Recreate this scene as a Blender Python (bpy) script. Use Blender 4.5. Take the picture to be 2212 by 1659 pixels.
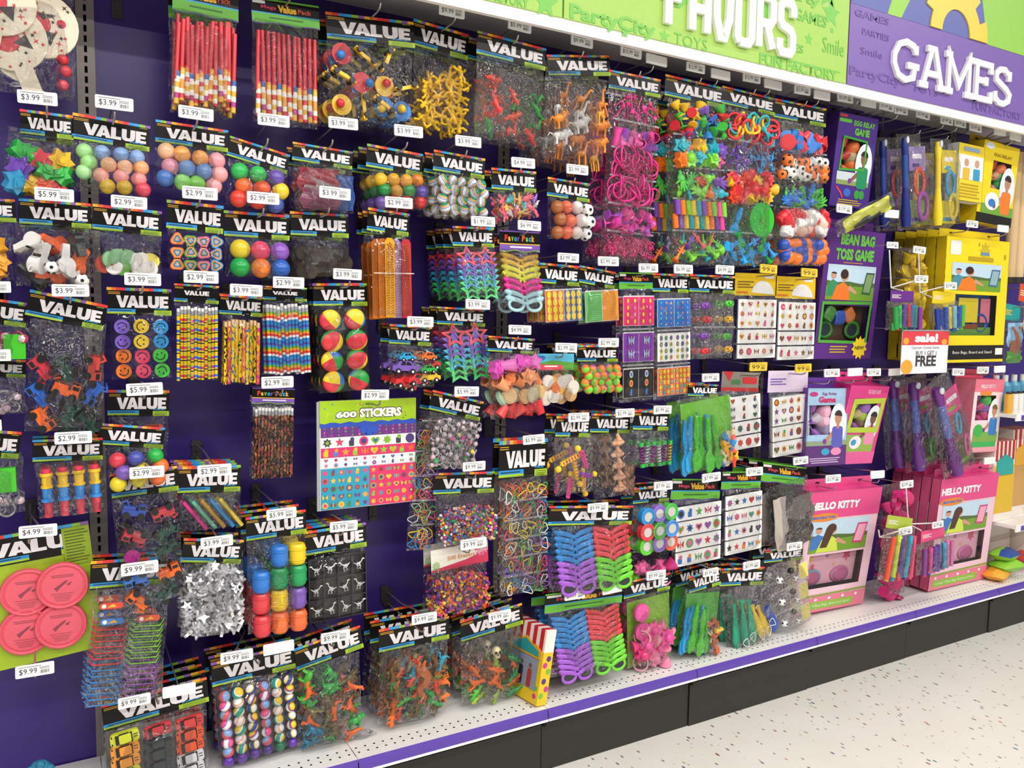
import bpy, math, random
from mathutils import Vector, Matrix, Euler

# ------------------------------------------------------------------ camera, world, lights, exposure
SC = bpy.context.scene
COL = SC.collection
for _o in list(bpy.data.objects):
    bpy.data.objects.remove(_o, do_unlink=True)
IMW, IMH, FPX = 2212.0, 1659.0, 1752.6
YAW, PITCH, ROLL = 0.5197, 0.0825, 0.0144
CAM = Vector((-0.1034, -2.3907, 1.4292))

def cam_axes():
    cy, sy, cp, sp = math.cos(YAW), math.sin(YAW), math.cos(PITCH), math.sin(PITCH)
    f = Vector((sy*cp, cy*cp, -sp)); r = Vector((cy, -sy, 0)); u = r.cross(f)
    cr, sr = math.cos(ROLL), math.sin(ROLL)
    return cr*r + sr*u, -sr*r + cr*u, f
CR, CU, CF = cam_axes()
cd = bpy.data.cameras.new('camera'); cam = bpy.data.objects.new('camera', cd); COL.objects.link(cam)
cd.sensor_width = 36.0; cd.lens = FPX*36.0/IMW; cd.clip_start = 0.05; cd.clip_end = 60
mw = Matrix.Identity(4)
for i in range(3):
    mw[i][0], mw[i][1], mw[i][2], mw[i][3] = CR[i], CU[i], -CF[i], CAM[i]
cam.matrix_world = mw
SC.camera = cam

W = bpy.data.worlds.new('store'); SC.world = W; W.use_nodes = True
bg = W.node_tree.nodes['Background']
bg.inputs[0].default_value = (0.93, 0.95, 1.0, 1); bg.inputs[1].default_value = 0.5

def area(name, loc, sx, sy, power, col=(1, .97, .93), rot=(0, 0, 0)):
    l = bpy.data.lights.new(name, 'AREA'); l.shape = 'RECTANGLE'; l.size = sx; l.size_y = sy
    l.energy = power; l.color = col
    o = bpy.data.objects.new(name, l); o.location = loc; o.rotation_euler = rot; COL.objects.link(o); return o
for _y, _p in ((-1.5, 36), (-3.2, 86), (-5.4, 120)):
    for _k in range(4):
        area('ceiling_strip_light', (-1.6+2.0*_k, _y, 3.5), 1.5, 0.14, _p)
SC.view_settings.view_transform = 'Standard'; SC.view_settings.look = 'None'
SC.view_settings.gamma = 1.0; SC.view_settings.use_curve_mapping = False
SC.view_settings.exposure = -0.95
SC.cycles.transparent_max_bounces = 32
SC.cycles.max_bounces = 6; SC.cycles.glossy_bounces = 3; SC.cycles.transmission_bounces = 3
SC.cycles.sample_clamp_indirect = 6; SC.cycles.caustics_reflective = False; SC.cycles.caustics_refractive = False

def at(x, y, Y):
    """point of the plane y=Y that the photograph shows at pixel (x, y)"""
    d = CR*((x-IMW/2)/FPX) - CU*((y-IMH/2)/FPX) + CF
    return CAM + d*((Y-CAM.y)/d.y)

# ------------------------------------------------------------------ materials
def lin(c):
    if isinstance(c, str):
        c = c.lstrip('#'); c = [int(c[i:i+2], 16)/255 for i in (0, 2, 4)]
    return tuple((v/12.92 if v <= .04045 else ((v+.055)/1.055)**2.4) for v in c[:3])
_mats = {}
def mat(c, rough=.42, metal=0.0, spec=.5, trans=0.0, bump=0.0, bscale=60, alpha=1.0):
    k = (c, rough, metal, spec, trans, bump, bscale, alpha)
    if k in _mats: return _mats[k]
    m = bpy.data.materials.new('surface'); m.use_nodes = True
    nt = m.node_tree; b = nt.nodes['Principled BSDF']
    l = lin(c)
    b.inputs['Base Color'].default_value = (*l, 1); b.inputs['Roughness'].default_value = rough
    b.inputs['Metallic'].default_value = metal; b.inputs['Specular IOR Level'].default_value = spec
    tc = nt.nodes.new('ShaderNodeTexCoord')
    n = nt.nodes.new('ShaderNodeTexNoise'); n.inputs['Scale'].default_value = bscale; n.inputs['Detail'].default_value = 2
    nt.links.new(tc.outputs['Object'], n.inputs['Vector'])
    hs = nt.nodes.new('ShaderNodeHueSaturation'); hs.inputs['Color'].default_value = (*l, 1)
    mr = nt.nodes.new('ShaderNodeMapRange'); mr.inputs[3].default_value = .93; mr.inputs[4].default_value = 1.07
    nt.links.new(n.outputs['Fac'], mr.inputs[0]); nt.links.new(mr.outputs[0], hs.inputs['Value'])
    nt.links.new(hs.outputs[0], b.inputs['Base Color'])
    if bump:
        bp = nt.nodes.new('ShaderNodeBump'); bp.inputs['Strength'].default_value = bump; bp.inputs['Distance'].default_value = .004
        nt.links.new(n.outputs['Fac'], bp.inputs['Height']); nt.links.new(bp.outputs[0], b.inputs['Normal'])
    if alpha < 1: b.inputs['Alpha'].default_value = alpha
    _mats[k] = m; return m
def toy(c): return mat(c, .3)                       # moulded plastic
def ink(c): return mat(c, .45)                      # print on card
def clear(c, a=.55): return mat(c, .2, alpha=a)     # tinted see-through plastic
def shiny(c): return mat(c, .18, metal=.95, bump=.5, bscale=90)
def film_mat(kind):
    k = ('film', kind)
    if k in _mats: return _mats[k]
    bs, sc, stretch, haze, gl = {'bag': (1.0, 22, .7, .0, 1.15), 'crinkle': (1.0, 30, .6, .0, 1.4), 'tight': (.8, 14, .8, .0, .9), 'box': (.15, 8, 1, .0, .7), 'foil': (1.0, 46, .8, .0, 2.0)}[kind]
    m = bpy.data.materials.new('clear_film'); m.use_nodes = True; nt = m.node_tree; nd = nt.nodes; ln = nt.links
    nd.clear(); out = nd.new('ShaderNodeOutputMaterial')
    tc = nd.new('ShaderNodeTexCoord'); oi = nd.new('ShaderNodeObjectInfo')
    ad = nd.new('ShaderNodeVectorMath'); ad.operation = 'ADD'
    ml = nd.new('ShaderNodeMath'); ml.operation = 'MULTIPLY'; ml.inputs[1].default_value = 37.0
    cb = nd.new('ShaderNodeCombineXYZ')
    ln.new(oi.outputs['Random'], ml.inputs[0]); ln.new(ml.outputs[0], cb.inputs[0]); ln.new(ml.outputs[0], cb.inputs[1])
    mp = nd.new('ShaderNodeMapping'); mp.inputs['Scale'].default_value = (1, 1, stretch)
    ln.new(tc.outputs['Object'], mp.inputs[0]); ln.new(mp.outputs[0], ad.inputs[0]); ln.new(cb.outputs[0], ad.inputs[1])
    n = nd.new('ShaderNodeTexNoise'); n.inputs['Scale'].default_value = sc; n.inputs['Detail'].default_value = 2.5; n.inputs['Distortion'].default_value = 1.6
    ln.new(ad.outputs[0], n.inputs['Vector'])
    bp = nd.new('ShaderNodeBump'); bp.inputs['Strength'].default_value = bs; bp.inputs['Distance'].default_value = {'bag': .034, 'crinkle': .036, 'foil': .036, 'tight': .016}.get(kind, .012)
    ln.new(n.outputs['Fac'], bp.inputs['Height'])
    tr = nd.new('ShaderNodeBsdfTransparent'); tr.inputs[0].default_value = (.96, .96, .97, 1)
    gs = nd.new('ShaderNodeBsdfGlossy'); gs.inputs['Roughness'].default_value = .05; ln.new(bp.outputs[0], gs.inputs['Normal'])
    fr = nd.new('ShaderNodeFresnel'); fr.inputs[0].default_value = 1.5; ln.new(bp.outputs[0], fr.inputs['Normal'])
    m2 = nd.new('ShaderNodeMath'); m2.operation = 'MULTIPLY'; m2.inputs[1].default_value = gl; m2.use_clamp = True; ln.new(fr.outputs[0], m2.inputs[0])
    mn = nd.new('ShaderNodeMath'); mn.operation = 'MINIMUM'; mn.inputs[1].default_value = .4; ln.new(m2.outputs[0], mn.inputs[0])
    mx = nd.new('ShaderNodeMixShader'); ln.new(mn.outputs[0], mx.inputs[0]); ln.new(tr.outputs[0], mx.inputs[1]); ln.new(gs.outputs[0], mx.inputs[2])
    df = nd.new('ShaderNodeBsdfDiffuse'); df.inputs[0].default_value = (.9, .9, .92, 1)
    m3 = nd.new('ShaderNodeMixShader'); m3.inputs[0].default_value = haze; ln.new(mx.outputs[0], m3.inputs[1]); ln.new(df.outputs[0], m3.inputs[2])
    ln.new(m3.outputs[0], out.inputs[0]); _mats[k] = m; return m
def pattern(kind, cols, scale=1.0, an=(1, 1, 1)):
    """printed or marbled colour patterns; every object takes its own turn of the pattern"""
    k = ('pat', kind, tuple(cols), scale, an)
    if k in _mats: return _mats[k]
    m = bpy.data.materials.new('patterned_surface'); m.use_nodes = True; nt = m.node_tree; nd = nt.nodes; ln = nt.links
    b = nd['Principled BSDF']; b.inputs['Roughness'].default_value = .28
    tc = nd.new('ShaderNodeTexCoord'); oi = nd.new('ShaderNodeObjectInfo')
    ml = nd.new('ShaderNodeMath'); ml.operation = 'MULTIPLY'; ml.inputs[1].default_value = 6.28
    ln.new(oi.outputs['Random'], ml.inputs[0])
    vr = nd.new('ShaderNodeVectorRotate'); vr.inputs['Axis'].default_value = (.5, .7, .5)
    mp = nd.new('ShaderNodeMapping'); mp.inputs['Scale'].default_value = an; ln.new(tc.outputs['Object'], mp.inputs[0]); ln.new(mp.outputs[0], vr.inputs['Vector'])
    if kind in ('swirl', 'wedge', 'camo'): ln.new(ml.outputs[0], vr.inputs['Angle'])
    rp = nd.new('ShaderNodeValToRGB'); rp.color_ramp.interpolation = 'CONSTANT'
    el = rp.color_ramp.elements; nC = len(cols)
    el[0].position = 0; el[0].color = (*lin(cols[0]), 1); el[1].position = 1/nC; el[1].color = (*lin(cols[1 % nC]), 1)
    for i in range(2, nC): e = el.new(i/nC); e.color = (*lin(cols[i]), 1)
    if kind == 'swirl':
        w = nd.new('ShaderNodeTexWave'); w.inputs['Scale'].default_value = scale; w.inputs['Distortion'].default_value = 5; w.inputs['Detail'].default_value = 1
        ln.new(vr.outputs[0], w.inputs['Vector']); ln.new(w.outputs['Fac'], rp.inputs[0])
    elif kind == 'stripes':
        w = nd.new('ShaderNodeTexWave'); w.bands_direction = 'Z'; w.wave_profile = 'SAW'; w.inputs['Scale'].default_value = scale
        ln.new(vr.outputs[0], w.inputs['Vector']); ln.new(w.outputs['Fac'], rp.inputs[0])
    elif kind == 'wedge':
        g = nd.new('ShaderNodeTexGradient'); g.gradient_type = 'RADIAL'; ln.new(vr.outputs[0], g.inputs[0]); ln.new(g.outputs['Fac'], rp.inputs[0])
    else:
        v = nd.new('ShaderNodeTexVoronoi'); v.inputs['Scale'].default_value = scale; ln.new(vr.outputs[0], v.inputs['Vector'])
        sp = nd.new('ShaderNodeSeparateColor'); ln.new(v.outputs['Color'], sp.inputs[0]); ln.new(sp.outputs[0], rp.inputs[0])
    ln.new(rp.outputs[0], b.inputs['Base Color']); _mats[k] = m; return m

# ------------------------------------------------------------------ mesh builder (x right, y away from the viewer, z up)
class MB:
    def __init__(s): s.v = []; s.f = []; s.m = []; s.sm = []; s.X = Matrix.Identity(4)
    def add(s, vs, fs, mi=0, smooth=False):
        o = len(s.v); X = s.X
        s.v += [tuple(X @ Vector(v)) for v in vs]
        for f in fs: s.f.append([i+o for i in f]); s.m.append(mi); s.sm.append(smooth)
        return s
    def box(s, c, d, mi=0):
        x, y, z = d[0]/2, d[1]/2, d[2]/2
        vs = [(c[0]+a*x, c[1]+b*y, c[2]+e*z) for a in (-1, 1) for b in (-1, 1) for e in (-1, 1)]
        return s.add(vs, [(0, 1, 3, 2), (4, 6, 7, 5), (0, 4, 5, 1), (2, 3, 7, 6), (0, 2, 6, 4), (1, 5, 7, 3)], mi)
    def prism(s, pts, y0, y1, mi=0, side=None):
        n = len(pts)
        a = sum(pts[i][0]*pts[(i+1) % n][1]-pts[(i+1) % n][0]*pts[i][1] for i in range(n))
        if a < 0: pts = pts[::-1]
        vs = [(p[0], y0, p[1]) for p in pts]+[(p[0], y1, p[1]) for p in pts]
        s.add(vs, [tuple(range(n)), tuple(range(2*n-1, n-1, -1))], mi)
        return s.add(vs, [(i, i+n, (i+1) % n+n, (i+1) % n) for i in range(n)], mi if side is None else side)
    def flat(s, pts, y=0.0, mi=0):
        n = len(pts)
        a = sum(pts[i][0]*pts[(i+1) % n][1]-pts[(i+1) % n][0]*pts[i][1] for i in range(n))
        if a < 0: pts = pts[::-1]
        return s.add([(p[0], y, p[1]) for p in pts], [tuple(range(n))], mi)
    def rect(s, x0, x1, z0, z1, y=0.0, mi=0): return s.flat([(x0, z0), (x1, z0), (x1, z1), (x0, z1)], y, mi)
    def cyl(s, p, q, r0, r1=None, n=10, mi=0, caps=True, smooth=True):
        r1 = r0 if r1 is None else r1
        p, q = Vector(p), Vector(q); d = (q-p).normalized()
        a = d.orthogonal().normalized(); b = d.cross(a)
        vs = []
        for c, r in ((p, r0), (q, r1)):
            vs += [c+a*(r*math.cos(6.28319*i/n))+b*(r*math.sin(6.28319*i/n)) for i in range(n)]
        s.add(vs, [(i, (i+1) % n, (i+1) % n+n, i+n) for i in range(n)], mi, smooth)
        if caps: s.add(vs, [tuple(range(n-1, -1, -1)), tuple(range(n, 2*n))], mi)
        return s
    def sph(s, c, r, n=12, k=8, mi=0):
        if not isinstance(r, tuple): r = (r, r, r)
        vs = [(c[0], c[1], c[2]+r[2])]
        for j in range(1, k):
            t = math.pi*j/k
            vs += [(c[0]+r[0]*math.sin(t)*math.cos(6.28319*i/n), c[1]+r[1]*math.sin(t)*math.sin(6.28319*i/n), c[2]+r[2]*math.cos(t)) for i in range(n)]
        vs.append((c[0], c[1], c[2]-r[2])); L = len(vs)-1; fs = []
        for i in range(n):
            j = (i+1) % n
            fs.append((0, 1+i, 1+j)); fs.append((L, L-n+j, L-n+i))
            for q in range(k-2): fs.append((1+q*n+i, 1+(q+1)*n+i, 1+(q+1)*n+j, 1+q*n+j))
        return s.add(vs, fs, mi, True)
    def tube(s, pts, r, n=6, mi=0, closed=False):
        P = [Vector(p) for p in pts]; L = len(P); rs = r if isinstance(r, (list, tuple)) else [r]*L; vs = []
        up = None
        for i in range(L):
            d = (P[(i+1) % L]-P[i-1]) if closed else (P[min(i+1, L-1)]-P[max(i-1, 0)])
            d.normalize()
            a = d.orthogonal().normalized() if up is None else (up-d*up.dot(d)).normalized()
            up = a; b = d.cross(a)
            vs += [P[i]+a*(rs[i]*math.cos(6.28319*j/n))+b*(rs[i]*math.sin(6.28319*j/n)) for j in range(n)]
        fs = []
        for i in range(L if closed else L-1):
            k = (i+1) % L
            fs += [(i*n+j, i*n+(j+1) % n, k*n+(j+1) % n, k*n+j) for j in range(n)]
        s.add(vs, fs, mi, True)
        if not closed: s.add(vs, [tuple(range(n-1, -1, -1)), tuple(range((L-1)*n, L*n))], mi)
        return s
    def ring(s, c, R, r, n=16, k=6, mi=0, sz=1.0):
        return s.tube([(c[0]+R*math.cos(6.28319*i/n), c[1], c[2]+sz*R*math.sin(6.28319*i/n)) for i in range(n)], r, k, mi, True)
    def ribbon(s, pts, w, y0, y1, mi=0, closed=False):
        """stroke of width w along a polyline in the xz plane with mitred corners"""
        P = [Vector((p[0], p[1])) for p in pts]; L = len(P); A = []; B = []
        for i in range(L):
            d0 = (P[i]-P[i-1]) if (i > 0 or closed) else (P[1]-P[0])
            d1 = (P[(i+1) % L]-P[i]) if (i < L-1 or closed) else d0
            d0 = d0.normalized(); d1 = d1.normalized()
            n0 = Vector((-d0.y, d0.x)); n1 = Vector((-d1.y, d1.x)); t = (n0+n1)
            t = t.normalized() if t.length > 1e-6 else n0
            q = w/2/max(.35, t.dot(n0)); A.append(P[i]+t*q); B.append(P[i]-t*q)
        s.rb = getattr(s, 'rb', 0)+1; y0 -= .00025*s.rb
        for i in range(L if closed else L-1):
            k = (i+1) % L
            s.prism([tuple(A[i]), tuple(A[k]), tuple(B[k]), tuple(B[i])], y0-.00009*(i % 3), y1, mi)
        return s
    def mesh(s, name, mats):
        me = bpy.data.meshes.new(name); me.from_pydata(s.v, [], s.f)
        for m in (mats if isinstance(mats, (list, tuple)) else [mats]): me.materials.append(m)
        me.polygons.foreach_set('material_index', s.m); me.polygons.foreach_set('use_smooth', s.sm); me.update()
        return me

def circ(cx, cz, rx, rz=None, n=20, a0=0.0, a1=6.28319):
    rz = rx if rz is None else rz
    return [(cx+rx*math.cos(a0+(a1-a0)*i/n), cz+rz*math.sin(a0+(a1-a0)*i/n)) for i in range(n)]
def rrect(x0, x1, z0, z1, r, n=4):
    o = []
    for cx, cz, a in ((x1-r, z1-r, 0), (x0+r, z1-r, 1.5708), (x0+r, z0+r, 3.14159), (x1-r, z0+r, 4.71239)):
        o += [(cx+r*math.cos(a+1.5708*i/n), cz+r*math.sin(a+1.5708*i/n)) for i in range(n+1)]
    return o
def starp(cx, cz, R, r, n=5, a=1.5708):
    return [(cx+(R if i % 2 == 0 else r)*math.cos(a+math.pi*i/n), cz+(R if i % 2 == 0 else r)*math.sin(a+math.pi*i/n)) for i in range(2*n)]
def heartp(cx, cz, s):
    o = []
    for i in range(16):
        t = 6.28319*i/16
        o.append((cx+s*.06*16*math.sin(t)**3, cz+s*.06*(13*math.cos(t)-5*math.cos(2*t)-2*math.cos(3*t)-math.cos(4*t))))
    return o

# ------------------------------------------------------------------ objects
def obj(name, mesh, parent=None, M=None, m=None):
    o = bpy.data.objects.new(name, mesh); COL.objects.link(o)
    if parent is not None: o.parent = parent
    if M is not None: o.matrix_basis = M
    if m is not None:
        o.material_slots[0].link = 'OBJECT'; o.material_slots[0].material = m
    return o
def thing(name, label, cat, M=None, group=None):
    o = bpy.data.objects.new(name, None); o.empty_display_size = .02; COL.objects.link(o)
    if M is not None: o.matrix_basis = M
    return tag(o, label, cat, group)
LABELS = {}
def tag(o, label, cat, group=None):
    o['label'] = label; o['category'] = cat
    if group: o['group'] = group
    LABELS.setdefault(label, []).append(o)
    return o
def struct(name, mb, mats, label=None):
    o = obj(name, mb.mesh(name, mats)); o['kind'] = 'structure'
    if label: o['label'] = label
    return o
def copy_tree(o, parent=None):
    c = o.copy(); COL.objects.link(c); c.parent = parent
    for ch in list(o.children):
        copy_tree(ch, c)
    return c
def T(x, y, z): return Matrix.Translation((x, y, z))
def RX(a): return Matrix.Rotation(a, 4, 'X')
def RY(a): return Matrix.Rotation(a, 4, 'Y')
def RZ(a): return Matrix.Rotation(a, 4, 'Z')
def S(a, b=None, c=None): return Matrix.Diagonal((a, a if b is None else b, a if c is None else c, 1))
_txt = {}
def text_mesh(s, bold=0.0, m=None, ext=0.0, shear=0.0):
    """one line of type, cap height about 0.7, left edge at x=0, in the xz plane, facing -y; returns mesh, width"""
    k = (s, bold, m.name if m else None, ext, shear)
    if k in _txt: return _txt[k]
    cu = bpy.data.curves.new('type', 'FONT'); cu.body = s; cu.size = 1; cu.offset = bold; cu.extrude = ext; cu.shear = shear; cu.resolution_u = 2
    ob = bpy.data.objects.new('type', cu)
    me = bpy.data.meshes.new_from_object(ob)
    bpy.data.objects.remove(ob); bpy.data.curves.remove(cu)
    me.transform(RX(math.pi/2))
    xs = [v.co.x for v in me.vertices] or [0, 1]; zs = [v.co.z for v in me.vertices] or [0, 1]
    x0, x1 = min(xs), max(xs); me.transform(T(-x0, 0, -min(zs)))
    me.materials.clear(); me.materials.append(m or ink('#111111'))
    _txt[k] = (me, x1-x0, max(zs)-min(zs)); return _txt[k]
def fit_text(name, s, parent, M, x0, x1, z0, z1, m, bold=0.0, y=-.0006, ext=0.0, shear=0.0):
    """type set into the box x0..x1, z0..z1 of the frame M"""
    me, w, h = text_mesh(s, bold, m, ext, shear)
    return obj(name, me, parent, M @ T(x0, y, z0) @ S((x1-x0)/w, 1, (z1-z0)/h))
# ------------------------------------------------------------------ the setting
random.seed(7)
INCH = .0254; BAY = 1.2192; DECK = .6096
LIPY, LIPZ, KICKY = -.3474, .2217, -.318
XL, XR = -BAY, 4*BAY

def floor_mat():
    m = bpy.data.materials.new('speckled_vinyl'); m.use_nodes = True; nt = m.node_tree; nd = nt.nodes; ln = nt.links
    b = nd['Principled BSDF']; b.inputs['Roughness'].default_value = .32
    tc = nd.new('ShaderNodeTexCoord')
    n0 = nd.new('ShaderNodeTexNoise'); n0.inputs['Scale'].default_value = 5; ln.new(tc.outputs['Object'], n0.inputs['Vector'])
    r0 = nd.new('ShaderNodeValToRGB'); r0.color_ramp.elements[0].color = (*lin('#dcd8cc'), 1); r0.color_ramp.elements[1].color = (*lin('#e6e3d9'), 1)
    ln.new(n0.outputs['Fac'], r0.inputs[0]); cur = r0.outputs[0]
    for j, (cols, sc, ang, thr) in enumerate(((('#5c6478', '#9a5b50', '#75786f', '#56708a'), 34, .5, .12), (('#b8714f', '#6a6a72', '#a89f7a', '#8a5050'), 27, -.9, .10), (('#7b7f86', '#4e5c86', '#b4a684', '#905a50'), 43, 1.2, .13))):
        mp = nd.new('ShaderNodeMapping'); mp.inputs['Rotation'].default_value = (0, 0, ang); mp.inputs['Scale'].default_value = (1, .42, 1); mp.inputs['Location'].default_value = (j*3.1, j*1.7, 0)
        ln.new(tc.outputs['Object'], mp.inputs[0])
        v = nd.new('ShaderNodeTexVoronoi'); v.voronoi_dimensions = '2D'; v.inputs['Scale'].default_value = sc; ln.new(mp.outputs[0], v.inputs['Vector'])
        wn = nd.new('ShaderNodeSeparateColor'); ln.new(v.outputs['Color'], wn.inputs[0])
        # only some cells carry a fleck, and flecks differ in size
        th = nd.new('ShaderNodeMapRange'); th.inputs[1].default_value = .68; th.inputs[2].default_value = 1.0; th.inputs[3].default_value = 0; th.inputs[4].default_value = thr*1.15
        ln.new(wn.outputs[0], th.inputs[0])
        lt = nd.new('ShaderNodeMath'); lt.operation = 'LESS_THAN'; ln.new(v.outputs['Distance'], lt.inputs[0]); ln.new(th.outputs[0], lt.inputs[1])
        cr = nd.new('ShaderNodeValToRGB'); cr.color_ramp.interpolation = 'CONSTANT'; el = cr.color_ramp.elements
        el[0].color = (*lin(cols[0]), 1); el[1].position = .25; el[1].color = (*lin(cols[1]), 1)
        e = el.new(.5); e.color = (*lin(cols[2]), 1); e = el.new(.75); e.color = (*lin(cols[3]), 1)
        ln.new(wn.outputs[1], cr.inputs[0])
        mx = nd.new('ShaderNodeMix'); mx.data_type = 'RGBA'; ln.new(lt.outputs[0], mx.inputs[0]); ln.new(cur, mx.inputs[6]); ln.new(cr.outputs[0], mx.inputs[7]); cur = mx.outputs[2]
    ln.new(cur, b.inputs['Base Color']); return m
mb = MB(); mb.box((2.0, -3.0, -.02), (9.5, 7.0, .04)); struct('floor', mb, floor_mat(), 'off-white vinyl floor with small coloured flecks')

M_PURPLE = mat('#3c2878', .33, bump=.12, bscale=6, spec=.4)
M_STEEL = mat('#8a817c', .45, metal=.25)
M_DARK = mat('#0a0a0c', .8)
M_BLACK = mat('#262420', .5, bump=.15, bscale=300)
M_WHITE = mat('#e9e7e2', .4)
M_RAIL = mat('#5b3fa2', .35)
def wall_panel(x0, x1):
    mb = MB(); mb.box(((x0+x1)/2, .012, 1.27), (x1-x0, .02, 2.15)); return struct('wall_back', mb, M_PURPLE, 'dark purple back panel of the display wall')
for k in range(-1, 4): wall_panel(k*BAY+.021, (k+1)*BAY-.021)
wall_panel(-BAY*1.6, -BAY-.021)
# slotted uprights: real slots with a dark channel behind
up = MB(); hw, sw, pit = .021, .0035, INCH
up.box((-(hw+sw)/2, -.001, 1.27), (hw-sw, .006, 2.15)); up.box(((hw+sw)/2, -.001, 1.27), (hw-sw, .006, 2.15))
z = .20
while z < 2.33: up.box((0, -.001, z), (2*sw, .006, .0085)); z += pit
up.box((0, .018, 1.27), (2*hw, .004, 2.15), 1)
upm = up.mesh('upright', [M_STEEL, M_DARK])
for k in range(-1, 5):
    o = obj('trim_upright', upm, M=T(k*BAY, 0, 0)); o['kind'] = 'structure'; o['label'] = 'slotted grey steel upright between purple back panels'

# base decks: each 2-foot deck carries two rows of punched holes, a purple price rail and a black kick plate
def deck_mesh():
    mb = MB(); w = DECK-.002; n = 23; cell = w/n; hr = .0036
    y_rows = [LIPY+.030, LIPY+.030+INCH]
    def slab(y0, y1): mb.box((0, (y0+y1)/2, LIPZ-.006), (w, y1-y0, .012))
    slab(LIPY, y_rows[0]-cell/2); slab(y_rows[1]+cell/2, -.004)
    if y_rows[1]-y_rows[0]-cell > 1e-4: slab(y_rows[0]+cell/2, y_rows[1]-cell/2)
    for yr in y_rows:
        for i in range(n):
            cx = -w/2+cell*(i+.5); h = cell/2
            sq = [(h, 0), (h, h), (0, h), (-h, h), (-h, 0), (-h, -h), (0, -h), (h, -h)]
            vs = [(cx+a, yr+b, LIPZ) for a, b in sq]+[(cx+hr*math.cos(.7854*k), yr+hr*math.sin(.7854*k), LIPZ) for k in range(8)]
            vs += [(x, y, zz-.012) for x, y, zz in vs[8:]]
            mb.add(vs, [(k, (k+1) % 8, 8+(k+1) % 8, 8+k) for k in range(8)])
            mb.add(vs, [(8+k, 8+(k+1) % 8, 16+(k+1) % 8, 16+k) for k in range(8)], 1)
    mb.box((0, (y_rows[0]+y_rows[1])/2, LIPZ-.016), (w, .08, .004), 1)
    return mb.mesh('deck', [M_WHITE, M_DARK])
dm = deck_mesh()
rm = MB(); rm.prism([(LIPY-.004, LIPZ-.003), (LIPY-.009, LIPZ-.018), (LIPY-.011, LIPZ-.033), (LIPY+.0, LIPZ-.033), (LIPY+.0, LIPZ-.003)], 0, 1)
def along_x(pts, x0, x1):      # profile in (y,z) swept along x
    m = MB(); n = len(pts)
    vs = [(x0, p[0], p[1]) for p in pts]+[(x1, p[0], p[1]) for p in pts]
    m.add(vs, [tuple(range(n-1, -1, -1)), tuple(range(n, 2*n))]+[(i, (i+1) % n, (i+1) % n+n, i+n) for i in range(n)]); return m
hw2 = DECK/2-.0015
rail = along_x([(LIPY-.003, LIPZ-.002), (LIPY-.008, LIPZ-.014), (LIPY-.010, LIPZ-.031), (LIPY, LIPZ-.031), (LIPY, LIPZ-.002)], -hw2, hw2).mesh('price_rail', M_RAIL)
edge = along_x([(LIPY-.012, LIPZ-.031), (LIPY-.014, LIPZ-.0365), (LIPY, LIPZ-.0365), (LIPY, LIPZ-.031)], -hw2, hw2).mesh('white_lip', mat('#f3f0f5', .4))
kick = along_x([(KICKY, 0), (KICKY, .155), (KICKY+.012, .163), (KICKY+.02, .163), (KICKY+.02, 0)], -DECK/2+.002, DECK/2-.002).mesh('kick_plate', M_BLACK)
clip = MB(); clip.box((0, KICKY-.004, .166), (.008, .012, .03)); clip.cyl((.011, KICKY-.006, .175), (.012, KICKY+.01, .175), .007, n=8)
clipm = clip.mesh('kick_clip', M_DARK)
rec = MB(); rec.box((0, KICKY+.03, .18), (DECK, .01, .06)); recm = rec.mesh('shadow_gap_panel', M_DARK)  # black strip added behind the kick plate as painted shade for the gap
S0 = .5976
ON = {-2: 'under the flying disc card', -1: 'under the bounce ball pack', 0: 'under the reptile bags', 1: 'under the lower sunglasses pack', 2: 'under the balloon and glider bags', 3: 'under the single pink box', 4: 'under the row of pink boxes', 5: 'under the pillow bags', 6: 'past the pillow bags'}
for k in range(-2, 7):
    x = S0+(k+.5)*DECK; jit = (0, .004, -.003, .002, .005, -.002)[k % 6]
    t = thing('base_shelf', 'white base shelf with purple rail and black kick plate '+ON[k], 'shelf', T(x, 0, 0), 'base shelf sections along the floor')
    obj('deck', dm, t); obj('price_rail', rail, t, T(0, 0, 0)); obj('white_lip', edge, t); obj('kick_plate', kick, t, T(0, jit*.6, 0)); obj('kick_clip', clipm, t, T(-DECK/2+.008, 0, 0)); obj('gap_shade_panel', recm, t)

# canopy: grey underside and white fascia carrying the signs
CYZ = 2.335; FY = -.352; FZ0 = 2.254
M_UNDER = mat('#d6d2ce', .5)
mb = MB()
for k in range(-2, 4): mb.box(((k+.5)*BAY, FY/2, CYZ+.01), (BAY-.003, -FY-.01, .02))
struct('ceiling', mb, M_UNDER, 'grey metal underside of the canopy above the hooks')
mb = MB(); mb.box((BAY, FY, FZ0+.017), (6*BAY, .016, .034)); mb.box((BAY, FY+.012, FZ0+.05), (6*BAY, .004, .08), 1); struct('trim_1', mb, [mat('#f1eeea', .4), M_UNDER], 'white fascia strip under the signs')
mb = MB(); mb.box((BAY, -.2, 2.9), (6*BAY, .02, 1.1)); struct('wall_upper', mb, mat('#d9d4cc', .6), 'pale wall above the canopy')

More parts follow.
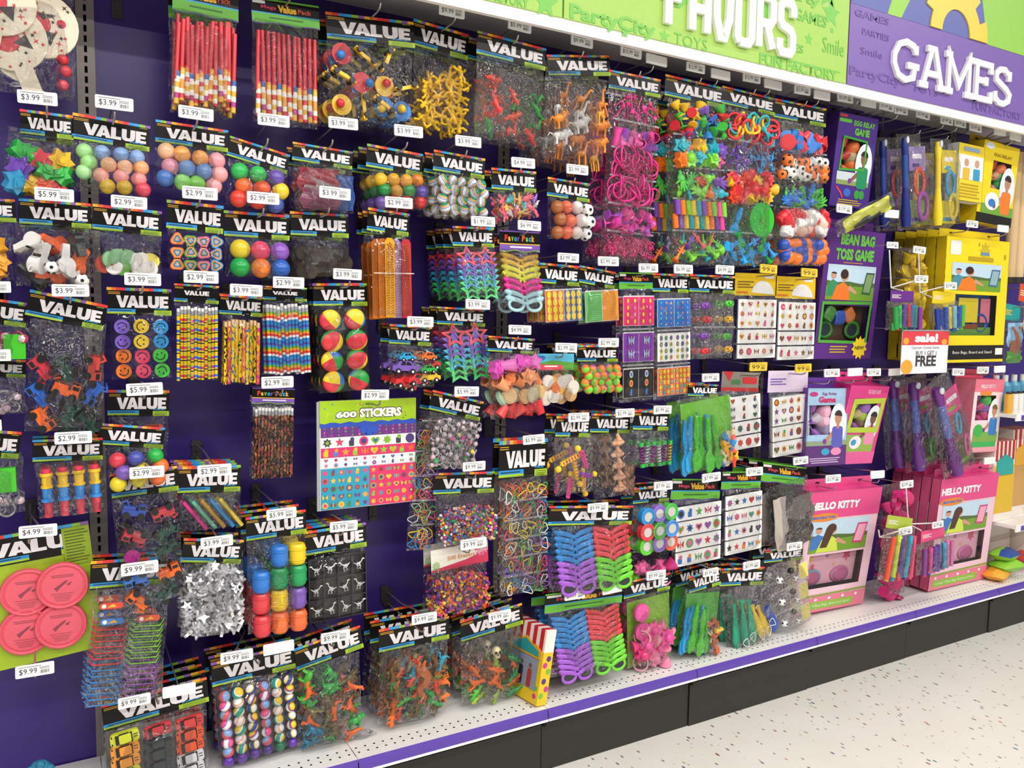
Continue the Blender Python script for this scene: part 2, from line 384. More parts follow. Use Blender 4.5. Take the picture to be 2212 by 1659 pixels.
# ---- signs
SY = FY-.012
def sign_x(px, py): return at(px, py, SY).x
G_L, G_M, G_R = sign_x(1216, 60), sign_x(1828, 188), sign_x(2600, 380)
SZ0 = FZ0+.034; SZ1 = 2.86
M_GREEN = mat('#9fc656', .42); M_GREEN2 = ink('#74bd4c'); M_LET = mat('#f4f2ee', .4)
def sign_panel(label, x0, x1, m, z1=SZ1):
    t = thing('hanging_sign', label, 'sign', T((x0+x1)/2, SY, SZ0)); w = x1-x0
    mb = MB(); mb.box((0, .006, (z1-SZ0)/2), (w-.006, .012, z1-SZ0)); obj('sign_board', mb.mesh('sign_board', m), t)
    return t, w
def word(t, s, px0, py0, px1, py1, m, bold=0.02, name='background_lettering', y=-.0016, ox=0, shear=0):
    a = at(px0, py0, SY); b = at(px1, py0+(px1-px0)*.23, SY); L = t.location; c = at(px0, py0-py1, SY)   # py1: height of the type in pixels
    fit_text(name, s, t, Matrix.Identity(4), a.x-L.x, b.x-L.x, a.z-L.z, c.z-L.z, m, bold, y, shear=shear)
tl, wl = sign_panel('bright green sign board with stars cut off beside the favors sign', sign_x(300, -130), G_L, M_GREEN)
mb = MB(); a = at(1188, 18, SY)-tl.location; mb.flat(starp(a.x-.015, a.z+.012, .045, .02), -.0008); obj('printed_star', mb.mesh('printed_star', M_GREEN2), tl)
word(tl, 'FUN FACTORY', 1000, -14, 1142, 22, M_GREEN2, .03)
tf, wf = sign_panel('bright green sign board with tall white letters reading FAVORS', G_L, G_M, M_GREEN)
fl = tf.location
for s, a0, b0, a1, b1, bd in (('PartyCity', 1230, 48, 1415, 42, .03), ('TOYS', 1455, 95, 1527, 26, .0), ('GAMES', 1717, 42, 1785, 26, .02), ('Party', 1690, -2, 1770, 26, .03), ('Smile', 1776, 112, 1822, 34, 0), ('PARTIES', 1655, 96, 1735, 18, .02), ('FUN FACTORY', 1640, 138, 1808, 24, .03), ('City', 1370, -8, 1490, 30, .03)):
    word(tf, s, a0, b0, a1, b1, M_GREEN2, bd)
mb = MB()
for px, py, r in ((1435, 78, .022), (1747, 85, .022), (1795, 30, .05), (1660, 20, .05), (1790, -15, .06), (1350, 70, .018)):
    a = at(px, py, SY)-fl; mb.flat(starp(a.x, a.z, r, r*.45), -.0006)
a = at(1797, 66, SY)-fl; mb.flat(circ(a.x, a.z, .009), -.0006)
a = at(1640, 114, SY)-fl; b = at(1815, 160, SY)-fl; mb.rect(a.x, b.x, a.z-.004, a.z+.001, -.0006)
obj('printed_motif', mb.mesh('printed_motif', M_GREEN2), tf)
# tall rounded block letters
SQ = {'F': [[(0, 0), (0, 1), (.55, 1)], [(0, .52), (.42, .52)]],
      'A': [[(0, 0), (0, .9), (.1, 1), (.45, 1), (.55, .9), (.55, 0)], [(0, .42), (.55, .42)]],
      'V': [[(0, 1), (.04, .35), (.2, .0), (.36, .0), (.52, .35), (.56, 1)]],
      'O': [[(.1, 0), (0, .1), (0, .9), (.1, 1), (.45, 1), (.55, .9), (.55, .1), (.45, 0), (.1, 0)]],
      'R': [[(0, 0), (0, 1), (.45, 1), (.55, .9), (.55, .58), (.45, .48), (0, .48)], [(.3, .48), (.56, 0)]],
      'S': [[(.55, .74), (.55, .9), (.45, 1), (.1, 1), (0, .9), (0, .64), (.1, .54), (.45, .46), (.55, .36), (.55, .1), (.45, 0), (.1, 0), (0, .1), (0, .26)]]}
zb = at(1421, 66, SY).z; zt = at(1690, 3, SY).z; zb2 = at(1700, 127, SY).z; cap = zt-zb2
xs = at(1438, 66, SY).x; xe = at(1700, 100, SY).x; step = (xe-xs)/5.72
for i, ch in enumerate('FAVORS'):
    mb = MB(); sw = .34
    for st in SQ[ch]:
        pts = [(p[0]*step*1.22, .055*cap+p[1]*cap*.89) for p in st]
        mb.ribbon(pts, .135*cap*1.15, -.014, -.0008)
    o = obj('letter', mb.mesh('letter_'+ch, M_LET), tf, T(xs+i*step*1.04-fl.x, 0, zb2-fl.z+.004))
tg, wg = sign_panel('purple sign board with white slab letters reading GAMES and a yellow gear', G_M, G_R, mat('#7a5fa8', .42))
gl = tg.location
for s, a0, b0, a1, b1, bd in (('PartyCity', 1834, 166, 1945, 26, .03), ('GAMES', 1846, 34, 1920, 16, .02), ('PARTIES', 1862, 74, 1920, 14, .02), ('TOYS', 1970, 196, 2025, 16, 0), ('FUN FACTORY', 2100, 236, 2205, 16, .02), ('Smile', 1858, 116, 1905, 16, 0)):
    word(tg, s, a0, b0, a1, b1, ink('#6e549c'), bd)
z0 = at(1836, 5, SY).z-gl.z; mb = MB(); mb.rect(-wg/2+.004, wg/2-.004, z0, SZ1-SZ0-.004, -.0008); obj('printed_band', mb.mesh('printed_band', ink('#5f66a8')), tg)
mb = MB(); g2 = at(2062, 88, SY)-gl; cx, cz = g2.x, z0+.075
mb.flat([(cx-.42, z0), (cx-.34, z0), (cx-.14, z0+.32), (cx-.3, z0+.32)], -.0012); obj('printed_arrow', mb.mesh('printed_arrow', ink('#93c850')), tg); mb = MB(); mb.flat([(cx+.22, z0), (cx+.5, z0), (cx+.5, z0+.3), (cx+.12, z0+.32)], -.0012)
obj('printed_arrow', mb.mesh('printed_arrow', ink('#93c850')), tg)
mb = MB(); R0, R1, R2 = .092, .165, .212; n = 24; cz = z0+.002
for i in range(n):
    q0, q1 = 3.14159*i/n, 3.14159*(i+1)/n; ro = R2 if i % 6 < 3 else R1
    mb.prism([(cx+R0*math.cos(q0), cz+R0*math.sin(q0)), (cx+ro*math.cos(q0), cz+ro*math.sin(q0)), (cx+ro*math.cos(q1), cz+ro*math.sin(q1)), (cx+R0*math.cos(q1), cz+R0*math.sin(q1))], -.006, -.001)
obj('gear', mb.mesh('gear', mat('#ecc84a', .4)), tg)
def serif(x, z, w): return [(x-w/2, z), (x+w/2, z)]
GA = {'G': [[(.74, .78), (.66, .93), (.4, 1), (.16, .9), (.02, .62), (.02, .38), (.16, .1), (.42, 0), (.68, .1), (.72, .38)], [(.46, .4), (.86, .4)], [(.74, .72), (.74, .96)]],
      'A': [[(.12, 0), (.38, 1), (.5, 1), (.78, 0)], [(.2, .33), (.68, .33)], serif(.12, 0, .32), serif(.78, 0, .32), serif(.36, 1, .3)],
      'M': [[(.12, 0), (.12, 1), (.5, .22), (.88, 1), (.88, 0)], serif(.12, 0, .3), serif(.88, 0, .3), serif(.08, 1, .24), serif(.92, 1, .24)],
      'E': [[(.7, .24), (.7, 0), (.12, 0), (.12, 1), (.68, 1), (.68, .76)], [(.12, .52), (.5, .52)], [(.5, .4), (.5, .64)], serif(.08, 0, .2), serif(.08, 1, .2)],
      'S': [[(.6, .7), (.58, .86), (.4, 1), (.2, .98), (.06, .84), (.08, .66), (.3, .54), (.5, .44), (.64, .3), (.6, .12), (.4, 0), (.2, .02), (.06, .14), (.04, .32)], [(.6, .7), (.6, .98)], [(.04, .3), (.04, .02)]]}
zt = at(1950, 84, SY).z; zb2 = at(1950, 180, SY).z; zc = zt-zb2; xs = at(1925, 150, SY).x; xe = at(2178, 200, SY).x
adv = {'G': .92, 'A': .92, 'M': 1.06, 'E': .84, 'S': .68}; k = (xe-xs)/sum(adv.values()); x = xs
for ch in 'GAMES':
    mb = MB()
    for st in GA[ch]: mb.ribbon([(p[0]*k, .07*zc+p[1]*zc*.86) for p in st], .145*zc, -.012, -.0008)
    obj('letter', mb.mesh('letter_'+ch, M_LET), tg, T(x-gl.x, 0, zb2-gl.z)); x += adv[ch]*k
# ------------------------------------------------------------------ toy meshes (about 1 unit across, front towards -y)
_lib = {}
BLK = toy('#17171a'); WHT = toy('#efeeea')
def lib(name):
    if name in _lib: return _lib[name]
    b = MB(); mats = [toy('#cccccc'), BLK, WHT]
    if name == 'ball': b.sph((0, 0, 0), .5, 18, 12)
    elif name == 'lowball': b.sph((0, 0, 0), .5, 10, 7)
    elif name == 'soccer':
        b.sph((0, 0, 0), .5, 18, 12)
        for a, e in ((0, 0), (1.2, .5), (-1.2, .4), (.6, -1), (-.7, -.9), (0, 1.2), (2.3, -.3), (-2.3, -.3)):
            d = Vector((math.sin(a)*math.cos(e), -math.cos(a)*math.cos(e), math.sin(e))); b.cyl(d*.47, d*.508, .15, .13, 5, 1, smooth=False)
    elif name == 'star': b.prism(starp(0, 0, .5, .22), -.09, .09)
    elif name == 'burst': b.prism(starp(0, 0, .5, .34, 8), -.12, .12); b.sph((0, -.1, 0), .26, 8, 6)
    elif name == 'ring': b.ring((0, 0, 0), .4, .09, 18, 6)
    elif name == 'bangle': b.ring((0, 0, 0), .44, .05, 20, 6)
    elif name == 'disc':
        b.cyl((0, .1, 0), (0, -.1, 0), .5, .5, 22); b.cyl((0, -.1, 0), (0, -.13, 0), .42, .4, 22)
    elif name == 'smiley':
        b.cyl((0, .12, 0), (0, -.12, 0), .5, .5, 24); b.ring((0, -.12, 0), .46, .035, 24, 6)
        for x in (-.15, .15): b.box((x, -.13, .15), (.08, .03, .12), 1)
        b.ribbon([(.3*math.cos(a), .02+.3*math.sin(a)) for a in [3.14159*(1+i/8) for i in range(9)]], .06, -.145, -.11, 1)
    elif name == 'barrel':
        z = [-.5, -.38, -.12, .12, .38, .5]; r = [.33, .4, .42, .42, .4, .33]
        for i in range(5): b.cyl((0, 0, z[i]), (0, 0, z[i+1]), r[i], r[i+1], 14, 0, i in (0, 4))
        for zz in (-.25, .25): b.ring((0, 0, 0), .01, .001, 3, 3); b.tube([(.425*math.cos(t), .425*math.sin(t), zz) for t in [6.2832*i/14 for i in range(14)]], .03, 5, 0, True)
    elif name == 'hand':
        b.sph((0, 0, -.12), (.24, .12, .26), 10, 6)
        for a, L in ((-.85, .36), (-.32, .46), (0, .5), (.32, .46), (1.05, .34)):
            d = Vector((math.sin(a), 0, math.cos(a))); p = Vector((0, 0, -.1)); b.tube([p+d*.12, p+d*(L*.75), p+d*(L+.12)], [.07, .075, .05], 6)
        b.tube([(0, 0, -.3), (0, 0, -.5)], .1, 6)
    elif name == 'man':
        b.sph((0, 0, .4), .15, 10, 7); b.tube([(0, 0, .3), (0, 0, .1), (0, 0, -.08)], [.11, .16, .13], 7)
        for sgn in (-1, 1):
            b.tube([(.05*sgn, 0, .22), (.25*sgn, -.04, .2), (.42*sgn, 0, .34)], [.085, .08, .075], 6); b.sph((.44*sgn, 0, .36), .09, 7, 5)
            b.tube([(.05*sgn, 0, -.05), (.16*sgn, -.05, -.26), (.14*sgn, 0, -.46)], [.1, .09, .08], 6); b.sph((.17*sgn, -.06, -.47), (.11, .1, .05), 7, 5)
    elif name == 'car':      # side view toy car
        b.prism([(-.5, -.12), (.5, -.12), (.5, .04), (.36, .08), (.2, .26), (-.22, .26), (-.34, .1), (-.5, .06)], -.2, .2)
        b.prism([(-.2, .1), (-.12, .22), (.0, .22), (.0, .1)], -.21, .21, 1); b.prism([(.03, .1), (.03, .22), (.15, .22), (.26, .1)], -.21, .21, 1)
        for x in (-.28, .28):
            for y in (-.2, .2): b.cyl((x, y-.05, -.14), (x, y+.05, -.14), .11, n=12, mi=1); b.cyl((x, y-.055, -.14), (x, y+.055, -.14), .05, n=8, mi=2)
    elif name == 'truck':
        b.box((.0, 0, 0), (.8, .4, .2)); b.box((.26, 0, .2), (.26, .38, .24)); b.box((-.18, 0, .16), (.42, .3, .16)); b.tube([(-.2, 0, .22), (-.3, 0, .42), (-.46, 0, .3)], .05, 6)
        b.box((.26, -.02, .22), (.2, .38, .12), 1)
        for x in (-.26, .26):
            for y in (-.2, .2): b.cyl((x, y-.06, -.1), (x, y+.06, -.1), .13, n=10, mi=1)
    elif name == 'racer':
        b.prism([(-.5, -.05), (.5, -.02), (.5, .03), (.1, .1), (-.5, .08)], -.1, .1); b.box((-.42, 0, .1), (.1, .4, .05)); b.box((.44, 0, -.02), (.1, .44, .04)); b.sph((-.05, 0, .1), (.1, .07, .07), 8, 5, 1)
        for x in (-.32, .32):
            for y in (-.19, .19): b.cyl((x, y-.06, -.02), (x, y+.06, -.02), .11, n=10, mi=1)
    elif name == 'cartop':   # die-cast car seen from above, nose to the right
        b.prism(rrect(-.5, .5, -.23, .23, .12), -.12, .1); b.prism(rrect(-.2, .22, -.17, .17, .06), -.22, -.1)
        b.prism([(.12, -.15), (.26, -.19), (.26, .19), (.12, .15)], -.2, -.1, 1); b.prism([(-.2, -.15), (-.32, -.18), (-.32, .18), (-.2, .15)], -.2, -.1, 1)
        for sgn in (-1, 1): b.prism([(-.14, .14*sgn), (.1, .14*sgn), (.16, .2*sgn), (-.2, .2*sgn)], -.2, -.1, 1); b.box((.38, -.11, .05*sgn), (.14, .03, .03), 1); b.box((-.44, -.11, .14*sgn), (.05, .03, .08), 1)
    elif name == 'giraffe':
        b.sph((0, 0, 0), (.2, .11, .13), 10, 7); b.tube([(.12, 0, .05), (.22, 0, .3), (.26, 0, .46)], [.08, .05, .04], 7); b.sph((.33, 0, .48), (.1, .045, .05), 8, 5)
        for x in (-.13, .13):
            for y in (-.06, .06): b.tube([(x, y, -.04), (x+.01, y, -.28), (x, y, -.5)], [.05, .035, .03], 6)
        b.tube([(-.19, 0, .03), (-.26, 0, -.15)], .015, 5)
    elif name == 'beast':
        b.sph((0, 0, 0), (.32, .16, .17), 10, 7); b.sph((.36, 0, .13), (.15, .12, .14), 9, 6); b.sph((.49, 0, .09), (.08, .07, .06), 7, 5); b.sph((.24, 0, .08), (.17, .15, .18), 9, 6)
        for sgn in (-1, 1): b.cyl((.32, .09*sgn, .24), (.31, .1*sgn, .31), .04, .015, 6)
        for x in (-.2, .2):
            for y in (-.09, .09): b.tube([(x, y, -.06), (x+.03, y, -.2), (x, y, -.36)], [.07, .05, .055], 6)
        b.tube([(-.3, 0, .04), (-.42, 0, .1), (-.5, 0, -.02)], [.04, .025, .02], 5)
    elif name == 'lizard':
        b.tube([(.5, 0, .05), (.36, 0, .08), (.2, -.02, .02), (0, 0, 0), (-.2, 0, .06), (-.36, 0, -.02), (-.5, 0, .08)], [.05, .13, .1, .15, .11, .07, .02], 8)
        for x in (-.1, .17):
            for sgn in (-1, 1): b.tube([(x, 0, 0), (x+.08, -.04, .17*sgn), (x+.17, -.02, .2*sgn)], [.06, .045, .05], 5)
    elif name == 'dino':
        b.tube([(.36, 0, .42), (.2, 0, .4), (.12, 0, .2), (.02, 0, 0), (-.16, 0, -.14), (-.34, 0, -.14), (-.5, 0, 0)], [.05, .1, .08, .16, .13, .06, .015], 8); b.sph((.24, 0, .4), (.14, .08, .08), 8, 6)
        for sgn in (-1, 1): b.tube([(-.04, .08*sgn, -.08), (.06, .1*sgn, -.28), (-.02, .1*sgn, -.44), (.1, .1*sgn, -.48)], [.09, .06, .04, .04], 6); b.tube([(.12, .07*sgn, .12), (.24, .09*sgn, .04)], .03, 5)
    elif name == 'snake':
        b.tube([(-.15, 0, .5), (-.22, 0, .35), (-.05, 0, .22), (.12, 0, .1), (.02, -.03, -.05), (-.16, 0, -.12), (-.1, 0, -.28), (.1, 0, -.36), (.0, 0, -.5)], [.05, .085, .09, .09, .09, .09, .08, .06, .02], 7)
    elif name == 'skeleton':   # small white dinosaur skeleton
        b.tube([(-.5, 0, .1), (-.2, 0, -.05), (.05, 0, .02), (.22, 0, .2), (.3, 0, .4)], [.02, .05, .07, .04, .05], 6); b.sph((.37, 0, .42), (.13, .05, .06), 7, 5)
        for x in (-.16, -.08, 0, .08): b.tube([(x, 0, .0), (x-.05, -.03, -.14), (x+.02, -.03, -.2)], .022, 5); b.tube([(x, 0, .0), (x-.02, 0, .14)], .018, 5)
        for x in (-.14, .1): b.tube([(x, 0, -.05), (x+.08, 0, -.25), (x, 0, -.42), (x+.12, 0, -.44)], [.04, .03, .025, .03], 5)
    elif name == 'whistle':
        b.cyl((-.18, -.17, -.08), (-.18, .17, -.08), .27, n=14); b.prism([(-.25, .1), (.5, .1), (.5, -.1), (-.05, -.16)], -.16, .16); b.box((.05, 0, .1), (.1, .25, .03), 1); b.ring((-.4, 0, .14), .09, .025, 10, 5)
    elif name == 'glider':    # hand-launched plastic flyer
        b.prism([(-.06, -.5), (.16, -.42), (.2, -.25), (.06, -.1), (.1, .2), (.05, .5), (-.05, .5), (-.12, .18), (-.06, -.1), (-.2, -.25), (-.17, -.44)], -.05, .05)
        b.ring((.0, -.06, .05), .06, .025, 10, 5); b.tube([(-.03, -.06, .1), (-.02, -.06, .42)], .02, 5)
    elif name == 'balloon':
        b.tube([(0, 0, .5), (.0, 0, .42), (0, 0, .3), (0, 0, 0), (0, 0, -.3), (0, 0, -.45), (0, 0, -.5)], [.1, .07, .06, .13, .16, .1, .02], 10)
    elif name == 'stringloop': b.tube([(.25*math.cos(t)+.1*math.sin(2*t), .02*math.sin(3*t), .42*math.sin(t)) for t in [6.2832*i/18 for i in range(18)]], .035, 5, 0, True)
    elif name == 'popgun':
        z = .5
        for r0, r1, L, mi in ((.11, .13, .07, 3), (.16, .16, .05, 0), (.125, .115, .16, 0), (.15, .15, .04, 0), (.13, .11, .18, 1), (.15, .16, .05, 1), (.12, .1, .2, 2), (.1, .11, .06, 2)):
            b.cyl((0, 0, z), (0, 0, z-L*1.23), r0, r1, 14, mi); z -= L*1.23
        mats = [toy('#f1c531'), toy('#3f8ed6'), toy('#e14a5c'), toy('#d93b55')]
    elif name == 'glasses':   # cat-eye novelty sunglasses, 1 wide
        for sgn in (-1, 1):
            P = circ(.25*sgn, -.02, .2, .13, 18)
            P = [(x, z+.10*max(0, (x-.25*sgn)*sgn)*(1 if z > -.02 else .2)) for x, z in P]
            b.tube([(x, .03*abs(x), z) for x, z in P], .045, 6, 0, True)
            b.flat([(x, z) for x, z in P], -.005, 1)
            b.tube([(.44*sgn, .01, .1), (.5*sgn, .03, .17), (.49*sgn, .14, .15), (.47*sgn, .6, .1)], [.05, .05, .04, .03], 5)
            b.tube([(.5*sgn, .01, .16), (.38*sgn, -.01, .13), (.2*sgn, -.02, .09), (.07*sgn, -.03, .03)], [.05, .066, .062, .048], 6)
        b.tube([(-.08, -.02, .03), (0, -.03, .01), (.08, -.02, .03)], .045, 6)
        mats = [toy('#cccccc'), mat('#2c2c30', .2)]
    elif name == 'starglasses':
        for sgn in (-1, 1):
            b.ribbon(starp(.25*sgn, 0, .25, .12, 5), .05, -.03, .03, 0, True)
            b.tube([(.45*sgn, 0, .06), (.5*sgn, .1, .06), (.48*sgn, .5, .03)], .03, 5)
        b.box((0, 0, .07), (.14, .05, .05))
    elif name == 'band':      # curled-up rubber shape band
        b.tube([(.42*math.cos(t)*(1+.3*math.sin(3*t)), .05*math.sin(2*t), .38*math.sin(t)*(1+.3*math.cos(2*t))) for t in [6.2832*i/20 for i in range(20)]], .045, 5, 0, True)
    elif name == 'gemring':
        b.ring((0, .02, -.12), .3, .06, 16, 6); b.cyl((0, .0, .2), (0, -.16, .22), .24, .2, 10); b.cyl((0, -.16, .22), (0, -.26, .23), .2, .1, 6, 3, smooth=False)
        mats = [shiny('#dcdcdc'), BLK, WHT, mat('#d4b9c2', .1, spec=.8)]
    elif name == 'nose':
        b.sph((0, .05, -.1), (.34, .3, .3), 12, 8); b.tube([(0, .1, .5), (0, 0, .25), (0, -.12, 0)], [.1, .15, .24], 9)
        for sgn in (-1, 1): b.sph((.3*sgn, .08, -.16), (.2, .2, .18), 9, 6)
    elif name == 'spring':
        b.tube([(.2*math.cos(t), .2*math.sin(t), -.38+.76*i/60) for i, t in [(i, i*.63) for i in range(61)]], .035, 4)
        for z in (-.42, .42): b.cyl((0, 0, z-.07), (0, 0, z+.07), .25, n=12, mi=1)
        mats = [toy('#a52fa0'), toy('#35b24a')]
    elif name == 'clacker':
        b.prism(rrect(-.08, .08, -.5, .3, .04), -.05, .05)
        for i in range(6): b.box((0, -.055, -.4+i*.12), (.1, .02, .04), 1)
        b.tube([(0, 0, .3), (-.08, 0, .42)], .02, 5); b.sph((-.1, 0, .46), .12, 10, 7, 2)
        mats = [toy('#e02c8f'), toy('#c01a75'), toy('#f4c92c')]
    elif name == 'paddle':
        b.prism([(x, z+.12) for x, z in circ(0, 0, .38, .38, 26)], -.03, .03)
        b.prism(rrect(-.1, .1, -.55, -.2, .05), -.03, .03); b.prism(rrect(-.12, .12, -.62, -.5, .05), -.03, .03)
        rr = random.Random(5)
        for q in range(26): a, d = rr.uniform(0, 6.28), rr.uniform(.1, .34); b.flat(starp(d*math.cos(a), .12+d*math.sin(a), rr.uniform(.015, .045), .012, 4, rr.uniform(0, 3)), -.0312-.0001*q, 1+q % 2)
        b.flat(circ(-.05, .1, .14, .14, 16), -.035, 1); b.flat([(.0, .05), (.18, -.05), (.16, .12)], -.037, 2); b.flat([(-.12, .2), (.05, .3), (-.02, .17)], -.036, 2); b.flat(circ(.15, .25, .05), -.032, 1); b.flat(circ(-.2, .28, .035), -.032, 1); b.flat(circ(-.22, -.02, .04), -.032, 1)
        mats = [mat('#e3d6bd', .5), ink('#c9283c'), ink('#2a2226')]
    elif name == 'eraser':     # rounded triangle with printed rings
        P = [(0, 1)]
        def tri(k): return [(.5*k*math.cos(a)*(1+.16*math.cos(3*(a-1.5708))), .5*k*math.sin(a)*(1+.16*math.cos(3*(a-1.5708)))) for a in [6.2832*i/24 for i in range(24)]]
        b.prism(tri(.95), -.16, .16)
        for j, k in enumerate((.74, .56, .38, .2)): b.flat(tri(k), -.162-.002*j, 1+j % 3)
        mats = [toy('#e86a3a'), ink('#f3a05a'), ink('#5a5a5a'), ink('#4aa5d8')]
    elif name == 'yoyo':
        b.cyl((0, .2, 0), (0, -.2, 0), .5, .5, 22); b.tube([(.47*math.cos(t), -.2, .47*math.sin(t)) for t in [6.2832*i/22 for i in range(22)]], .06, 6, 0, True); b.cyl((0, -.2, 0), (0, -.23, 0), .28, .28, 18, 1)
        mats = [toy('#cccccc'), mat('#d7d2cf', .3, metal=.5)]
    elif name == 'ruler':
        P = rrect(-.07, .07, -.5, .42, .012)+[]
        b.prism([(-.07, -.5), (.07, -.5), (.07, .44), (.035, .49), (-.035, .49), (-.07, .44)], -.008, .008)
        r = random.Random(3)
        for i in range(26):
            z = -.46+i*.032
            for x in (-.035, .025): b.ribbon([(x-.02, z), (x+.02*r.random(), z+.022), (x+.025, z+.002)], .008, -.011, -.007, 1)
        b.ribbon(starp(0, .4, .035, .015), .006, -.011, -.007, 1, True)
        mats = [toy('#f0a51f'), toy('#a9650f')]
    elif name == 'propeller': b.cyl((0, .03, 0), (0, -.03, 0), .5, n=22); b.cyl((0, -.03, 0), (0, -.08, 0), .1, n=10)
    elif name == 'trumpet':
        b.tube([(.5, 0, 0), (.2, 0, 0), (-.2, 0, 0), (-.36, 0, 0), (-.44, 0, 0)], [.04, .05, .06, .1, .2], 10); b.box((.1, 0, -.1), (.2, .06, .1)); b.cyl((-.45, 0, 0), (-.46, 0, 0), .2, .12, 10)
        for x in (0, .12): b.cyl((x, 0, .04), (x, 0, .16), .035, n=6)
    elif name == 'wand': b.prism(starp(0, .36, .16, .07), -.04, .04); b.cyl((0, 0, .25), (0, 0, -.5), .03, n=7)
    elif name == 'cup': b.cyl((0, 0, -.4), (0, 0, .3), .2, .34, 14, 0, False); b.cyl((0, 0, -.4), (0, 0, -.34), .2, n=14); b.tube([(.34*math.cos(t), .34*math.sin(t), .3) for t in [6.2832*i/14 for i in range(14)]], .03, 5, 0, True)
    elif name == 'goblet': b.tube([(0, 0, -.5), (0, 0, -.44), (0, 0, -.36), (0, 0, 0), (0, 0, .08), (0, 0, .5)], [.3, .3, .06, .06, .2, .36], 14)
    elif name == 'chunky': b.prism(starp(0, 0, .5, .32, 6), -.2, .2); b.box((0, -.2, 0), (.36, .2, .36)); b.cyl((0, -.2, 0), (0, -.36, 0), .12, n=8)
    elif name == 'pouchtoy': b.sph((0, 0, -.1), (.26, .2, .34), 10, 7); b.tube([(0, 0, .15), (0, 0, .34), (0, 0, .5)], [.16, .05, .12], 8); b.box((0, -.17, -.05), (.2, .04, .18), 1); mats = [toy('#cccccc'), ink('#d8cba6'), WHT]
    elif name == 'maskhead': b.sph((0, 0, 0), (.5, .25, .28), 14, 9); [b.sph((x, -.2, .06), (.09, .06, .05), 8, 5, 1) for x in (-.2, .16)]; b.box((-.02, -.235, -.1), (.3, .03, .03), 1)
    elif name == 'pad': b.box((0, 0, 0), (1, .18, 1)); b.box((0, -.0, .0), (1.02, .14, 1.02), 2); b.tube([(-.5+i*.02, -.1+.0*i, .5+.03*(i % 2)) for i in range(51)], .02, 4, 2)
    elif name == 'hexrod': b.cyl((0, 0, -.5), (0, 0, .5), .5, n=6, smooth=False)
    elif name == 'rod': b.cyl((0, 0, -.5), (0, 0, .5), .5, n=10)
    elif name == 'bead': b.cyl((0, -.3, 0), (0, .3, 0), .5, n=6, smooth=False)
    else: raise KeyError(name)
    _lib[name] = b.mesh(name, mats); return _lib[name]

# ------------------------------------------------------------------ packs hanging on hooks
class Pack: pass
def rnd(a, b): return random.uniform(a, b)
LETTERS = [(.95, [[(0, 1), (.32, 1), (.475, .38), (.63, 1), (.95, 1), (.62, 0), (.33, 0)]]),
           (.95, [[(0, 0), (.33, 1), (.475, 1), (.475, .68), (.42, .38), (.475, .38), (.475, .16), (.38, .16), (.33, 0)], [(.95, 0), (.62, 1), (.475, 1), (.475, .68), (.53, .38), (.475, .38), (.475, .16), (.57, .16), (.62, 0)]]),
           (.65, [[(0, 0), (0, 1), (.31, 1), (.31, .25), (.65, .25), (.65, 0)]]),
           (.86, [[(0, 1), (.31, 1), (.31, .38), (.34, .28), (.43, .25), (.52, .28), (.55, .38), (.55, 1), (.86, 1), (.86, .35), (.8, .12), (.62, 0), (.24, 0), (.06, .12), (0, .35)]]),
           (.68, [[(0, 0), (0, 1), (.68, 1), (.68, .77), (.31, .77), (.31, .61), (.63, .61), (.63, .39), (.31, .39), (.31, .23), (.68, .23), (.68, 0)]])]
def value_mesh():
    if 'VALUE' in _lib: return _lib['VALUE']
    b = MB(); x = 0
    for (w, polys), kern in zip(LETTERS, (-.17, -.02, .03, .04, 0)):
        for p in polys: b.flat([(x+q[0], q[1]) for q in p])
        x += w+kern
    me = b.mesh('lettering', ink('#e8e2e4')); me.transform(S(1/x, 1, 1)); _lib['VALUE'] = me; return me
RAIN = ['#3aa0dd', '#8dbf3c', '#8d5aa6', '#f2b22a', '#ee6a30', '#e0352f', '#d9303a', '#2f93d6', '#86b93a', '#8d5aa6', '#f2b22a', '#ee6a30', '#e0352f', '#2f93d6']
M_CARD = mat('#141212', .3, bump=.2, bscale=10, spec=.22)
def h_value(pk, root, M, w, h, small=False):
    b = MB(); b.box((0, 0, -h/2), (w, .0012, h)); card = obj('header_card', b.mesh('header_card', M_CARD), root, M)
    b = MB(); n = 14; y = -.0011; I = Matrix.Identity(4)
    off = random.randrange(14)
    for i in range(n): b.rect(-w/2+w*i/n, -w/2+w*(i+1)/n, -.105*h, 0, y, i)
    cols = [ink(RAIN[(i+off) % 14]) for i in range(n)]+[ink('#e0a52c'), ink('#1f8fd4'), ink('#a3c62c'), ink('#0d3d5e'), ink('#5d7414')]
    for k in (0, 1): b.rect(-w*.48, -w*.3, -(.16+.055*k)*h-.022*h, -(.16+.055*k)*h, y, 14)
    L = rnd(.42, .55) if not small else .3
    b.rect(-w/2, -w/2+L*w, -.88*h, -.77*h, y, 15); b.rect(-w/2, -w/2+L*w, -.95*h, -.88*h, y, 16); b.rect(-w*.46, -w/2+L*w*.86, -.85*h, -.81*h, y-.0002, 17)
    x0 = rnd(.18, .24); b.rect(w*x0, w/2, -.985*h, -.8*h, y, 16)
    for k in (0, 1, 2): b.rect(w*(x0+.04), w*.47, -(.84+.05*k)*h-.018*h, -(.84+.05*k)*h, y-.0002, 18)
    b.rect(w*.36, w*.46, -.148*h, -.132*h, y, 16)
    obj('printed_band', b.mesh('printed_band', cols), card)
    v0, v1 = (-.36, .45) if not small else (-.28, .28)
    cz = (.28, .72) if not small else (.34, .58)
    obj('lettering', value_mesh(), card, T(w*v0, -.0013, -cz[1]*h) @ S(w*(v1-v0), 1, (cz[1]-cz[0])*h))
    fit_text('pack_lettering', 'PACK', card, I, w*.24, w*.43, -.77*h, -.70*h, ink('#2fa0dc'), .03, -.0013)
    return card
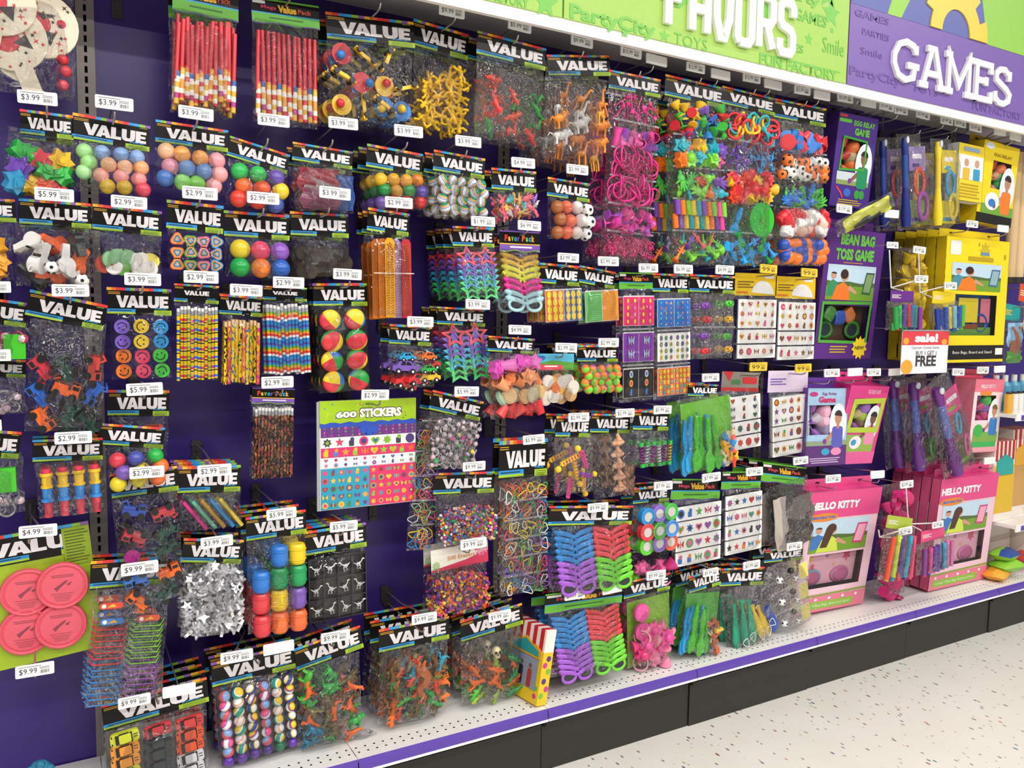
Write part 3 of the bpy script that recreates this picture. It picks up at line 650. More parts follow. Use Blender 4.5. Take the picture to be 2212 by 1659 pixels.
def wavy(w, z0, z1, amp, n=16, dz=0): return [(-w/2, z1), (w/2, z1)]+[(w/2-w*i/n, z0+amp*math.sin(i*12.566/n)) for i in range(n+1)]
def h_mega(pk, root, M, w, h, big=True):
    b = MB(); b.box((0, 0, -h/2), (w, .0012, h)); card = obj('header_card', b.mesh('header_card', M_CARD), root, M)
    b = MB(); b.rect(-w/2, w/2, -.07*h, 0, -.0011, 0); b.rect(-w/2, w/2, -.6*h, -.55*h, -.0011, 1)
    b.flat(wavy(w, -1.0*h, -.82*h, .03*h), -.0010, 2); b.flat(wavy(w, -.95*h, -.6*h, .03*h), -.0012, 0); b.rect(-w*.48, -w*.3, -.22*h, -.1*h, -.0012, 3); b.rect(-w*.25, w*.25, -.78*h, -.72*h, -.0014, 4)
    obj('printed_band', b.mesh('printed_band', [ink('#63b232'), ink('#35a6dc'), ink('#5a3f8c'), ink('#d9d6d0'), ink('#2c6a16')]), card)
    I = Matrix.Identity(4)
    fit_text('lettering', 'Mega', card, I, -w*.36, -w*.14, -.45*h, -.26*h, ink('#d63a5c'), .02, -.0014)
    fit_text('lettering', 'Value', card, I, -w*.12, w*.16, -.5*h, -.2*h, ink('#f0b72b'), .06, -.0014); fit_text('lettering', 'Pack', card, I, w*.18, w*.38, -.45*h, -.26*h, ink('#e0543a'), .02, -.0014)
    return card
def h_favor(pk, root, M, w, h):
    b = MB(); b.box((0, 0, -h/2), (w, .0012, h)); card = obj('header_card', b.mesh('header_card', M_CARD), root, M)
    b = MB(); b.rect(-w/2, w/2, -.06*h, 0, -.0011, 1); b.rect(-w/2, w/2, -.66*h, -.61*h, -.0011, 0); b.flat(wavy(w, -1.0*h, -.9*h, .04*h), -.0010, 2); b.flat(wavy(w, -.95*h, -.66*h, .04*h), -.0012, 1); b.rect(-w*.25, w*.3, -.82*h, -.74*h, -.0014, 3)
    obj('printed_band', b.mesh('printed_band', [ink('#f2c02f'), ink('#7a4fae'), ink('#8cc63f'), ink('#e2dcea')]), card)
    I = Matrix.Identity(4); x = -w*.38
    for ch, c, ww in (('F', '#e0352f', .08), ('a', '#f2b22a', .07), ('v', '#8dbf3c', .07), ('o', '#3aa0dd', .08), ('r', '#8d5aa6', .05), (' ', '', .05), ('P', '#ee6a30', .09), ('a', '#8dbf3c', .07), ('c', '#3aa0dd', .07), ('k', '#f2b22a', .08)):
        if c: fit_text('lettering', ch, card, I, x, x+w*ww*.86, -.5*h, -.5*h+(.3*h if ch in 'FPk' else .22*h), ink(c), .05, -.0014)
        x += w*ww*1.06
    return card
def h_plain(pk, root, M, w, h, bg='#f2c41f', fg='#8a6a10', words=None, extra=None):
    b = MB(); b.box((0, 0, -h/2), (w, .0012, h)); card = obj('header_card', b.mesh('header_card', mat(bg, .35)), root, M)
    b = MB()
    for k in range(3): b.rect(-w*.44, -w*(.05+.1*(k % 2)), -h*(.42+.12*k), -h*(.36+.12*k), -.0011)
    obj('printed_band', b.mesh('printed_band', ink(fg)), card)
    I = Matrix.Identity(4)
    if words: fit_text('lettering', words[0], card, I, -w*.4, w*.4, -h*.62, -h*.34, ink(words[1]), .02, -.0013)
    if extra: extra(card, w, h)
    return card

def film_mesh(w, h, t, seed, top_t=.006, taper=1.0, fillz=.35):
    """soft clear bag: flat where it meets the card, bulging over the contents, sealed at the foot"""
    r = random.Random(seed); nx, nz = 12, 14; b = MB(); vs = []
    p1, p2, p3 = r.uniform(0, 6), r.uniform(0, 6), r.uniform(0, 6)
    for side in (0, 1):
        for j in range(nz+1):
            v = j/nz
            env = min(1, (v/.30)**.8)*min(1, ((1-v)/.07)**.6)
            ww = w*(1-(1-taper)*v)
            for i in range(nx+1):
                u = i/nx*2-1
                e2 = max(0.0, 1-abs(u)**3.2)
                wr = .0025*math.sin(7*u+p1+5*v)+.002*math.sin(13*v+p2+3*u)
                d = (top_t*.5+t*env)*e2
                y = -(d+wr*env) if side == 0 else .25*d*.3+.001
                vs.append((u*ww/2+.0015*math.sin(9*v+p3)*(1 if abs(u) > .9 else 0), y, -v*h))
    fs = []; o = (nx+1)*(nz+1)
    for s0 in (0, 1):
        for j in range(nz):
            for i in range(nx):
                a = s0*o+j*(nx+1)+i; q = (a, a+nx+1, a+nx+2, a+1)
                fs.append(q if s0 == 0 else q[::-1])
    b.add(vs, fs, 0, True); return b

PACKS = {}
def ysolve(px, py, tx, ty, lo=-.265, hi=-.09):
    X = at(tx, ty, -.305).x; best = None
    for i in range(41):
        Y = lo+(hi-lo)*i/40; d = abs(at(px, py, Y).x-X)
        if best is None or d < best[0]-1e-4: best = (d, Y)
    return best[1]
def P(short, label, tlx, tly, trx, try_, hby, bcx, bcy, content=None, tag_=None, Y=None, n=0, dy=.018, hdr=h_value, film='bag', Tk=.035, bw=.97, hk=True, group=None, ptag=None, taper=1.0, name='toy_pack', cat='toy pack', gap=0.0, tilt=0.0, hargs={}):
    """one bag on its hook: header corners, header foot, and foot of the bag as the photograph shows them"""
    mx, my = (tlx+trx)/2, (tly+try_)/2
    if Y is None:
        Y = -.22
        if tag_ and mx > 560: Y = ysolve(mx, my, (tag_[0]+tag_[2])/2, (tag_[1]+tag_[3])/2)
    a, b = at(tlx, tly, Y), at(trx, try_, Y); c = (a+b)/2
    w = math.hypot(b.x-a.x, b.z-a.z); roll = math.atan2(b.z-a.z, b.x-a.x)
    hb = at(tlx, hby, Y); hh = abs(a.z-hb.z)*math.cos(roll)
    bc = at(bcx, bcy, Y); down = bc-c; L = math.hypot(down.x, down.z); br = math.atan2(down.x, -down.z)   # hang angle
    L = min(L, (c.z-LIPZ-.014)/max(.5, math.cos(br)))
    pk = Pack(); pk.w, pk.hh, pk.Y, pk.c, pk.short = w, hh, Y, c, short
    root = thing(name, label, cat, T(c.x, c.y, c.z) @ RX(tilt), group)
    pk.root = root; HM = RY(-roll); pk.B = RY(-br) @ T(0, 0, -hh*.96); pk.h = L-hh*.96; pk.bw = w*bw; pk.T = Tk
    hdr(pk, root, HM, w, hh, **hargs)
    if content: content(pk, (-pk.bw/2*.94, pk.bw/2*.94, -.012-gap, -pk.h*.985))
    if film:
        o = obj('clear_bag', film_mesh(pk.bw, pk.h+.004, Tk, len(PACKS), taper=taper).mesh('clear_bag', film_mat(film)), root, pk.B @ T(0, 0, .004))
    dy = max(dy, 1.35*Tk); n = min(n, max(0, int((-.03-Y)/dy)))
    # more of the same behind it on the hook
    for k in range(n):
        r2 = copy_tree(root); r2.matrix_basis = T(c.x+rnd(-.004, .004), c.y+dy*(k+1), c.z+rnd(-.003, .003)) @ RX(tilt) @ RY(rnd(-.02, .02))
        r2['label'] = short+', one of those hanging behind the front pack'; r2['group'] = 'more packs behind the '+short; root['group'] = 'more packs behind the '+short
    if hk: hook(c.x, c.z-.012, short, tag_, ptag, Y)
    PACKS[short] = pk; return pk
def add(pk, name, mesh, M, m=None, parent=None):
    return obj(name, mesh, parent or pk.root, (pk.B @ M) if parent is None else M, m)

M_WIRE = mat('#b9b4b0', .3, metal=.8); M_PLATE = mat('#4a4748', .4, metal=.5)
HOOKN = [0]
def hook(x, z, short, tg=None, price=None, Y=-.22, lab=None):
    tp = -.300
    t = thing('peg_hook', lab or 'metal wire hook carrying the '+short, 'hook', T(x, 0, z))
    b = MB(); b.box((0, -.003, .018), (.024, .004, .06)); b.box((0, -.006, .0), (.03, .004, .008)); b.box((0, -.006, .036), (.03, .004, .008)); obj('wall_plate', b.mesh('wall_plate', M_PLATE), t)
    b = MB(); b.tube([(0, -.004, 0), (0, tp*.5, 0), (0, tp+.03, .001), (0, tp+.012, .006), (0, tp+.006, .016)], .0026, 6); obj('product_wire', b.mesh('product_wire', M_WIRE), t)
    if tg:
        q = at((tg[0]+tg[2])/2, (tg[1]+tg[3])/2, -.305)
        b = MB(); b.tube([(0, -.004, .036), (0, tp*.4, .036), (q.x-x, q.y+.012, q.z-z+.012), (q.x-x, q.y+.004, q.z-z+.012)], .0022, 6); obj('tag_wire', b.mesh('tag_wire', M_WIRE), t)
        price_tag(q, tg, price or (tg[4] if len(tg) > 4 else None), short)
    return t
_tagm = {}
def price_tag(q, tg, price, short, kind='white', place=None, stem=False):
    col = '#f2f1ef' if kind == 'white' else '#f3c63a'
    blank = not price
    lab = (f'blank {kind} price tag for the {short}' if blank else f'{kind} {price} price tag for the {short}') if place is None else place
    ang = rnd(-.03, .03)
    a, b2 = at(tg[0], (tg[1]+tg[3])/2, q.y), at(tg[2], (tg[1]+tg[3])/2, q.y)
    t = thing('price_tag', lab, 'price tag', T(q.x, q.y, q.z) @ RY(ang) @ RX(rnd(-.08, .05)))
    k = ('plate', kind)
    if k not in _tagm:
        b = MB(); b.prism(rrect(-.037, .037, -.0135, .0135, .003), -.002, .002); _tagm[k] = b.mesh('plate', mat(col, .3))
        b = MB(); r = random.Random(1)
        for i in range(11): x = .010+i*.0016; b.rect(x, x+.0004+.0007*r.random(), -.0085, -.001, -.0023)
        for i in range(2): b.rect(.009, .028, .0015+.003*i, .0025+.003*i, -.0023)
        b.rect(-.031, .012, .0085, .0095, -.0023); _tagm['bar'] = b.mesh('barcode', ink('#3a3838'))
    sc = max(.75, min(1.15, (b2-a).length/.074))
    obj('plate', _tagm[k], t, S(sc))
    if stem: obj('tag_stem', MB().tube([(0, .001, .004), (0, -q.y-.003, .006)], .0018, 6).mesh('tag_stem', M_WIRE), t)
    if not blank:
        obj('barcode', _tagm['bar'], t, S(sc))
        fit_text('price_lettering', price, t, S(sc), -.030, .004, -.008, .0055, ink('#2b2a2a'), .0, -.0023)
    return t

# ------------------------------------------------------------------ contents
def c_grid(name, mesh, rows, r, mats, yk=.5, jit=.08, rot=False, sc=(1, 1, 1)):
    """things laid out in rows; rows = list of lists of colours (None leaves a gap); mats(colour)->material"""
    def f(pk, R):
        x0, x1, z0, z1 = R; nr = len(rows)
        for j, row in enumerate(rows):
            nc = len(row)
            for i, c in enumerate(row):
                if c is None: continue
                dx, dz = (x1-x0)/nc, (z0-z1)/nr
                x = x0+dx*(i+.5)+rnd(-jit, jit)*dx; z = z0-dz*(j+.5)+rnd(-jit, jit)*dz
                s = r*min(dx, dz)
                if mesh in ('ball', 'soccer'): s = r*min(.62*max(dx, dz)+.45*min(dx, dz), 1.45*min(dx, dz))
                if mesh in ('ball', 'soccer') and jit > .05: x += dx*(.16 if j % 2 else -.1)
                M = T(x, -pk.T*yk+rnd(-.003, .003)-(.004 if j % 2 else 0), z)
                if rot: M = M @ RY(rnd(0, 6.28)) if rot == 'flat' else M @ Euler((rnd(0, 6), rnd(0, 6), rnd(0, 6))).to_matrix().to_4x4()
                add(pk, name, lib(mesh) if isinstance(mesh, str) else mesh, M @ S(s*sc[0], s*sc[1], s*sc[2]), mats(c) if c != 0 else None)
    return f
def c_pile(name, meshes, cols, size, fill=1.0, n=None, mats=toy, flat=.5, yk=.5, cover=1.75, upright=False, stuff=False):
    """a loose heap in the bag: jittered rows from the foot up to the given fill"""
    meshes = [meshes] if isinstance(meshes, str) else meshes
    def f(pk, R):
        x0, x1, z0, z1 = R; H = (z0-z1)*fill; Wd = x1-x0
        step = size/cover; nx = max(1, round((Wd-size*.5)/step)); nz = max(1, round((H-size*.4)/step)); k = 0
        if stuff: MBs = []
        for j in range(nz):
            for i in range(nx):
                x = x0+size*.42+(Wd-size*.84)*((i+.5*(j % 2)*.6)/max(1, nx-1+.3) if nx > 1 else .5)+rnd(-.14, .14)*size
                z = z1+size*.36+step*j+rnd(-.14, .14)*size
                y = -pk.T*rnd(yk-.2, yk+.22)
                if upright: E = Euler((rnd(-.15, .15), rnd(-.35, .35), rnd(-.4, .4)))
                else: E = Euler((rnd(-1, 1)*flat, rnd(0, 6.28), rnd(-1, 1)*flat))
                if meshes[0] in ('giraffe',) and j > nz*.5: ms = 'giraffe'
                else: ms = meshes[k % len(meshes)] if len(meshes) > 1 else meshes[0]
                c = random.choice(cols); k += 1
                s = size*rnd(1.0, 1.25)
                add(pk, name, lib(ms), T(max(x0+.3*size, min(x1-.3*size, x)), y, z) @ E.to_matrix().to_4x4() @ S(s), mats(c))
    return f
def c_bits(name, cols, size, n, fill=1.0, shape='bead', mats=toy):
    """hundreds of tiny pieces nobody could count: one mesh"""
    def f(pk, R):
        x0, x1, z0, z1 = R; b = MB(); H = (z0-z1)*fill
        for i in range(n):
            u, v = random.random(), random.random()**1.15
            x = x0+(x1-x0)*u; z = z1+size*.5+H*v*(1-.25*abs(u-.5)); y = -pk.T*rnd(.15, .92)*(1-.6*v*v)
            s = size*rnd(.7, 1.2); b.X = T(x, y, z) @ Euler((rnd(0, 6), rnd(0, 6), rnd(0, 6))).to_matrix().to_4x4() @ S(s)
            mi = random.randrange(len(cols))
            if shape == 'bead': b.cyl((0, -.3, 0), (0, .3, 0), .5, .5, 5, mi, True, False)
            elif shape == 'star': b.prism(starp(0, 0, .55, .25, 5 if i % 2 else 4), -.12, .12, mi)
            elif shape == 'loop': b.ring((0, 0, 0), .42, .09, 8, 4, mi)
            else: b.box((0, 0, 0), (1, .5, .6), mi); b.box((.2, 0, .3), (.4, .4, .4), mi)
        o = add(pk, name, b.mesh(name, [mats(c) for c in cols]), Matrix.Identity(4)); o['kind'] = 'stuff'
    return f
def c_seq(*fs):
    def f(pk, R):
        for q in fs: q(pk, R)
    return f
def c_rows(*fs, seal=True, gap=.06):
    """stacked compartments, each closed by a heat seal"""
    def f(pk, R):
        x0, x1, z0, z1 = R; n = len(fs); h = (z0-z1)/n
        for j, q in enumerate(fs):
            if q: q(pk, (x0, x1, z0-h*j-h*gap, z0-h*(j+1)+h*gap))
            if seal and j: add(pk, 'heat_seal', (MB().box((0, -pk.T*.45, 0), (x1-x0, .001, .006))).mesh('heat_seal', mat('#c9c6c8', .2, alpha=.35)), T((x0+x1)/2, 0, z0-h*j))
    return f
def c_cols(*fs):
    def f(pk, R):
        x0, x1, z0, z1 = R; n = len(fs); w = (x1-x0)/n
        for j, q in enumerate(fs):
            if q: q(pk, (x0+w*j+w*.03, x0+w*(j+1)-w*.03, z0, z1))
    return f
def c_sub(q, a0, a1, b0, b1):
    def f(pk, R):
        x0, x1, z0, z1 = R; q(pk, (x0+(x1-x0)*a0, x0+(x1-x0)*a1, z0-(z0-z1)*b0, z0-(z0-z1)*b1))
    return f
def c_pencils(n, mats, rub='#e9e7e6', ferr='#c9cace', bare=False, name='pencil', lean=0.0):
    """a flat row of pencils with ferrule and rubber at the top"""
    def f(pk, R):
        x0, x1, z0, z1 = R; d = (x1-x0)/n; L = z0-z1
        for i in range(n):
            x = x0+d*(i+.5); m = mats[i % len(mats)]; dz = rnd(-.004, .004)
            sh = add(pk, name, lib('hexrod'), T(x, -pk.T*.45, z0-L*.55+dz) @ RY(lean) @ S(d*.98, d*.98, L*.9), m)
            if bare: add(pk, 'point', (MB().cyl((0, 0, 0), (0, 0, 1), .5, .5, 8)).mesh('point', toy('#dfb98a')) if 'bp' not in _lib else _lib['bp'], T(x, -pk.T*.45, z0-L*.1+dz) @ S(d*.9, d*.9, L*.08))
            else:
                add(pk, 'ferrule', lib('rod'), T(x, -pk.T*.45, z0-L*.075+dz) @ S(d*1.0, d*1.0, L*.06), mat(ferr, .25, metal=.6))
                add(pk, 'rubber', lib('rod'), T(x, -pk.T*.45, z0-L*.025+dz) @ S(d*.92, d*.92, L*.05), toy(rub))
    return f
MOTIF = ['#d0364a', '#3c6fb8', '#57a24a', '#e58a2c', '#8a4fa0', '#d86a9a', '#2d2a30', '#b5402f']
def motif_mesh(w, h, nx, nz, cols, seed, base='#f3f1ec', size=.62, kinds=(0, 1, 2, 3, 4, 5)):
    """printed sheet: small coloured shapes on a card"""
    r = random.Random(seed); b = MB(); b.box((0, 0, 0), (w, .0016, h)); pr = MB(); ms = [ink(c) for c in cols]
    for j in range(nz):
        for i in range(nx):
            cx = -w/2+w*(i+.5)/nx; cz = h/2-h*(j+.5)/nz; s = size*min(w/nx, h/nz)/2; k = r.choice(kinds); c = r.randrange(len(cols)); c2 = r.randrange(len(cols)); y = -.0012
            if k == 0: pr.flat(heartp(cx, cz, s), y, c); pr.flat(heartp(cx, cz, s*.5), y-.0002, c2)
            elif k == 1: pr.flat(starp(cx, cz, s, s*.45), y, c)
            elif k == 2: pr.flat(circ(cx, cz, s, s, 14), y, c); pr.flat(circ(cx, cz, s*.6, s*.6, 10), y-.0002, c2)
            elif k == 3: pr.flat(starp(cx, cz, s, s*.6, 7), y, c); pr.flat(circ(cx, cz, s*.4, s*.4, 10), y-.0002, c2)
            elif k == 4: pr.flat([(cx-s, cz+s*.8), (cx-.1*s, cz), (cx-s*.8, cz-s*.8)], y, c); pr.flat([(cx+s, cz+s*.8), (cx+.1*s, cz), (cx+s*.8, cz-s*.8)], y, c); pr.rect(cx-.1*s, cx+.1*s, cz-s*.7, cz+s*.7, y-.0002, c2)
            else: pr.flat(rrect(cx-s*.6, cx+s*.5, cz-s*.9, cz+s*.3, s*.2), y, c); pr.flat(circ(cx+s*.1, cz+s*.5, s*.45, s*.45, 10), y-.0001, c2)
    return b.mesh('sheet', mat(base, .45)), pr.mesh('printed_motif', ms)
def c_sheets(spec, name='tattoo_sheet', cols=MOTIF, base='#f3f1ec', depth=2, size=.62):
    """spec: list of (nx, nz, weight): flat printed cards one under the other, a few deep"""
    def f(pk, R):
        x0, x1, z0, z1 = R; tot = sum(s[2] for s in spec); z = z0; H = z0-z1; g = .006
        for k, (nx, nz, wt) in enumerate(spec):
            h = H*wt/tot; sh, pr = motif_mesh(x1-x0, h-g, nx, nz, cols, hash((pk.short, k)) % 999 if False else len(pk.short)*7+k, base, size)
            for d in range(depth-1, -1, -1):
                o = add(pk, name, sh, T((x0+x1)/2+.001*d, -.012+.003*d, z-h/2-g/2))
                if d == 0: obj('printed_motif', pr, o)
            z -= h
    return f
def c_pads(cells, pr=None):
    """notepads side by side; cells = (material, n columns)"""
    def f(pk, R):
        x0, x1, z0, z1 = R; w = (x1-x0)/len(cells)
        for i, (m, mo) in enumerate(cells):
            cx = x0+w*(i+.5); hh = (z0-z1)*.9
            o = add(pk, 'notepad', lib('pad'), T(cx, -.014, (z0+z1)/2) @ S(w*.97, .02, hh), m)
            if mo:
                k = ('mo', mo); 
                if k not in _lib: _lib[k] = motif_mesh(1, 1, mo[0], mo[1], mo[2], mo[3], size=mo[4], kinds=mo[5] if len(mo) > 5 else (0, 1, 2, 3, 4, 5))[1]
                add(pk, 'cover_print', _lib[k], T(cx, -.0165, (z0+z1)/2) @ S(w*.9, 1, hh*.95))
    return f
def c_glasses(cols, mesh='glasses', sw=1.0, nshow=None, zs=1.0, name='sunglasses', dz=None):
    """pairs of sunglasses nested in a column, topmost first"""
    def f(pk, R):
        x0, x1, z0, z1 = R; w = (x1-x0)*sw; n = len(cols); st = (z0-z1-w*.3)/max(1, n-1)
        for i, c in enumerate(cols):
            z = z0-w*.16-st*i; y = -pk.T*.1-.0052*i
            add(pk, name, lib(mesh), T((x0+x1)/2, y, z) @ RX(-.15 if mesh == 'glasses' and i < n-1 else -.1) @ S(w, w*.5, w*zs), toy(c))
    return f
# ------------------------------------------------------------------ every pack on the wall, row by row
random.seed(11)
RED, ORG, YEL, GRN, BLU, PUR, PNK, TEA = '#d9303a', '#f07a2a', '#f2c42c', '#3fae3f', '#2f7fd0', '#7a4fb4', '#ee4f9a', '#28a5b5'
LIM = '#7fd23a'
pearl = lambda c: mat(c, .18)
# ---- top row
P('wooden paddle ball bag', 'clear bag of cream wooden paddles printed in red and black with red balls', -60, -75, 160, -60, -20, 60, 205,
  c_seq(c_sub(lambda pk, R: [add(pk, 'paddle', lib('paddle'), T(R[0]+(R[1]-R[0])*u, -.02-.008*k, R[3]+(R[2]-R[3])*v) @ RY(a) @ S(.19)) for k, (u, v, a) in enumerate(((.62, .62, .5), (.38, .42, -.35), (.2, .75, .2)))], 0, 1, 0, 1),
        c_sub(c_grid('ball', 'ball', [[RED], ['#c8404c'], ['#d05060']], .72, toy), .8, 1.0, .55, .95)), (38, 195, 124, 228, '$3.99'), Y=-.2, hk=False, film='crinkle', Tk=.05)
hook(at(50, -50, -.2).x, at(50, -60, -.2).z, 'wooden paddle ball bag')
hook(at(248, 210, -.2).x-.004, at(248, 222, -.2).z-.06, 'empty spot above the pearl balls') if False else None
STRAWS = [pattern('stripes', ['#d8404a', '#e8dfd2', '#e59b43', '#d8404a', '#efe9dc', '#e3b23c', '#e8dfd2'], .314), pattern('stripes', ['#e3b23c', '#efe9dc', '#3568a8', '#e3b23c', '#b83d86', '#efe9dc'], .314), pattern('stripes', ['#e59b43', '#efe9dc', '#e0c24a', '#e59b43', '#d8404a', '#efe9dc', '#e59b43'], .314)]
def c_straws(n, rows=1):
    def f(pk, R):
        x0, x1, z0, z1 = R; d = (x1-x0)/n; L = z0-z1
        for k in range(rows):
            for i in range(n):
                x = x0+d*(i+.5)+rnd(-.2, .2)*d*k; lean = rnd(-.04, .04); y = -pk.T*(.4+.22*k); dz = rnd(-.06, .06)*L*(1 if rows > 1 else .15)
                o = add(pk, 'red_stick', lib('rod'), T(x, y, z0-L*.38+dz) @ RY(lean) @ S(.0105, .0105, L*.62), toy('#cf3440'))
                add(pk, 'striped_grip', lib('rod'), T(x, y, z0-L*.78+dz) @ RY(lean) @ S(.0125, .0125, L*.36), STRAWS[(i+k) % 3])
    return f
P('loose striped stick bag', 'bag of long red sticks with loosely spread striped grips', 372, -45, 515, -14, 22, 440, 240, c_straws(13, 2), (386, 230, 461, 260, '$3.99'), Y=-.22, n=1, dy=.05, hdr=h_mega, hk=False, film='crinkle', Tk=.045)
hook(at(440, -35, -.22).x, at(440, -38, -.22).z, 'loose striped stick bag')
P('even striped stick bag', 'bag of long red sticks with evenly lined up striped grips', 541, -8, 688, 14, 46, 618, 272, c_straws(12), None, Y=-.22, hdr=h_mega, Tk=.03)
P('wind-up race car bag', 'black-headed bag of yellow race cars with red, blue and yellow launchers', 702, 25, 893, 48, 85, 802, 266,
  c_seq(c_sub(c_grid('launcher', 'disc', [[RED, None, None, None], [None, RED, YEL, None], [YEL, None, BLU, BLU]], .95, toy, yk=.35, sc=(1, .3, 1)), 0, 1, .02, .98),
        c_sub(c_grid('race_car', 'racer', [[None, YEL, YEL, None], [YEL, None, None, YEL], [None, YEL, YEL, None]], 1.25, toy, yk=.7, rot='flat'), 0, 1, .02, .98),
        c_sub(c_grid('blue_button', 'ball', [[BLU, None, None, None], [None, BLU, RED, None], [RED, None, YEL, YEL]], .36, toy, yk=.6), 0, 1, .02, .98),
        c_sub(c_grid('ramp', 'pad', [[None, None], [BLU, RED]], .5, toy, yk=.2, sc=(1.3, .1, 1.4)), .2, .8, .0, .7)),
  (949, 8, 1003, 38, '$9.99'), Y=-.215, n=2, dy=.045, hk=False, Tk=.045)
hook(at(800, 36, -.215).x, at(800, 40, -.215).z, 'wind-up race car bag')
P('stretchy yellow men bag', 'black-headed bag packed with small yellow bendy men', 893, 40, 1013, 75, 100, 953, 284, c_cols(c_pile('yellow_man', 'man', ['#efc01c', '#e8b514'], .042, .82), c_pile('yellow_man', 'man', ['#efc01c', '#e8b514'], .042, .92)), (949, 12, 1003, 38, '$9.99'), Y=-.2, Tk=.04, n=1, dy=.05)
P('red and green lizard bag', 'crinkly black-headed bag of red and green toy lizards', 1031, 66, 1180, 105, 118, 1097, 308, c_cols(c_pile('toy_lizard', ['lizard', 'snake'], ['#d93a30', '#2e8f3c', '#c94a3a'], .06, .85), c_pile('toy_lizard', ['snake', 'lizard'], ['#e05236', '#3f8f44', '#c23030'], .06, .8), c_pile('toy_lizard', ['lizard', 'snake'], ['#d93a30', '#2f7f3c'], .06, .78)), (1098, 45, 1147, 68, '$5.99'), film='foil', Tk=.05, n=1, dy=.055)
P('safari animal bag', 'crinkly black-headed bag of toy giraffes, lions and zebras', 1180, 118, 1315, 120, 165, 1238, 352, c_cols(*[c_pile('toy_animal', ['giraffe', 'beast', 'beast'], ['#e08a2a', '#e6a437', '#d9d6d2', '#c9742a'], .07, .86, upright=True) for k in range(3)]), (1234, 77, 1280, 103, '$9.99'), film='foil', Tk=.05, n=2, dy=.05)
PK = ['#d9247f', '#e23a90', '#c2186c']
P('pink favor strip', 'long six-part strip of pink party favors under a black card', 1315, 150, 1427, 172, 192, 1350, 568,
  c_rows(c_pile('pink_wand', 'wand', PK, .06, 1, flat=.3, cover=2.2), c_pile('pink_bubble', 'cup', ['#e44ba0', '#d0589a', '#8f3fb0'], .042, 1), c_pile('pink_bangle', 'bangle', PK, .055, 1, flat=.9, cover=2.6), c_pile('pink_bangle', 'bangle', ['#e23a90', '#d9247f'], .055, 1, flat=.9, cover=2.6), c_pile('pink_goblet', 'goblet', ['#d648a8', '#e23a90', '#a84ac0'], .044, 1), c_bits('pink_bead_necklace', ['#e04a86', '#d9247f', '#ee6a92'], .014, 260, .85, 'loop')), (1341, 102, 1385, 125, '$15.99'), film='crinkle', Tk=.045, n=1, dy=.1, taper=.98, bw=.95)
P('rainbow favor strip', 'long five-part strip of rainbow party favors under a black card', 1437, 160, 1565, 190, 208, 1500, 572,
  c_rows(c_pile('spinning_top', 'goblet', [RED, ORG, BLU, PUR, GRN, YEL], .045, .9), c_pile('plastic_charm', ['chunky', 'burst'], [PNK, PUR, ORG, LIM, TEA, YEL], .058, 1, flat=.3), c_pile('toy_hand', 'hand', [GRN, TEA, PUR, RED, ORG, LIM], .06, 1, flat=.5),
         c_seq(*[c_sub(lambda pk, R, k=k: [add(pk, 'recorder', lib('rod'), T(R[0]+(R[1]-R[0])*(i+.5)/10, -.02-.01*k, (R[2]+R[3])/2) @ RY(-.12+rnd(-.03, .03)) @ S(.021, .021, (R[2]-R[3])*1.0), toy(c)) for i, c in enumerate([[ORG, PUR, YEL, TEA, YEL, TEA, YEL, ORG, PUR, PNK], [PUR, ORG, LIM, YEL, TEA, PUR, ORG, LIM, PNK, LIM]][k])], 0, 1, [0, .48][1-k], [.52, 1][1-k]) for k in (0, 1)]),
         c_pile('toy_trumpet', 'trumpet', [ORG, TEA, PUR, LIM, '#f06a5a'], .07, 1, flat=.2, cover=2.2)), (1483, 136, 1522, 157, '$12.99'), film='crinkle', Tk=.045, n=1, dy=.1, bw=.93)
P('primary favor strip', 'long five-part strip of red, blue and green party favors', 1560, 185, 1675, 213, 225, 1607, 574,
  c_rows(c_pile('link_ring', 'ring', [RED, YEL, TEA], .05, 1, flat=.8, cover=2.2), c_cols(c_pile('purple_stick', 'wand', [PUR, '#6a3fae'], .06, .95, flat=.3, cover=2.8), c_pile('blue_stick', 'wand', ['#2a9ad8', '#2f8fd0'], .06, .95, flat=.3, cover=2.8)), c_pile('toy_top', ['burst', 'goblet'], [RED, YEL, '#e64a2a'], .05, 1), c_cols(c_pile('blue_flyer', 'glider', ['#2a9ad8', GRN], .08, .9), c_grid('green_spinner', 'propeller', [['#35b837']], 1.3, toy)), c_pile('green_flute', ['glider', 'trumpet'], ['#2fae3a', '#2a9ad8'], .07, .95, flat=.2, cover=2.2)), (1605, 158, 1642, 179, '$12.99'), film='crinkle', Tk=.045, n=1, dy=.1, bw=.93)
P('sports favor strip', 'long five-part strip of balls, hands and bottles under a black card', 1672, 212, 1785, 235, 255, 1722, 574,
  c_rows(c_pile('toy_heart', ['disc', 'cup'], [RED, '#e04050', BLU], .046, .95), c_pile('sports_ball', 'soccer', ['#eceae4', '#f07a2a'], .038, 1), c_pile('toy_hand', 'hand', ['#4fbf2f', BLU, GRN, '#2f6fd0'], .055, 1), c_pile('bubble_bottle', 'barrel', ['#e8e4e0', '#d9d0cc', RED, '#f0c8b8'], .042, .9), c_pile('marble_ball', 'ball', ['#f07a2a', '#2a4fae'], .04, 1)), (1716, 185, 1750, 205, '$12.99'), film='crinkle', Tk=.05, n=1, dy=.1, bw=.93)
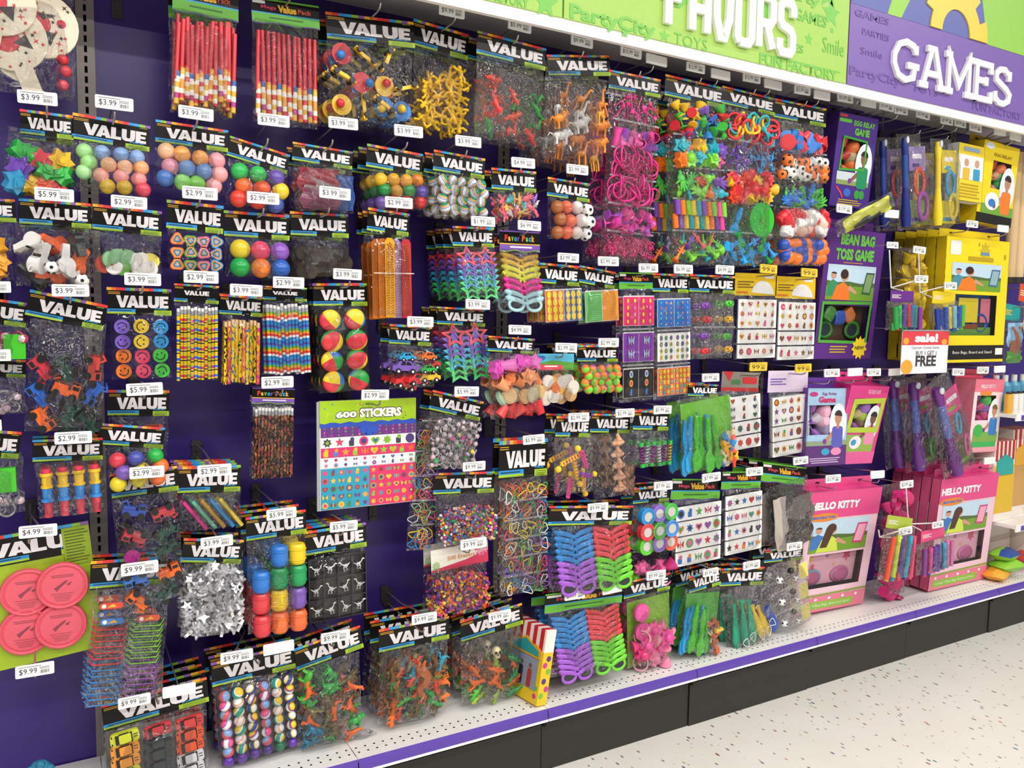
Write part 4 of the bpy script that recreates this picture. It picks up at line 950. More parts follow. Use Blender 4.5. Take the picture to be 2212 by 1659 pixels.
# ---- second row
P('chunky puffer toy bag', 'bag of chunky green, purple, coral and yellow toys', 42, 235, 158, 250, 290, 78, 420, c_pile('chunky_toy', 'chunky', ['#34b348', '#7348b0', '#f0745a', '#3a9cc8', '#dd4450', '#e9bb2f'], .05, .95), (38, 195, 124, 228, '$3.99'), Y=-.22, Tk=.05, bw=1.3, n=1, dy=.05)
PB = dict(name='ball', mesh='ball', r=1.02, mats=pearl)
P('pastel pearl ball bag', 'bag of pearly green, blue, peach and pink bounce balls', 157, 243, 325, 273, 302, 243, 420, c_grid(rows=[['#9fd88e', '#8aa8d6', '#7f9fd0', '#8aa8d6'], ['#9fdc86', '#ecb48a', '#efb890', '#f0a873'], ['#a6dc9c', '#f0a898', '#ef9a98', '#ee8f90'], [None, '#d8b43a', '#d9b63c', '#d64a60']], **PB), (206, 207, 288, 239, '$3.99'), Y=-.22, Tk=.045)
P('orange and green pearl ball bag', 'bag of pearly orange, blue, green and pink bounce balls', 336, 258, 493, 282, 308, 410, 412, c_grid(rows=[['#ecb890', '#f0a458', '#f0a458', '#f0a0a6'], ['#c88a9a', '#6f94cc', '#6f94cc', '#eda6a6'], ['#4a74b8', '#8fd86a', '#8bd65e', '#efa4a6']], **{**PB, 'r': 1.08}), (386, 230, 461, 260, '$3.99'), Y=-.22, Tk=.045)
P('bright porcupine ball bag', 'bag of green, coral, yellow and purple rubber balls', 497, 293, 627, 335, 340, 552, 452, c_grid(rows=[['#35b85a', '#38ba5c', '#6a54a8'], ['#f0703a', '#f0603a', '#efcf3a'], ['#e04838', '#e24a34', '#4a5fb0']], **{**PB, 'r': 1.0}), (557, 244, 625, 276, '$3.99'), Y=-.215, Tk=.045)
def c_folds(cols):
    def f(pk, R):
        x0, x1, z0, z1 = R
        for i, (c, u0, u1, v0, v1, dy) in enumerate(cols):
            b = MB(); n = 8; w = (x1-x0)*(u1-u0); h = (z0-z1)*(v1-v0); vs = []
            for j in range(n+1):
                for k in range(n+1): vs.append((w*(k/n-.5)*(1-.1*math.sin(j)), -.012*math.sin(math.pi*k/n)*math.sin(math.pi*j/n)-.003*math.sin(5*j+k), h*(.5-j/n)))
            b.add(vs, [(j*(n+1)+k, (j+1)*(n+1)+k, (j+1)*(n+1)+k+1, j*(n+1)+k+1) for j in range(n) for k in range(n)], 0, True); b.box((0, .003, 0), (w*.9, .004, h*.9))
            add(pk, 'folded_canopy', b.mesh('folded_canopy', mat(c, .25)), T(x0+(x1-x0)*(u0+u1)/2, -.012-dy, z0-(z0-z1)*(v0+v1)/2))
    return f
P('folded parachute bag', 'bag of folded maroon, grey and blue toy parachutes', 632, 306, 762, 328, 347, 702, 458, c_folds([('#9a3040', 0, .75, .02, .6, .008), ('#8f7a78', .1, .7, .25, .7, .012), ('#7a3a55', .02, .72, .5, .98, .016), ('#2f4f92', .66, 1, .15, .98, .010)]), (710, 250, 773, 283, '$3.99'), Y=-.21, Tk=.045, film='crinkle', n=1, dy=.05)
P('yellow and green ball bag', 'bag of yellow, green, purple and red soft balls', 793, 310, 914, 333, 362, 862, 452, c_grid(rows=[['#edb92c', '#eaa82c', '#e9a534', '#e2862c'], ['#2f8f4a', '#d99a3a', '#3a9a4a', '#5a4a9a'], ['#6a4f9a', '#b8405a', '#c23a44', '#c83a3a']], **{**PB, 'r': 1.02}), (852, 268, 913, 299, '$3.99'), n=3, dy=.03, Tk=.045)
P('striped marble ball bag', 'bag of small balls striped in white, blue, red and yellow', 937, 323, 1048, 343, 370, 990, 467, c_grid('striped_ball', 'ball', [[1, 1, 1, 1, 1], [1, 1, 1, 1, 1], [1, 1, 1, 1, 1], [1, 1, 1, 1, 1]], 1.05, lambda c: pattern('swirl', ['#e8e8e8', '#2f6fb8', '#efefef', '#c8404a', '#e6c83a', '#2a8a6a'], .3)), (984, 291, 1039, 321, '$3.99'), n=2, dy=.04, Tk=.045)
P('sticky creature bag', 'small bag of pink, white and teal stretchy creatures', 1061, 362, 1158, 371, 410, 1116, 471, c_pile('stretchy_creature', ['man', 'hand', 'lizard'], ['#ee6a80', '#eadfe0', '#58bcc8', '#9a6ad0', '#f0c060'], .034, .95), (1105, 339, 1155, 365, '$4.99'), Tk=.035, n=1, dy=.04)
P('mini sports ball bag', 'bag of brown, orange, baseball and soccer mini balls', 1183, 382, 1275, 397, 425, 1228, 518, c_seq(c_grid('sports_ball', 'ball', [['#a8643a', '#ee6a48', '#e9dcd8', None]]*3, 1.05, pearl), c_grid('soccer_ball', 'soccer', [[None, None, None, '#f0eeea']]*3, 1.05, pearl)), (1224, 354, 1270, 379, '$5.99'), Tk=.045)
# ---- third row
P('orange toy pack by the frame', 'partly seen bag of orange, yellow and purple toys', -125, 424, 32, 431, 476, -45, 605, c_pile('plastic_toy', 'chunky', ['#e8642a', '#e9a42f', '#7a58a0'], .045, .9), Y=-.22, Tk=.045)
P('sports whistle bag', 'bag of orange, white and black ball-shaped whistles', 40, 428, 196, 440, 485, 122, 618, c_seq(c_pile('whistle', 'whistle', ['#ee6430', '#26262a', '#f07038', '#e9e6e2', '#2a2a2e'], .06, .95, flat=.7), c_sub(c_grid('soccer_whistle', 'soccer', [[None, None, None, None], [None, '#f0eeea', None, None], [None, None, None, '#f0eeea']], .9, pearl, yk=.85), 0, 1, .4, 1)), (75, 407, 160, 434, '$5.99'), Y=-.23, Tk=.055, bw=1.1, n=1, dy=.05)
P('clear disc toy bag', 'half-empty bag of small clear discs in red, green and yellow', 200, 440, 350, 457, 497, 278, 590, c_sub(c_pile('maze_disc', 'disc', ['#d9a89a', '#e8e4dc', '#88b88a', '#e8d44a', '#c85a4a', '#e4ddd8', '#6fae4f'], .034, 1, flat=.5), .03, .97, .35, 1), (240, 423, 318, 451, '$2.99'), Y=-.225, Tk=.04)
def c_erasers(pk, R):
    x0, x1, z0, z1 = R
    for i, cs in enumerate((('#e8743a', '#e8743a', '#e8743a'), ('#4fae3c', '#4fae3c', '#4fae3c'), ('#e660b0', '#e660b0', '#e660b0'), ('#4f9fd0', '#5a8fc8', '#4f9fd0'))):
        for j, c in enumerate(cs): add(pk, 'ringed_eraser', lib('eraser'), T(x0+(x1-x0)*(i+.5)/4+rnd(-.001, .001), -.016, z0-(z0-z1)*(j+.5)/3+rnd(-.002, .002)) @ RY((0, 3.14, .9, -.6)[i]+1.05*j) @ S(.031, .04, .031), toy(c))
P('ringed eraser bag', 'flat bag of orange, green, pink and blue ringed erasers', 360, 431, 483, 445, 495, 423, 588, c_erasers, (394, 405, 470, 430, '$2.99'), Y=-.225, Tk=.028, film='tight')
P('big translucent ball bag', 'bag of six large yellow, pink, purple, green, orange and blue balls', 483, 454, 625, 465, 512, 555, 600, c_grid('big_ball', 'ball', [['#d8c02f', '#e8486a', '#8a58b8'], ['#1f9f4a', '#f0822f', '#2f62b8']], .98, pearl, yk=.6, jit=.03), (534, 412, 603, 444, '$2.99'), Y=-.22, Tk=.055)
P('glitter ring bag', 'bag of dull grey-brown glitter rings', 626, 456, 752, 463, 510, 695, 596, c_pile('glitter_ring', 'disc', ['#5a5048', '#4a423c', '#625850'], .036, .78, mats=lambda c: mat(c, .25, metal=.4, bump=.6, bscale=400), flat=.6), (690, 404, 757, 431, '$3.99'), Y=-.205, Tk=.04, n=1, dy=.04)
def c_rulers(pk, R):
    x0, x1, z0, z1 = R; L = z0-z1
    for x, c, y, dz in ((.14, '#c96a12', -.008, -.01), (.42, '#eaa41e', -.022, 0), (.62, '#a98fc0', -.01, -.006), (.85, '#c22a3a', -.018, -.006), (.28, '#d87a16', -.014, -.006)):
        add(pk, 'stencil_ruler', lib('ruler'), T(x0+(x1-x0)*x, y, (z0+z1)/2+dz*.3) @ S(L*1.02*.95, 1, L*1.0)@ S(.95, .12, 1), toy(c))
    add(pk, 'rubber_band', MB().box((0, -.03, 0), ((x1-x0), .001, .0025)).mesh('rubber_band', toy('#e4d8c8')), T((x0+x1)/2, 0, z0-L*.45))
P('stencil ruler bag', 'tall bag of orange, yellow and red alphabet stencil rulers', 795, 448, 885, 462, 500, 845, 688, c_rulers, (832, 424, 891, 452, '$2.99'), Tk=.035, n=2, dy=.022, film='tight', bw=1.02)
SG = ['#e8364e', '#7648b4', '#7648b4', '#2fa4c8', '#2fa4c8', '#38bc5a', '#38bc5a']
def c_starglasses(pk, R):
    x0, x1, z0, z1 = R; w = (x1-x0)
    for i, c in enumerate(SG): add(pk, 'star_glasses', lib('starglasses'), T((x0+x1)/2, -.012-.003*i, z0-.017-(z0-z1-.034)*i/6) @ RX(-.25) @ S(w*.98, w*.4, w*.9), toy(c))
P('upper star glasses pack', 'upper pack of star-shaped glasses in red, purple, blue and green', 977, 488, 1067, 492, 533, 1030, 643, c_starglasses, (1018, 467, 1069, 490, '$1.99'), n=4, dy=.035, Tk=.045)
P('scary glasses favor pack', 'favor pack of gold, yellow, pink and pale blue party glasses', 1079, 497, 1166, 502, 542, 1120, 672, c_glasses(['#c99a2f', '#d8b03a', '#d8d23a', '#d8d23a', '#d8248a', '#d8248a', '#9fc8d0', '#a4ccd4'], sw=.96), (1119, 477, 1168, 498, '$6.99'), hdr=h_favor, Tk=.05, n=1, dy=.05)
# ---- fourth row
P('upper gem pack by the frame', 'partly seen pack with a lime green tag and pink parts', -95, 633, 62, 655, 690, -10, 770, c_seq(c_sub(lambda pk, R: add(pk, 'lime_tag', MB().box((0, 0, 0), (.042, .02, .055)).mesh('lime_tag', toy('#43bd26')), T((R[0]+R[1])/2, -.035, (R[2]+R[3])/2)), .62, 1.0, .3, 1), c_pile('pink_part', 'gemring', ['#d8486a', '#26242a', '#b83a58'], .04, .9)), Y=-.22, Tk=.05)
P('lower gem pack by the frame', 'partly seen pack of silver rings with a red gem', -95, 772, 56, 778, 812, -15, 895, c_pile('gem_ring', 'gemring', ['#d0d0d0', '#c4c4c8'], .04, .9, mats=shiny), Y=-.215, Tk=.045, film='foil')
P('vehicle toy bag', 'tall bag of red, blue, orange and green toy vehicles', 65, 625, 233, 660, 685, 138, 932,
  c_cols(c_grid('toy_vehicle', 'truck', [[None], ['#c23040'], ['#2a62c0'], ['#ee6a22']], 1.5, toy, rot='flat', yk=.5), c_grid('toy_vehicle', 'truck', [[None], ['#244a3a'], ['#ee6422'], ['#22483a']], 1.5, toy, rot='flat', yk=.6), c_grid('toy_vehicle', 'truck', [[None], ['#c04038'], ['#2a58b0'], ['#22483a']], 1.5, toy, rot='flat', yk=.4)), (112, 615, 193, 640, '$3.99'), Y=-.235, Tk=.06, n=1, dy=.05)
P('smiley stamper pack', 'pack of twelve smiling discs in purple, yellow, blue, orange, pink and green', 230, 620, 370, 625, 680, 308, 818, c_grid('smiley_disc', 'smiley', [['#7a5cc0', '#e6c02a', '#2f90cc'], ['#7a58bc', '#e8c42c', '#2c8cc8'], ['#ee7a2a', '#e8406a', '#44b83e'], ['#ee7a2a', '#e84870', '#44b83e']], .98, toy, rot='flat', jit=.04, yk=.4), (269, 590, 348, 617, '$3.99'), Y=-.215, Tk=.028, film='tight', bw=.93)
SMP = [pattern('stripes', ['#efd22a', '#e8c020', '#efd22a', '#3a3018', '#efd22a', c, c], 2.2) for c in ('#2f64c8', '#e03838', '#e03838', '#7fae2a', '#d8369a', '#3a78d0')]
P('smiley pencil pack', 'pencil pack with smiling yellow faces on blue, red and pink', 376, 612, 473, 618, 653, 425, 822, c_pencils(12, SMP), (397, 586, 472, 611, '$2.99'), Y=-.22, Tk=.022, film='tight', hargs=dict(small=True), bw=.98)
ZBR = [pattern('camo', ['#efc81c', '#26241c', '#efc81c', '#d8a818'], 1.0, (2.5, 2.5, 22)), pattern('camo', ['#efc81c', '#d8307f', '#ec7a2a'], 1.0, (2.5, 2.5, 22)), pattern('camo', ['#efc81c', '#2f62a8', '#efd24a'], 1.0, (2.5, 2.5, 22)), pattern('camo', ['#ec9a22', '#efc81c', '#2f8f3c'], 1.0, (2.5, 2.5, 22))]
P('zebra pencil pack', 'pencil pack with bare wooden ends and yellow zebra print', 475, 635, 568, 642, 680, 520, 830, c_pencils(10, ZBR, bare=True), (497, 614, 567, 640, '$3.99'), Y=-.21, Tk=.022, film='tight', bw=.9, n=1, dy=.02)
STP = [pattern('stripes', ['#2f8fd0', '#2a7fc0', '#e8e4e2', '#e03838', '#f0a02a', '#6fae3a', '#2f8fd0', '#5a48a0'], 1.1)]
P('striped pencil pack', 'pencil pack of blue pencils crossed by red, orange and green stripes', 567, 617, 663, 622, 648, 625, 808, c_pencils(12, STP), (590, 598, 657, 623, '$2.99'), Y=-.225, Tk=.022, film='tight', n=1, dy=.02, hargs=dict(small=True), bw=1.02)
P('beach ball eraser pack', 'black-backed pack of eight beach ball erasers', 675, 612, 792, 612, 663, 745, 846,
  c_seq(lambda pk, R: add(pk, 'backing_card', MB().box((0, 0, 0), (R[1]-R[0], .002, R[2]-R[3])).mesh('backing_card', mat('#1c1519', .35)), T((R[0]+R[1])/2, -.003, (R[2]+R[3])/2)), c_grid('beach_ball_eraser', 'ball', [[1, 1]]*4, .92, lambda c: pattern('wedge', ['#e03a44', '#efcf2f', '#2f78c8', '#2f9f46'], 1), yk=.4, jit=.02, sc=(1, .45, .95))), (720, 578, 781, 607, '$3.99'), Y=-.21, Tk=.03, film='tight', n=3, dy=.024)
P('small car bag', 'bag of red, green, blue and yellow plastic cars', 842, 700, 933, 706, 744, 890, 838, c_seq(c_pile('toy_car', 'car', ['#d83238', '#f0b82a', '#d83238', '#7a58b0', '#f0a02a'], .062, .85, upright=True, cover=2.0), c_sub(c_grid('toy_car', 'car', [['#2f9ad0', '#f0702a'], [None, '#2fae4a']], 1.25, toy, yk=.8, jit=.05), 0, 1, .02, .7)), (880, 684, 936, 706, '$3.99'), Tk=.05, n=1, dy=.05, bw=1.08)
P('lower star glasses pack', 'lower pack of star-shaped glasses in red, purple, blue and green', 945, 662, 1049, 668, 702, 1005, 812, c_starglasses, (1006, 647, 1058, 668, '$3.99'), n=5, dy=.03, Tk=.045)
SMN = ('sm', 0)
P('smiley notepad pack', 'notepads covered in yellow smiling faces', 1165, 567, 1252, 575, 613, 1214, 698, c_pads([(ink('#e0703a'), (3, 4, ('#efd23a', '#f0d040', '#e8c42a', '#efd23a'), 5, 1.05, (2,))), (ink('#4a62b8'), (3, 4, ('#efd23a', '#f0d040', '#e8c42a'), 8, 1.05, (2,)))]), (1205, 545, 1250, 569, '$3.99'), Tk=.03, film='tight', n=3, dy=.02)
P('plain notepad pack', 'pair of ribbed notepads, one green and one orange', 1252, 573, 1330, 588, 612, 1296, 698, c_pads([(pattern('stripes', ['#6fb86a', '#58a455'], 5), None), (pattern('stripes', ['#e89a3a', '#d08428'], 5), None)]), (1292, 555, 1336, 574, '$2.99'), Tk=.03, film='tight', n=1, dy=.02)
P('sun and butterfly notepad strip', 'strip of pink sun, purple butterfly and black peace sign notepads', 1337, 588, 1410, 590, 626, 1373, 868, c_rows(c_pads([(ink('#d8246a'), (2, 4, ('#efd02f', '#efd02f', '#f0a03a', '#e86ab0'), 3, .8, (3,)))]*2), c_pads([(ink('#7a2f9a'), (1, 2, ('#efc03a', '#8fb0e0', '#f07ab0'), 4, .9, (4,)))]*2), c_pads([(ink('#191519'), (1, 3, ('#efb03a', '#e03a5a', '#4a7ad0', '#d8d4d0'), 6, .8, (2, 5)))]*2)), (1380, 570, 1421, 588, '$6.99'), hdr=h_mega, Tk=.03, film='tight', n=1, dy=.025)
P('star and dot notepad strip', 'strip of blue star, dotted white and orange smiley notepads', 1410, 590, 1488, 593, 632, 1450, 862, c_rows(c_pads([(ink('#2468b8'), (3, 5, ('#5fb0d0', '#e8a04a', '#7fc8a0', '#d86a7a'), 2, .65, (1,)))]*2), c_pads([(ink('#efece6'), (3, 4, ('#c8a04a', '#5a8a6a', '#9a6aa0', '#d8c04a', '#4a5a7a'), 9, .75, (2,)))]*2), c_pads([(ink('#e8683a'), (4, 5, ('#efc02f', '#efd04a', '#2f8fc8', '#6fae3a'), 7, .9, (2,)))]*2)), (1456, 573, 1496, 590, '$6.99'), Tk=.03, film='tight', n=1, dy=.025)
P('grinning mask toy bag', 'two-part bag of purple, green, red and yellow grinning heads', 1490, 592, 1588, 597, 632, 1535, 775, c_rows(*[c_grid('mask_head', 'maskhead', [['#7a3fa8', '#4fbf3a'], ['#d8303a', '#e8b02f']], .95, toy, yk=.6, jit=.1)]*2), (1546, 575, 1585, 591, '$4.99'), film='crinkle', Tk=.04, n=1, dy=.045)
def eye(card, w, h):
    b = MB(); b.flat(circ(w*.16, -h*.95, w*.27, h*.62, 20, 0, 3.1416), -.0014, 0); b.rect(-w*.46, -w*.2, -h*.9, -h*.82, -.0014, 1); b.rect(w*.2, w*.42, -h*.22, -h*.12, -.0014, 0)
    obj('printed_arch', b.mesh('printed_arch', [ink('#e9e8e6'), ink('#d8762a')]), card)
for sfx, (a, b, c, d, e, f, g), tg in (('beside the masks', (1588, 589, 1678, 592, 638, 1628, 775), (1642, 572, 1678, 590)), ('beside the purple box', (1676, 596, 1762, 600, 644, 1713, 778), (1731, 581, 1765, 597))):
    P('yellow tattoo pack '+sfx, 'yellow-headed white tattoo sheets hanging '+sfx, a, b, c, d, e, f, g, c_sheets([(5, 3, 2.0), (5, 1, 1), (5, 1, 1)], depth=3, cols=['#d86a8a', '#c8a83a', '#8a5a3a', '#d0405a', '#e0b84a'], size=.7), None, Y=-.2, hdr=h_plain, hargs=dict(bg='#edc51f', extra=eye), Tk=.03, film='tight', name='tattoo_pack')
    q = at((tg[0]+tg[2])/2, (tg[1]+tg[3])/2, -.305); price_tag(q, tg, '99', 'x', 'yellow', stem=True, place='small yellow and white price tag above the tattoo sheets '+sfx)
# ---- fifth row
P('die-cast car pack', 'black-headed pack with an orange car, half covered by a ball bag', 233, 842, 366, 843, 900, 300, 985, c_grid('die_cast_car', 'cartop', [['#eaa030', '#c23a2f'], ['#2f5fa8', '#c8c8c8']], 1.0, toy), (273, 828, 352, 853, '$5.99'), Y=-.16, Tk=.03)
P('water ball bag', 'tilted bag of red, blue, green, yellow and orange water balls', 214, 914, 357, 924, 962, 300, 1045, c_grid('water_ball', 'ball', [['#d84050', '#4a54a8', '#2fae48'], ['#7a5ab0', '#e6d030', '#f0702a'], ['#e6d030', '#e8d42f', '#f0743a']], 1.0, pearl, yk=.7), None, Y=-.225, Tk=.05, hk=False, bw=.9)
P('popgun pack', 'pack of four yellow, blue and red pop guns', 70, 950, 222, 945, 1000, 158, 1112, lambda pk, R: [add(pk, 'pop_gun', lib('popgun'), T(R[0]+(R[1]-R[0])*(i+.5)/4, -.02, (R[2]+R[3])/2+.002) @ S(.085, .085, (R[2]-R[3])*.97)) for i in range(4)], (118, 933, 199, 958, '$2.99'), Y=-.23, Tk=.045, n=1, dy=.05)
P('green gem ring pack by the frame', 'partly seen silver ring pack with a green gem and lime tag', -100, 923, 47, 933, 985, -15, 1112, c_seq(c_pile('gem_ring', 'gemring', ['#d0d0d0', '#bcbcc0'], .042, .6, mats=shiny), c_sub(lambda pk, R: add(pk, 'lime_tag', MB().box((0, 0, 0), (.04, .02, .055)).mesh('lime_tag', toy('#43bd26')), T((R[0]+R[1])/2, -.03, (R[2]+R[3])/2)), .55, .95, .15, .5)), Y=-.225, Tk=.05, film='crinkle')
P('second vehicle toy bag', 'swinging bag of blue, red, green and orange toy vehicles with a magenta disc', 237, 1024, 382, 1006, 1080, 330, 1300,
  c_cols(c_seq(c_grid('toy_vehicle', 'truck', [['#2f4a9a'], ['#c23040'], [None], ['#2f72d0'], ['#ee6a22']], 1.25, toy, rot='flat', yk=.6), c_sub(c_grid('magenta_disc', 'disc', [['#d02fa0']], .8, toy, yk=.5), 0, .7, .38, .7)), c_grid('toy_vehicle', 'truck', [['#b83a40'], ['#1f4f42'], ['#22483a'], ['#ee6a22'], ['#1f4a3e']], 1.25, toy, rot='flat', yk=.6)), (280, 1007, 355, 1033, '$2.99'), Y=-.235, Tk=.06, film='bag')
P('straw whistle bag', 'small bag of five slanted pink, green, gold and blue tubes', 384, 1008, 520, 1004, 1068, 457, 1142, lambda pk, R: [add(pk, 'slide_whistle', lib('rod'), T(R[0]+(R[1]-R[0])*(.2+.155*i), -.018-.001*i, (R[2]+R[3])/2) @ RY(-.62) @ S(.011, .011, (R[2]-R[3])*1.12), mat(c, .15, metal=.3)) for i, c in enumerate(('#d8408a', '#6fb89a', '#c8953a', '#2f86c0', '#d8bf4a'))], (427, 1003, 500, 1029, '$2.99'), Y=-.22, Tk=.03, n=3, dy=.02)
P('black favor pencil pack', 'favor pack of black pencils with small coloured prints', 545, 837, 637, 840, 871, 588, 1032, c_pencils(12, [pattern('camo', ['#1a1413', '#1a1413', '#1f1613', '#8a4a2a', '#1a1413', '#b07a3a', '#a8404a'], 1.0, (2.2, 2.2, 26))]), (565, 813, 634, 838, '$2.99'), Y=-.2, hdr=h_favor, Tk=.022, film='bag', n=1, dy=.02)
# 600 stickers book
def sticker_book():
    tg = (781, 843, 840, 863, '$2.99'); Y = -.205
    a, b, c = at(690, 864, Y), at(898, 862, Y), at(690, 1101, Y); w = b.x-a.x; h = a.z-c.z; x = (a.x+b.x)/2; z = (a.z+b.z)/2
    t = thing('sticker_book', 'large sticker book with a lime header reading 600 Stickers', 'sticker book', T(x, Y, z)); I = Matrix.Identity(4)
    hh = h*.235
    b = MB(); b.box((0, .004, -h/2), (w, .008, h)); pg = obj('pages', b.mesh('pages', mat('#efece8', .35)), t)
    b = MB(); b.box((0, -.001, -hh/2), (w, .002, hh)); b.cyl((-.012, -.003, -.012), (.012, -.003, -.012), .001, n=5, mi=1); hd = obj('lime_header', b.mesh('lime_header', [mat('#a6cc1f', .35), M_DARK]), t)
    b = MB(); b.flat([(-w/2, -hh*.86)]+[(-w/2+w*i/20, -hh*.86-.0025*math.sin(i*1.9)) for i in range(21)]+[(w/2, -hh*1.03), (-w/2, -hh*1.03)], -.0024); b.flat(circ(.0, -hh*1.0, w*.115, hh*.42, 20, 3.1416, 6.2832), -.0026); obj('blue_wave', b.mesh('blue_wave', ink('#2a4fb8')), hd)
    fit_text('lettering', '600', hd, I, -w*.34, -w*.13, -hh*.68, -hh*.42, ink('#f4f2f0'), .05, -.0026); fit_text('lettering', 'STICKERS', hd, I, -w*.1, w*.34, -hh*.7, -hh*.34, ink('#f4f2f0'), .06, -.0026)
    fit_text('lettering_shadow', '600', hd, I, -w*.346, -w*.124, -hh*.71, -hh*.39, ink('#3a2f1f'), .09, -.0023); fit_text('lettering_shadow', 'STICKERS', hd, I, -w*.108, w*.348, -hh*.73, -hh*.31, ink('#3a2f1f'), .1, -.0023)
    b = MB()
    for i in range(16): b.flat(starp(rnd(-.46, .46)*w, -rnd(.08, .8)*hh, .0035, .0016), -.0022, i % 4)
    obj('printed_star', b.mesh('printed_star', [ink('#e0683a'), ink('#2f8fd0'), ink('#f0d03a'), ink('#5a8a1a')]), hd)
    z0 = -hh*1.0
    strips = [(.125, '#6a2a80', 14, 3, ['#e0488a', '#5aa84a', '#e86a9a', '#8a3a9a', '#3a8a5a'], .8), (.125, '#f0eeea', 8, 1, ['#2f6a90', '#7fae2a', '#3a3a44', '#d8406a', '#4a3a78'], .95), (.11, '#dd2a6a', 10, 1, ['#f0c02f', '#f09a2f', '#5a7ac8', '#e06a3a', '#8fbf3a'], .95), (.125, '#f2f0ee', 10, 2, ['#5a3a90', '#2f9aa8', '#d83a5a', '#5a9a4a', '#e06a9a'], .85)]
    tot = h+z0; H = h-hh
    z = -hh
    for k, (fr, base, nx, nz, cols, sz) in enumerate(strips):
        hs = H*fr/.78*.8
        sh, pr = motif_mesh(w*.985, hs*.96, nx, nz, cols, 40+k, base, sz); o = obj('sticker_strip', sh, t, T(.001, -.0012, z-hs/2)); obj('printed_motif', pr, o); z -= hs
    hs = h+z
    for k, (base, cols) in enumerate((('#2a9ab8', ['#efc03a', '#8a4a2f', '#e0487a', '#3a8a4a', '#f0a03a', '#6a3a80']), ('#dd2f68', ['#efc03a', '#8a3a2f', '#3aa0a8', '#8fae3a', '#f0a03a', '#6a3a80']))):
        sh, pr = motif_mesh(w*.49, hs*.97, 6, 5, cols, 50+k, base, .78); o = obj('sticker_sheet', sh, t, T((-.247+.494*k)*w, -.0012, z-hs/2)); obj('printed_motif', pr, o)
    b = MB(); b.box((-.004, .014, -h/2-.003), (w, .008, h)); obj('rear_pages', b.mesh('rear_pages', mat('#cfd8dc', .3)), t)
    hook(x, z0*0+t.location.z-.012, 'sticker book', tg)
sticker_book()
SIL = ['#d8d8da', '#c9c9cc', '#e2e2e2']
def c_gems(pk, R):
    c_pile('silver_ring', 'gemring', SIL, .03, 1, mats=shiny, flat=1)(pk, R)
    x0, x1, z0, z1 = R
    for i, c in enumerate(('#d82f9a', '#3fae4a', '#e8c83a', '#3fae4a', '#c23050', '#d8cf4a', '#2fae5a', '#e04a8a')):
        add(pk, 'gem', lib('bead'), T(rnd(x0+.01, x1-.01), -pk.T*.85, rnd(z1+.01, z0-.02)) @ RY(rnd(0, 3)) @ S(.011, .006, .013), mat(c, .12))
P('silver gem ring bag', 'tilted bag of silver rings with pink, green and yellow gems', 935, 842, 1045, 868, 888, 968, 1010, c_gems, (982, 835, 1034, 856, '$5.99'), Tk=.045, film='crinkle', n=1, dy=.04, Y=-.23)
BND = ['#ee5a2a', '#e8c82f', '#e0487a', '#4fae4a', '#2f8fc8', '#8a5ab8', '#f08a3a', '#e4e0dc']
P('loose shape band strip', 'narrow hanging strip of orange, yellow and green rubber bands', 905, 905, 945, 905, 912, 905, 1188, c_rows(*[c_pile('rubber_band', 'band', BND, .03, 1, flat=.6)]*5), None, hdr=h_value, film='bag', Tk=.025, Y=-.2, bw=1.35)
P('translucent pink and orange bag', 'bag of translucent pink, orange, teal and red toys', 1055, 725, 1155, 732, 760, 1118, 898, c_rows(c_pile('pink_toy', ['chunky', 'cup'], ['#d85ab8', '#e07ac0'], .05, 1), c_pile('orange_toy', ['cup', 'chunky'], ['#f08a4a', '#f0a070'], .05, 1), c_pile('teal_toy', 'disc', ['#9ab8a0', '#d8b07a', '#c8c0a0'], .045, 1), c_pile('red_toy', ['cup', 'chunky'], ['#d83238', '#e04a4a'], .05, 1), seal=False), (1099, 703, 1147, 722, '$4.99'), Tk=.05, n=1, dy=.05, bw=1.15)
def h_meadow(pk, root, M, w, h):
    b = MB(); b.box((0, 0, -h/2), (w, .0012, h)); card = obj('header_card', b.mesh('header_card', mat('#58b8d8', .35)), root, M)
    b = MB(); b.flat([(-w/2, -h*.6), (-w*.1, -h*.4), (w/2, -h*.55), (w/2, -h), (-w/2, -h)], -.0011, 0); b.flat([(-w/2, -h*.62), (w*.2, -h*.7), (w*.2, -h), (-w/2, -h)], -.0012, 1); b.rect(-w*.3, w*.05, -h*.8, -h*.72, -.0014, 2); b.flat(circ(-w*.38, -h*.25, w*.1, h*.14), -.0013, 3)
    obj('printed_band', b.mesh('printed_band', [ink('#5aa03a'), ink('#e0485a'), ink('#efe8e0'), ink('#3a6ab8')]), card)
P('round sticker disc bag', 'small bag with a sky blue and green card and yellow and orange discs', 1160, 764, 1240, 764, 800, 1200, 866, c_pile('printed_disc', 'disc', ['#e8b03a', '#e0742f', '#d8cfc4', '#c89a6a'], .04, .95, flat=.2), (1200, 742, 1246, 760, '$2.99'), hdr=h_meadow, Tk=.03)
P('patchwork ball bag', 'bag of neon patchwork balls in pink, green, blue and orange', 1247, 746, 1335, 746, 783, 1290, 846, c_grid('patchwork_ball', 'ball', [[1]*5]*4, 1.08, lambda c: pattern('wedge', ['#7fd23a', '#f08a2a', '#d83a9a', '#3a8fd8', '#f0742a'], 1)), (1293, 731, 1336, 749, '$2.99'), n=3, dy=.035, Tk=.045)
P('long shape band pack', 'long pack of three columns of colourful rubber bands', 1078, 953, 1183, 946, 1037, 1132, 1280, c_cols(*[c_rows(*[c_pile('rubber_band', 'band', BND, .034, .9, flat=.6)]*6)]*3), (1130, 940, 1176, 958, '$5.99'), Tk=.03, n=1, dy=.04)
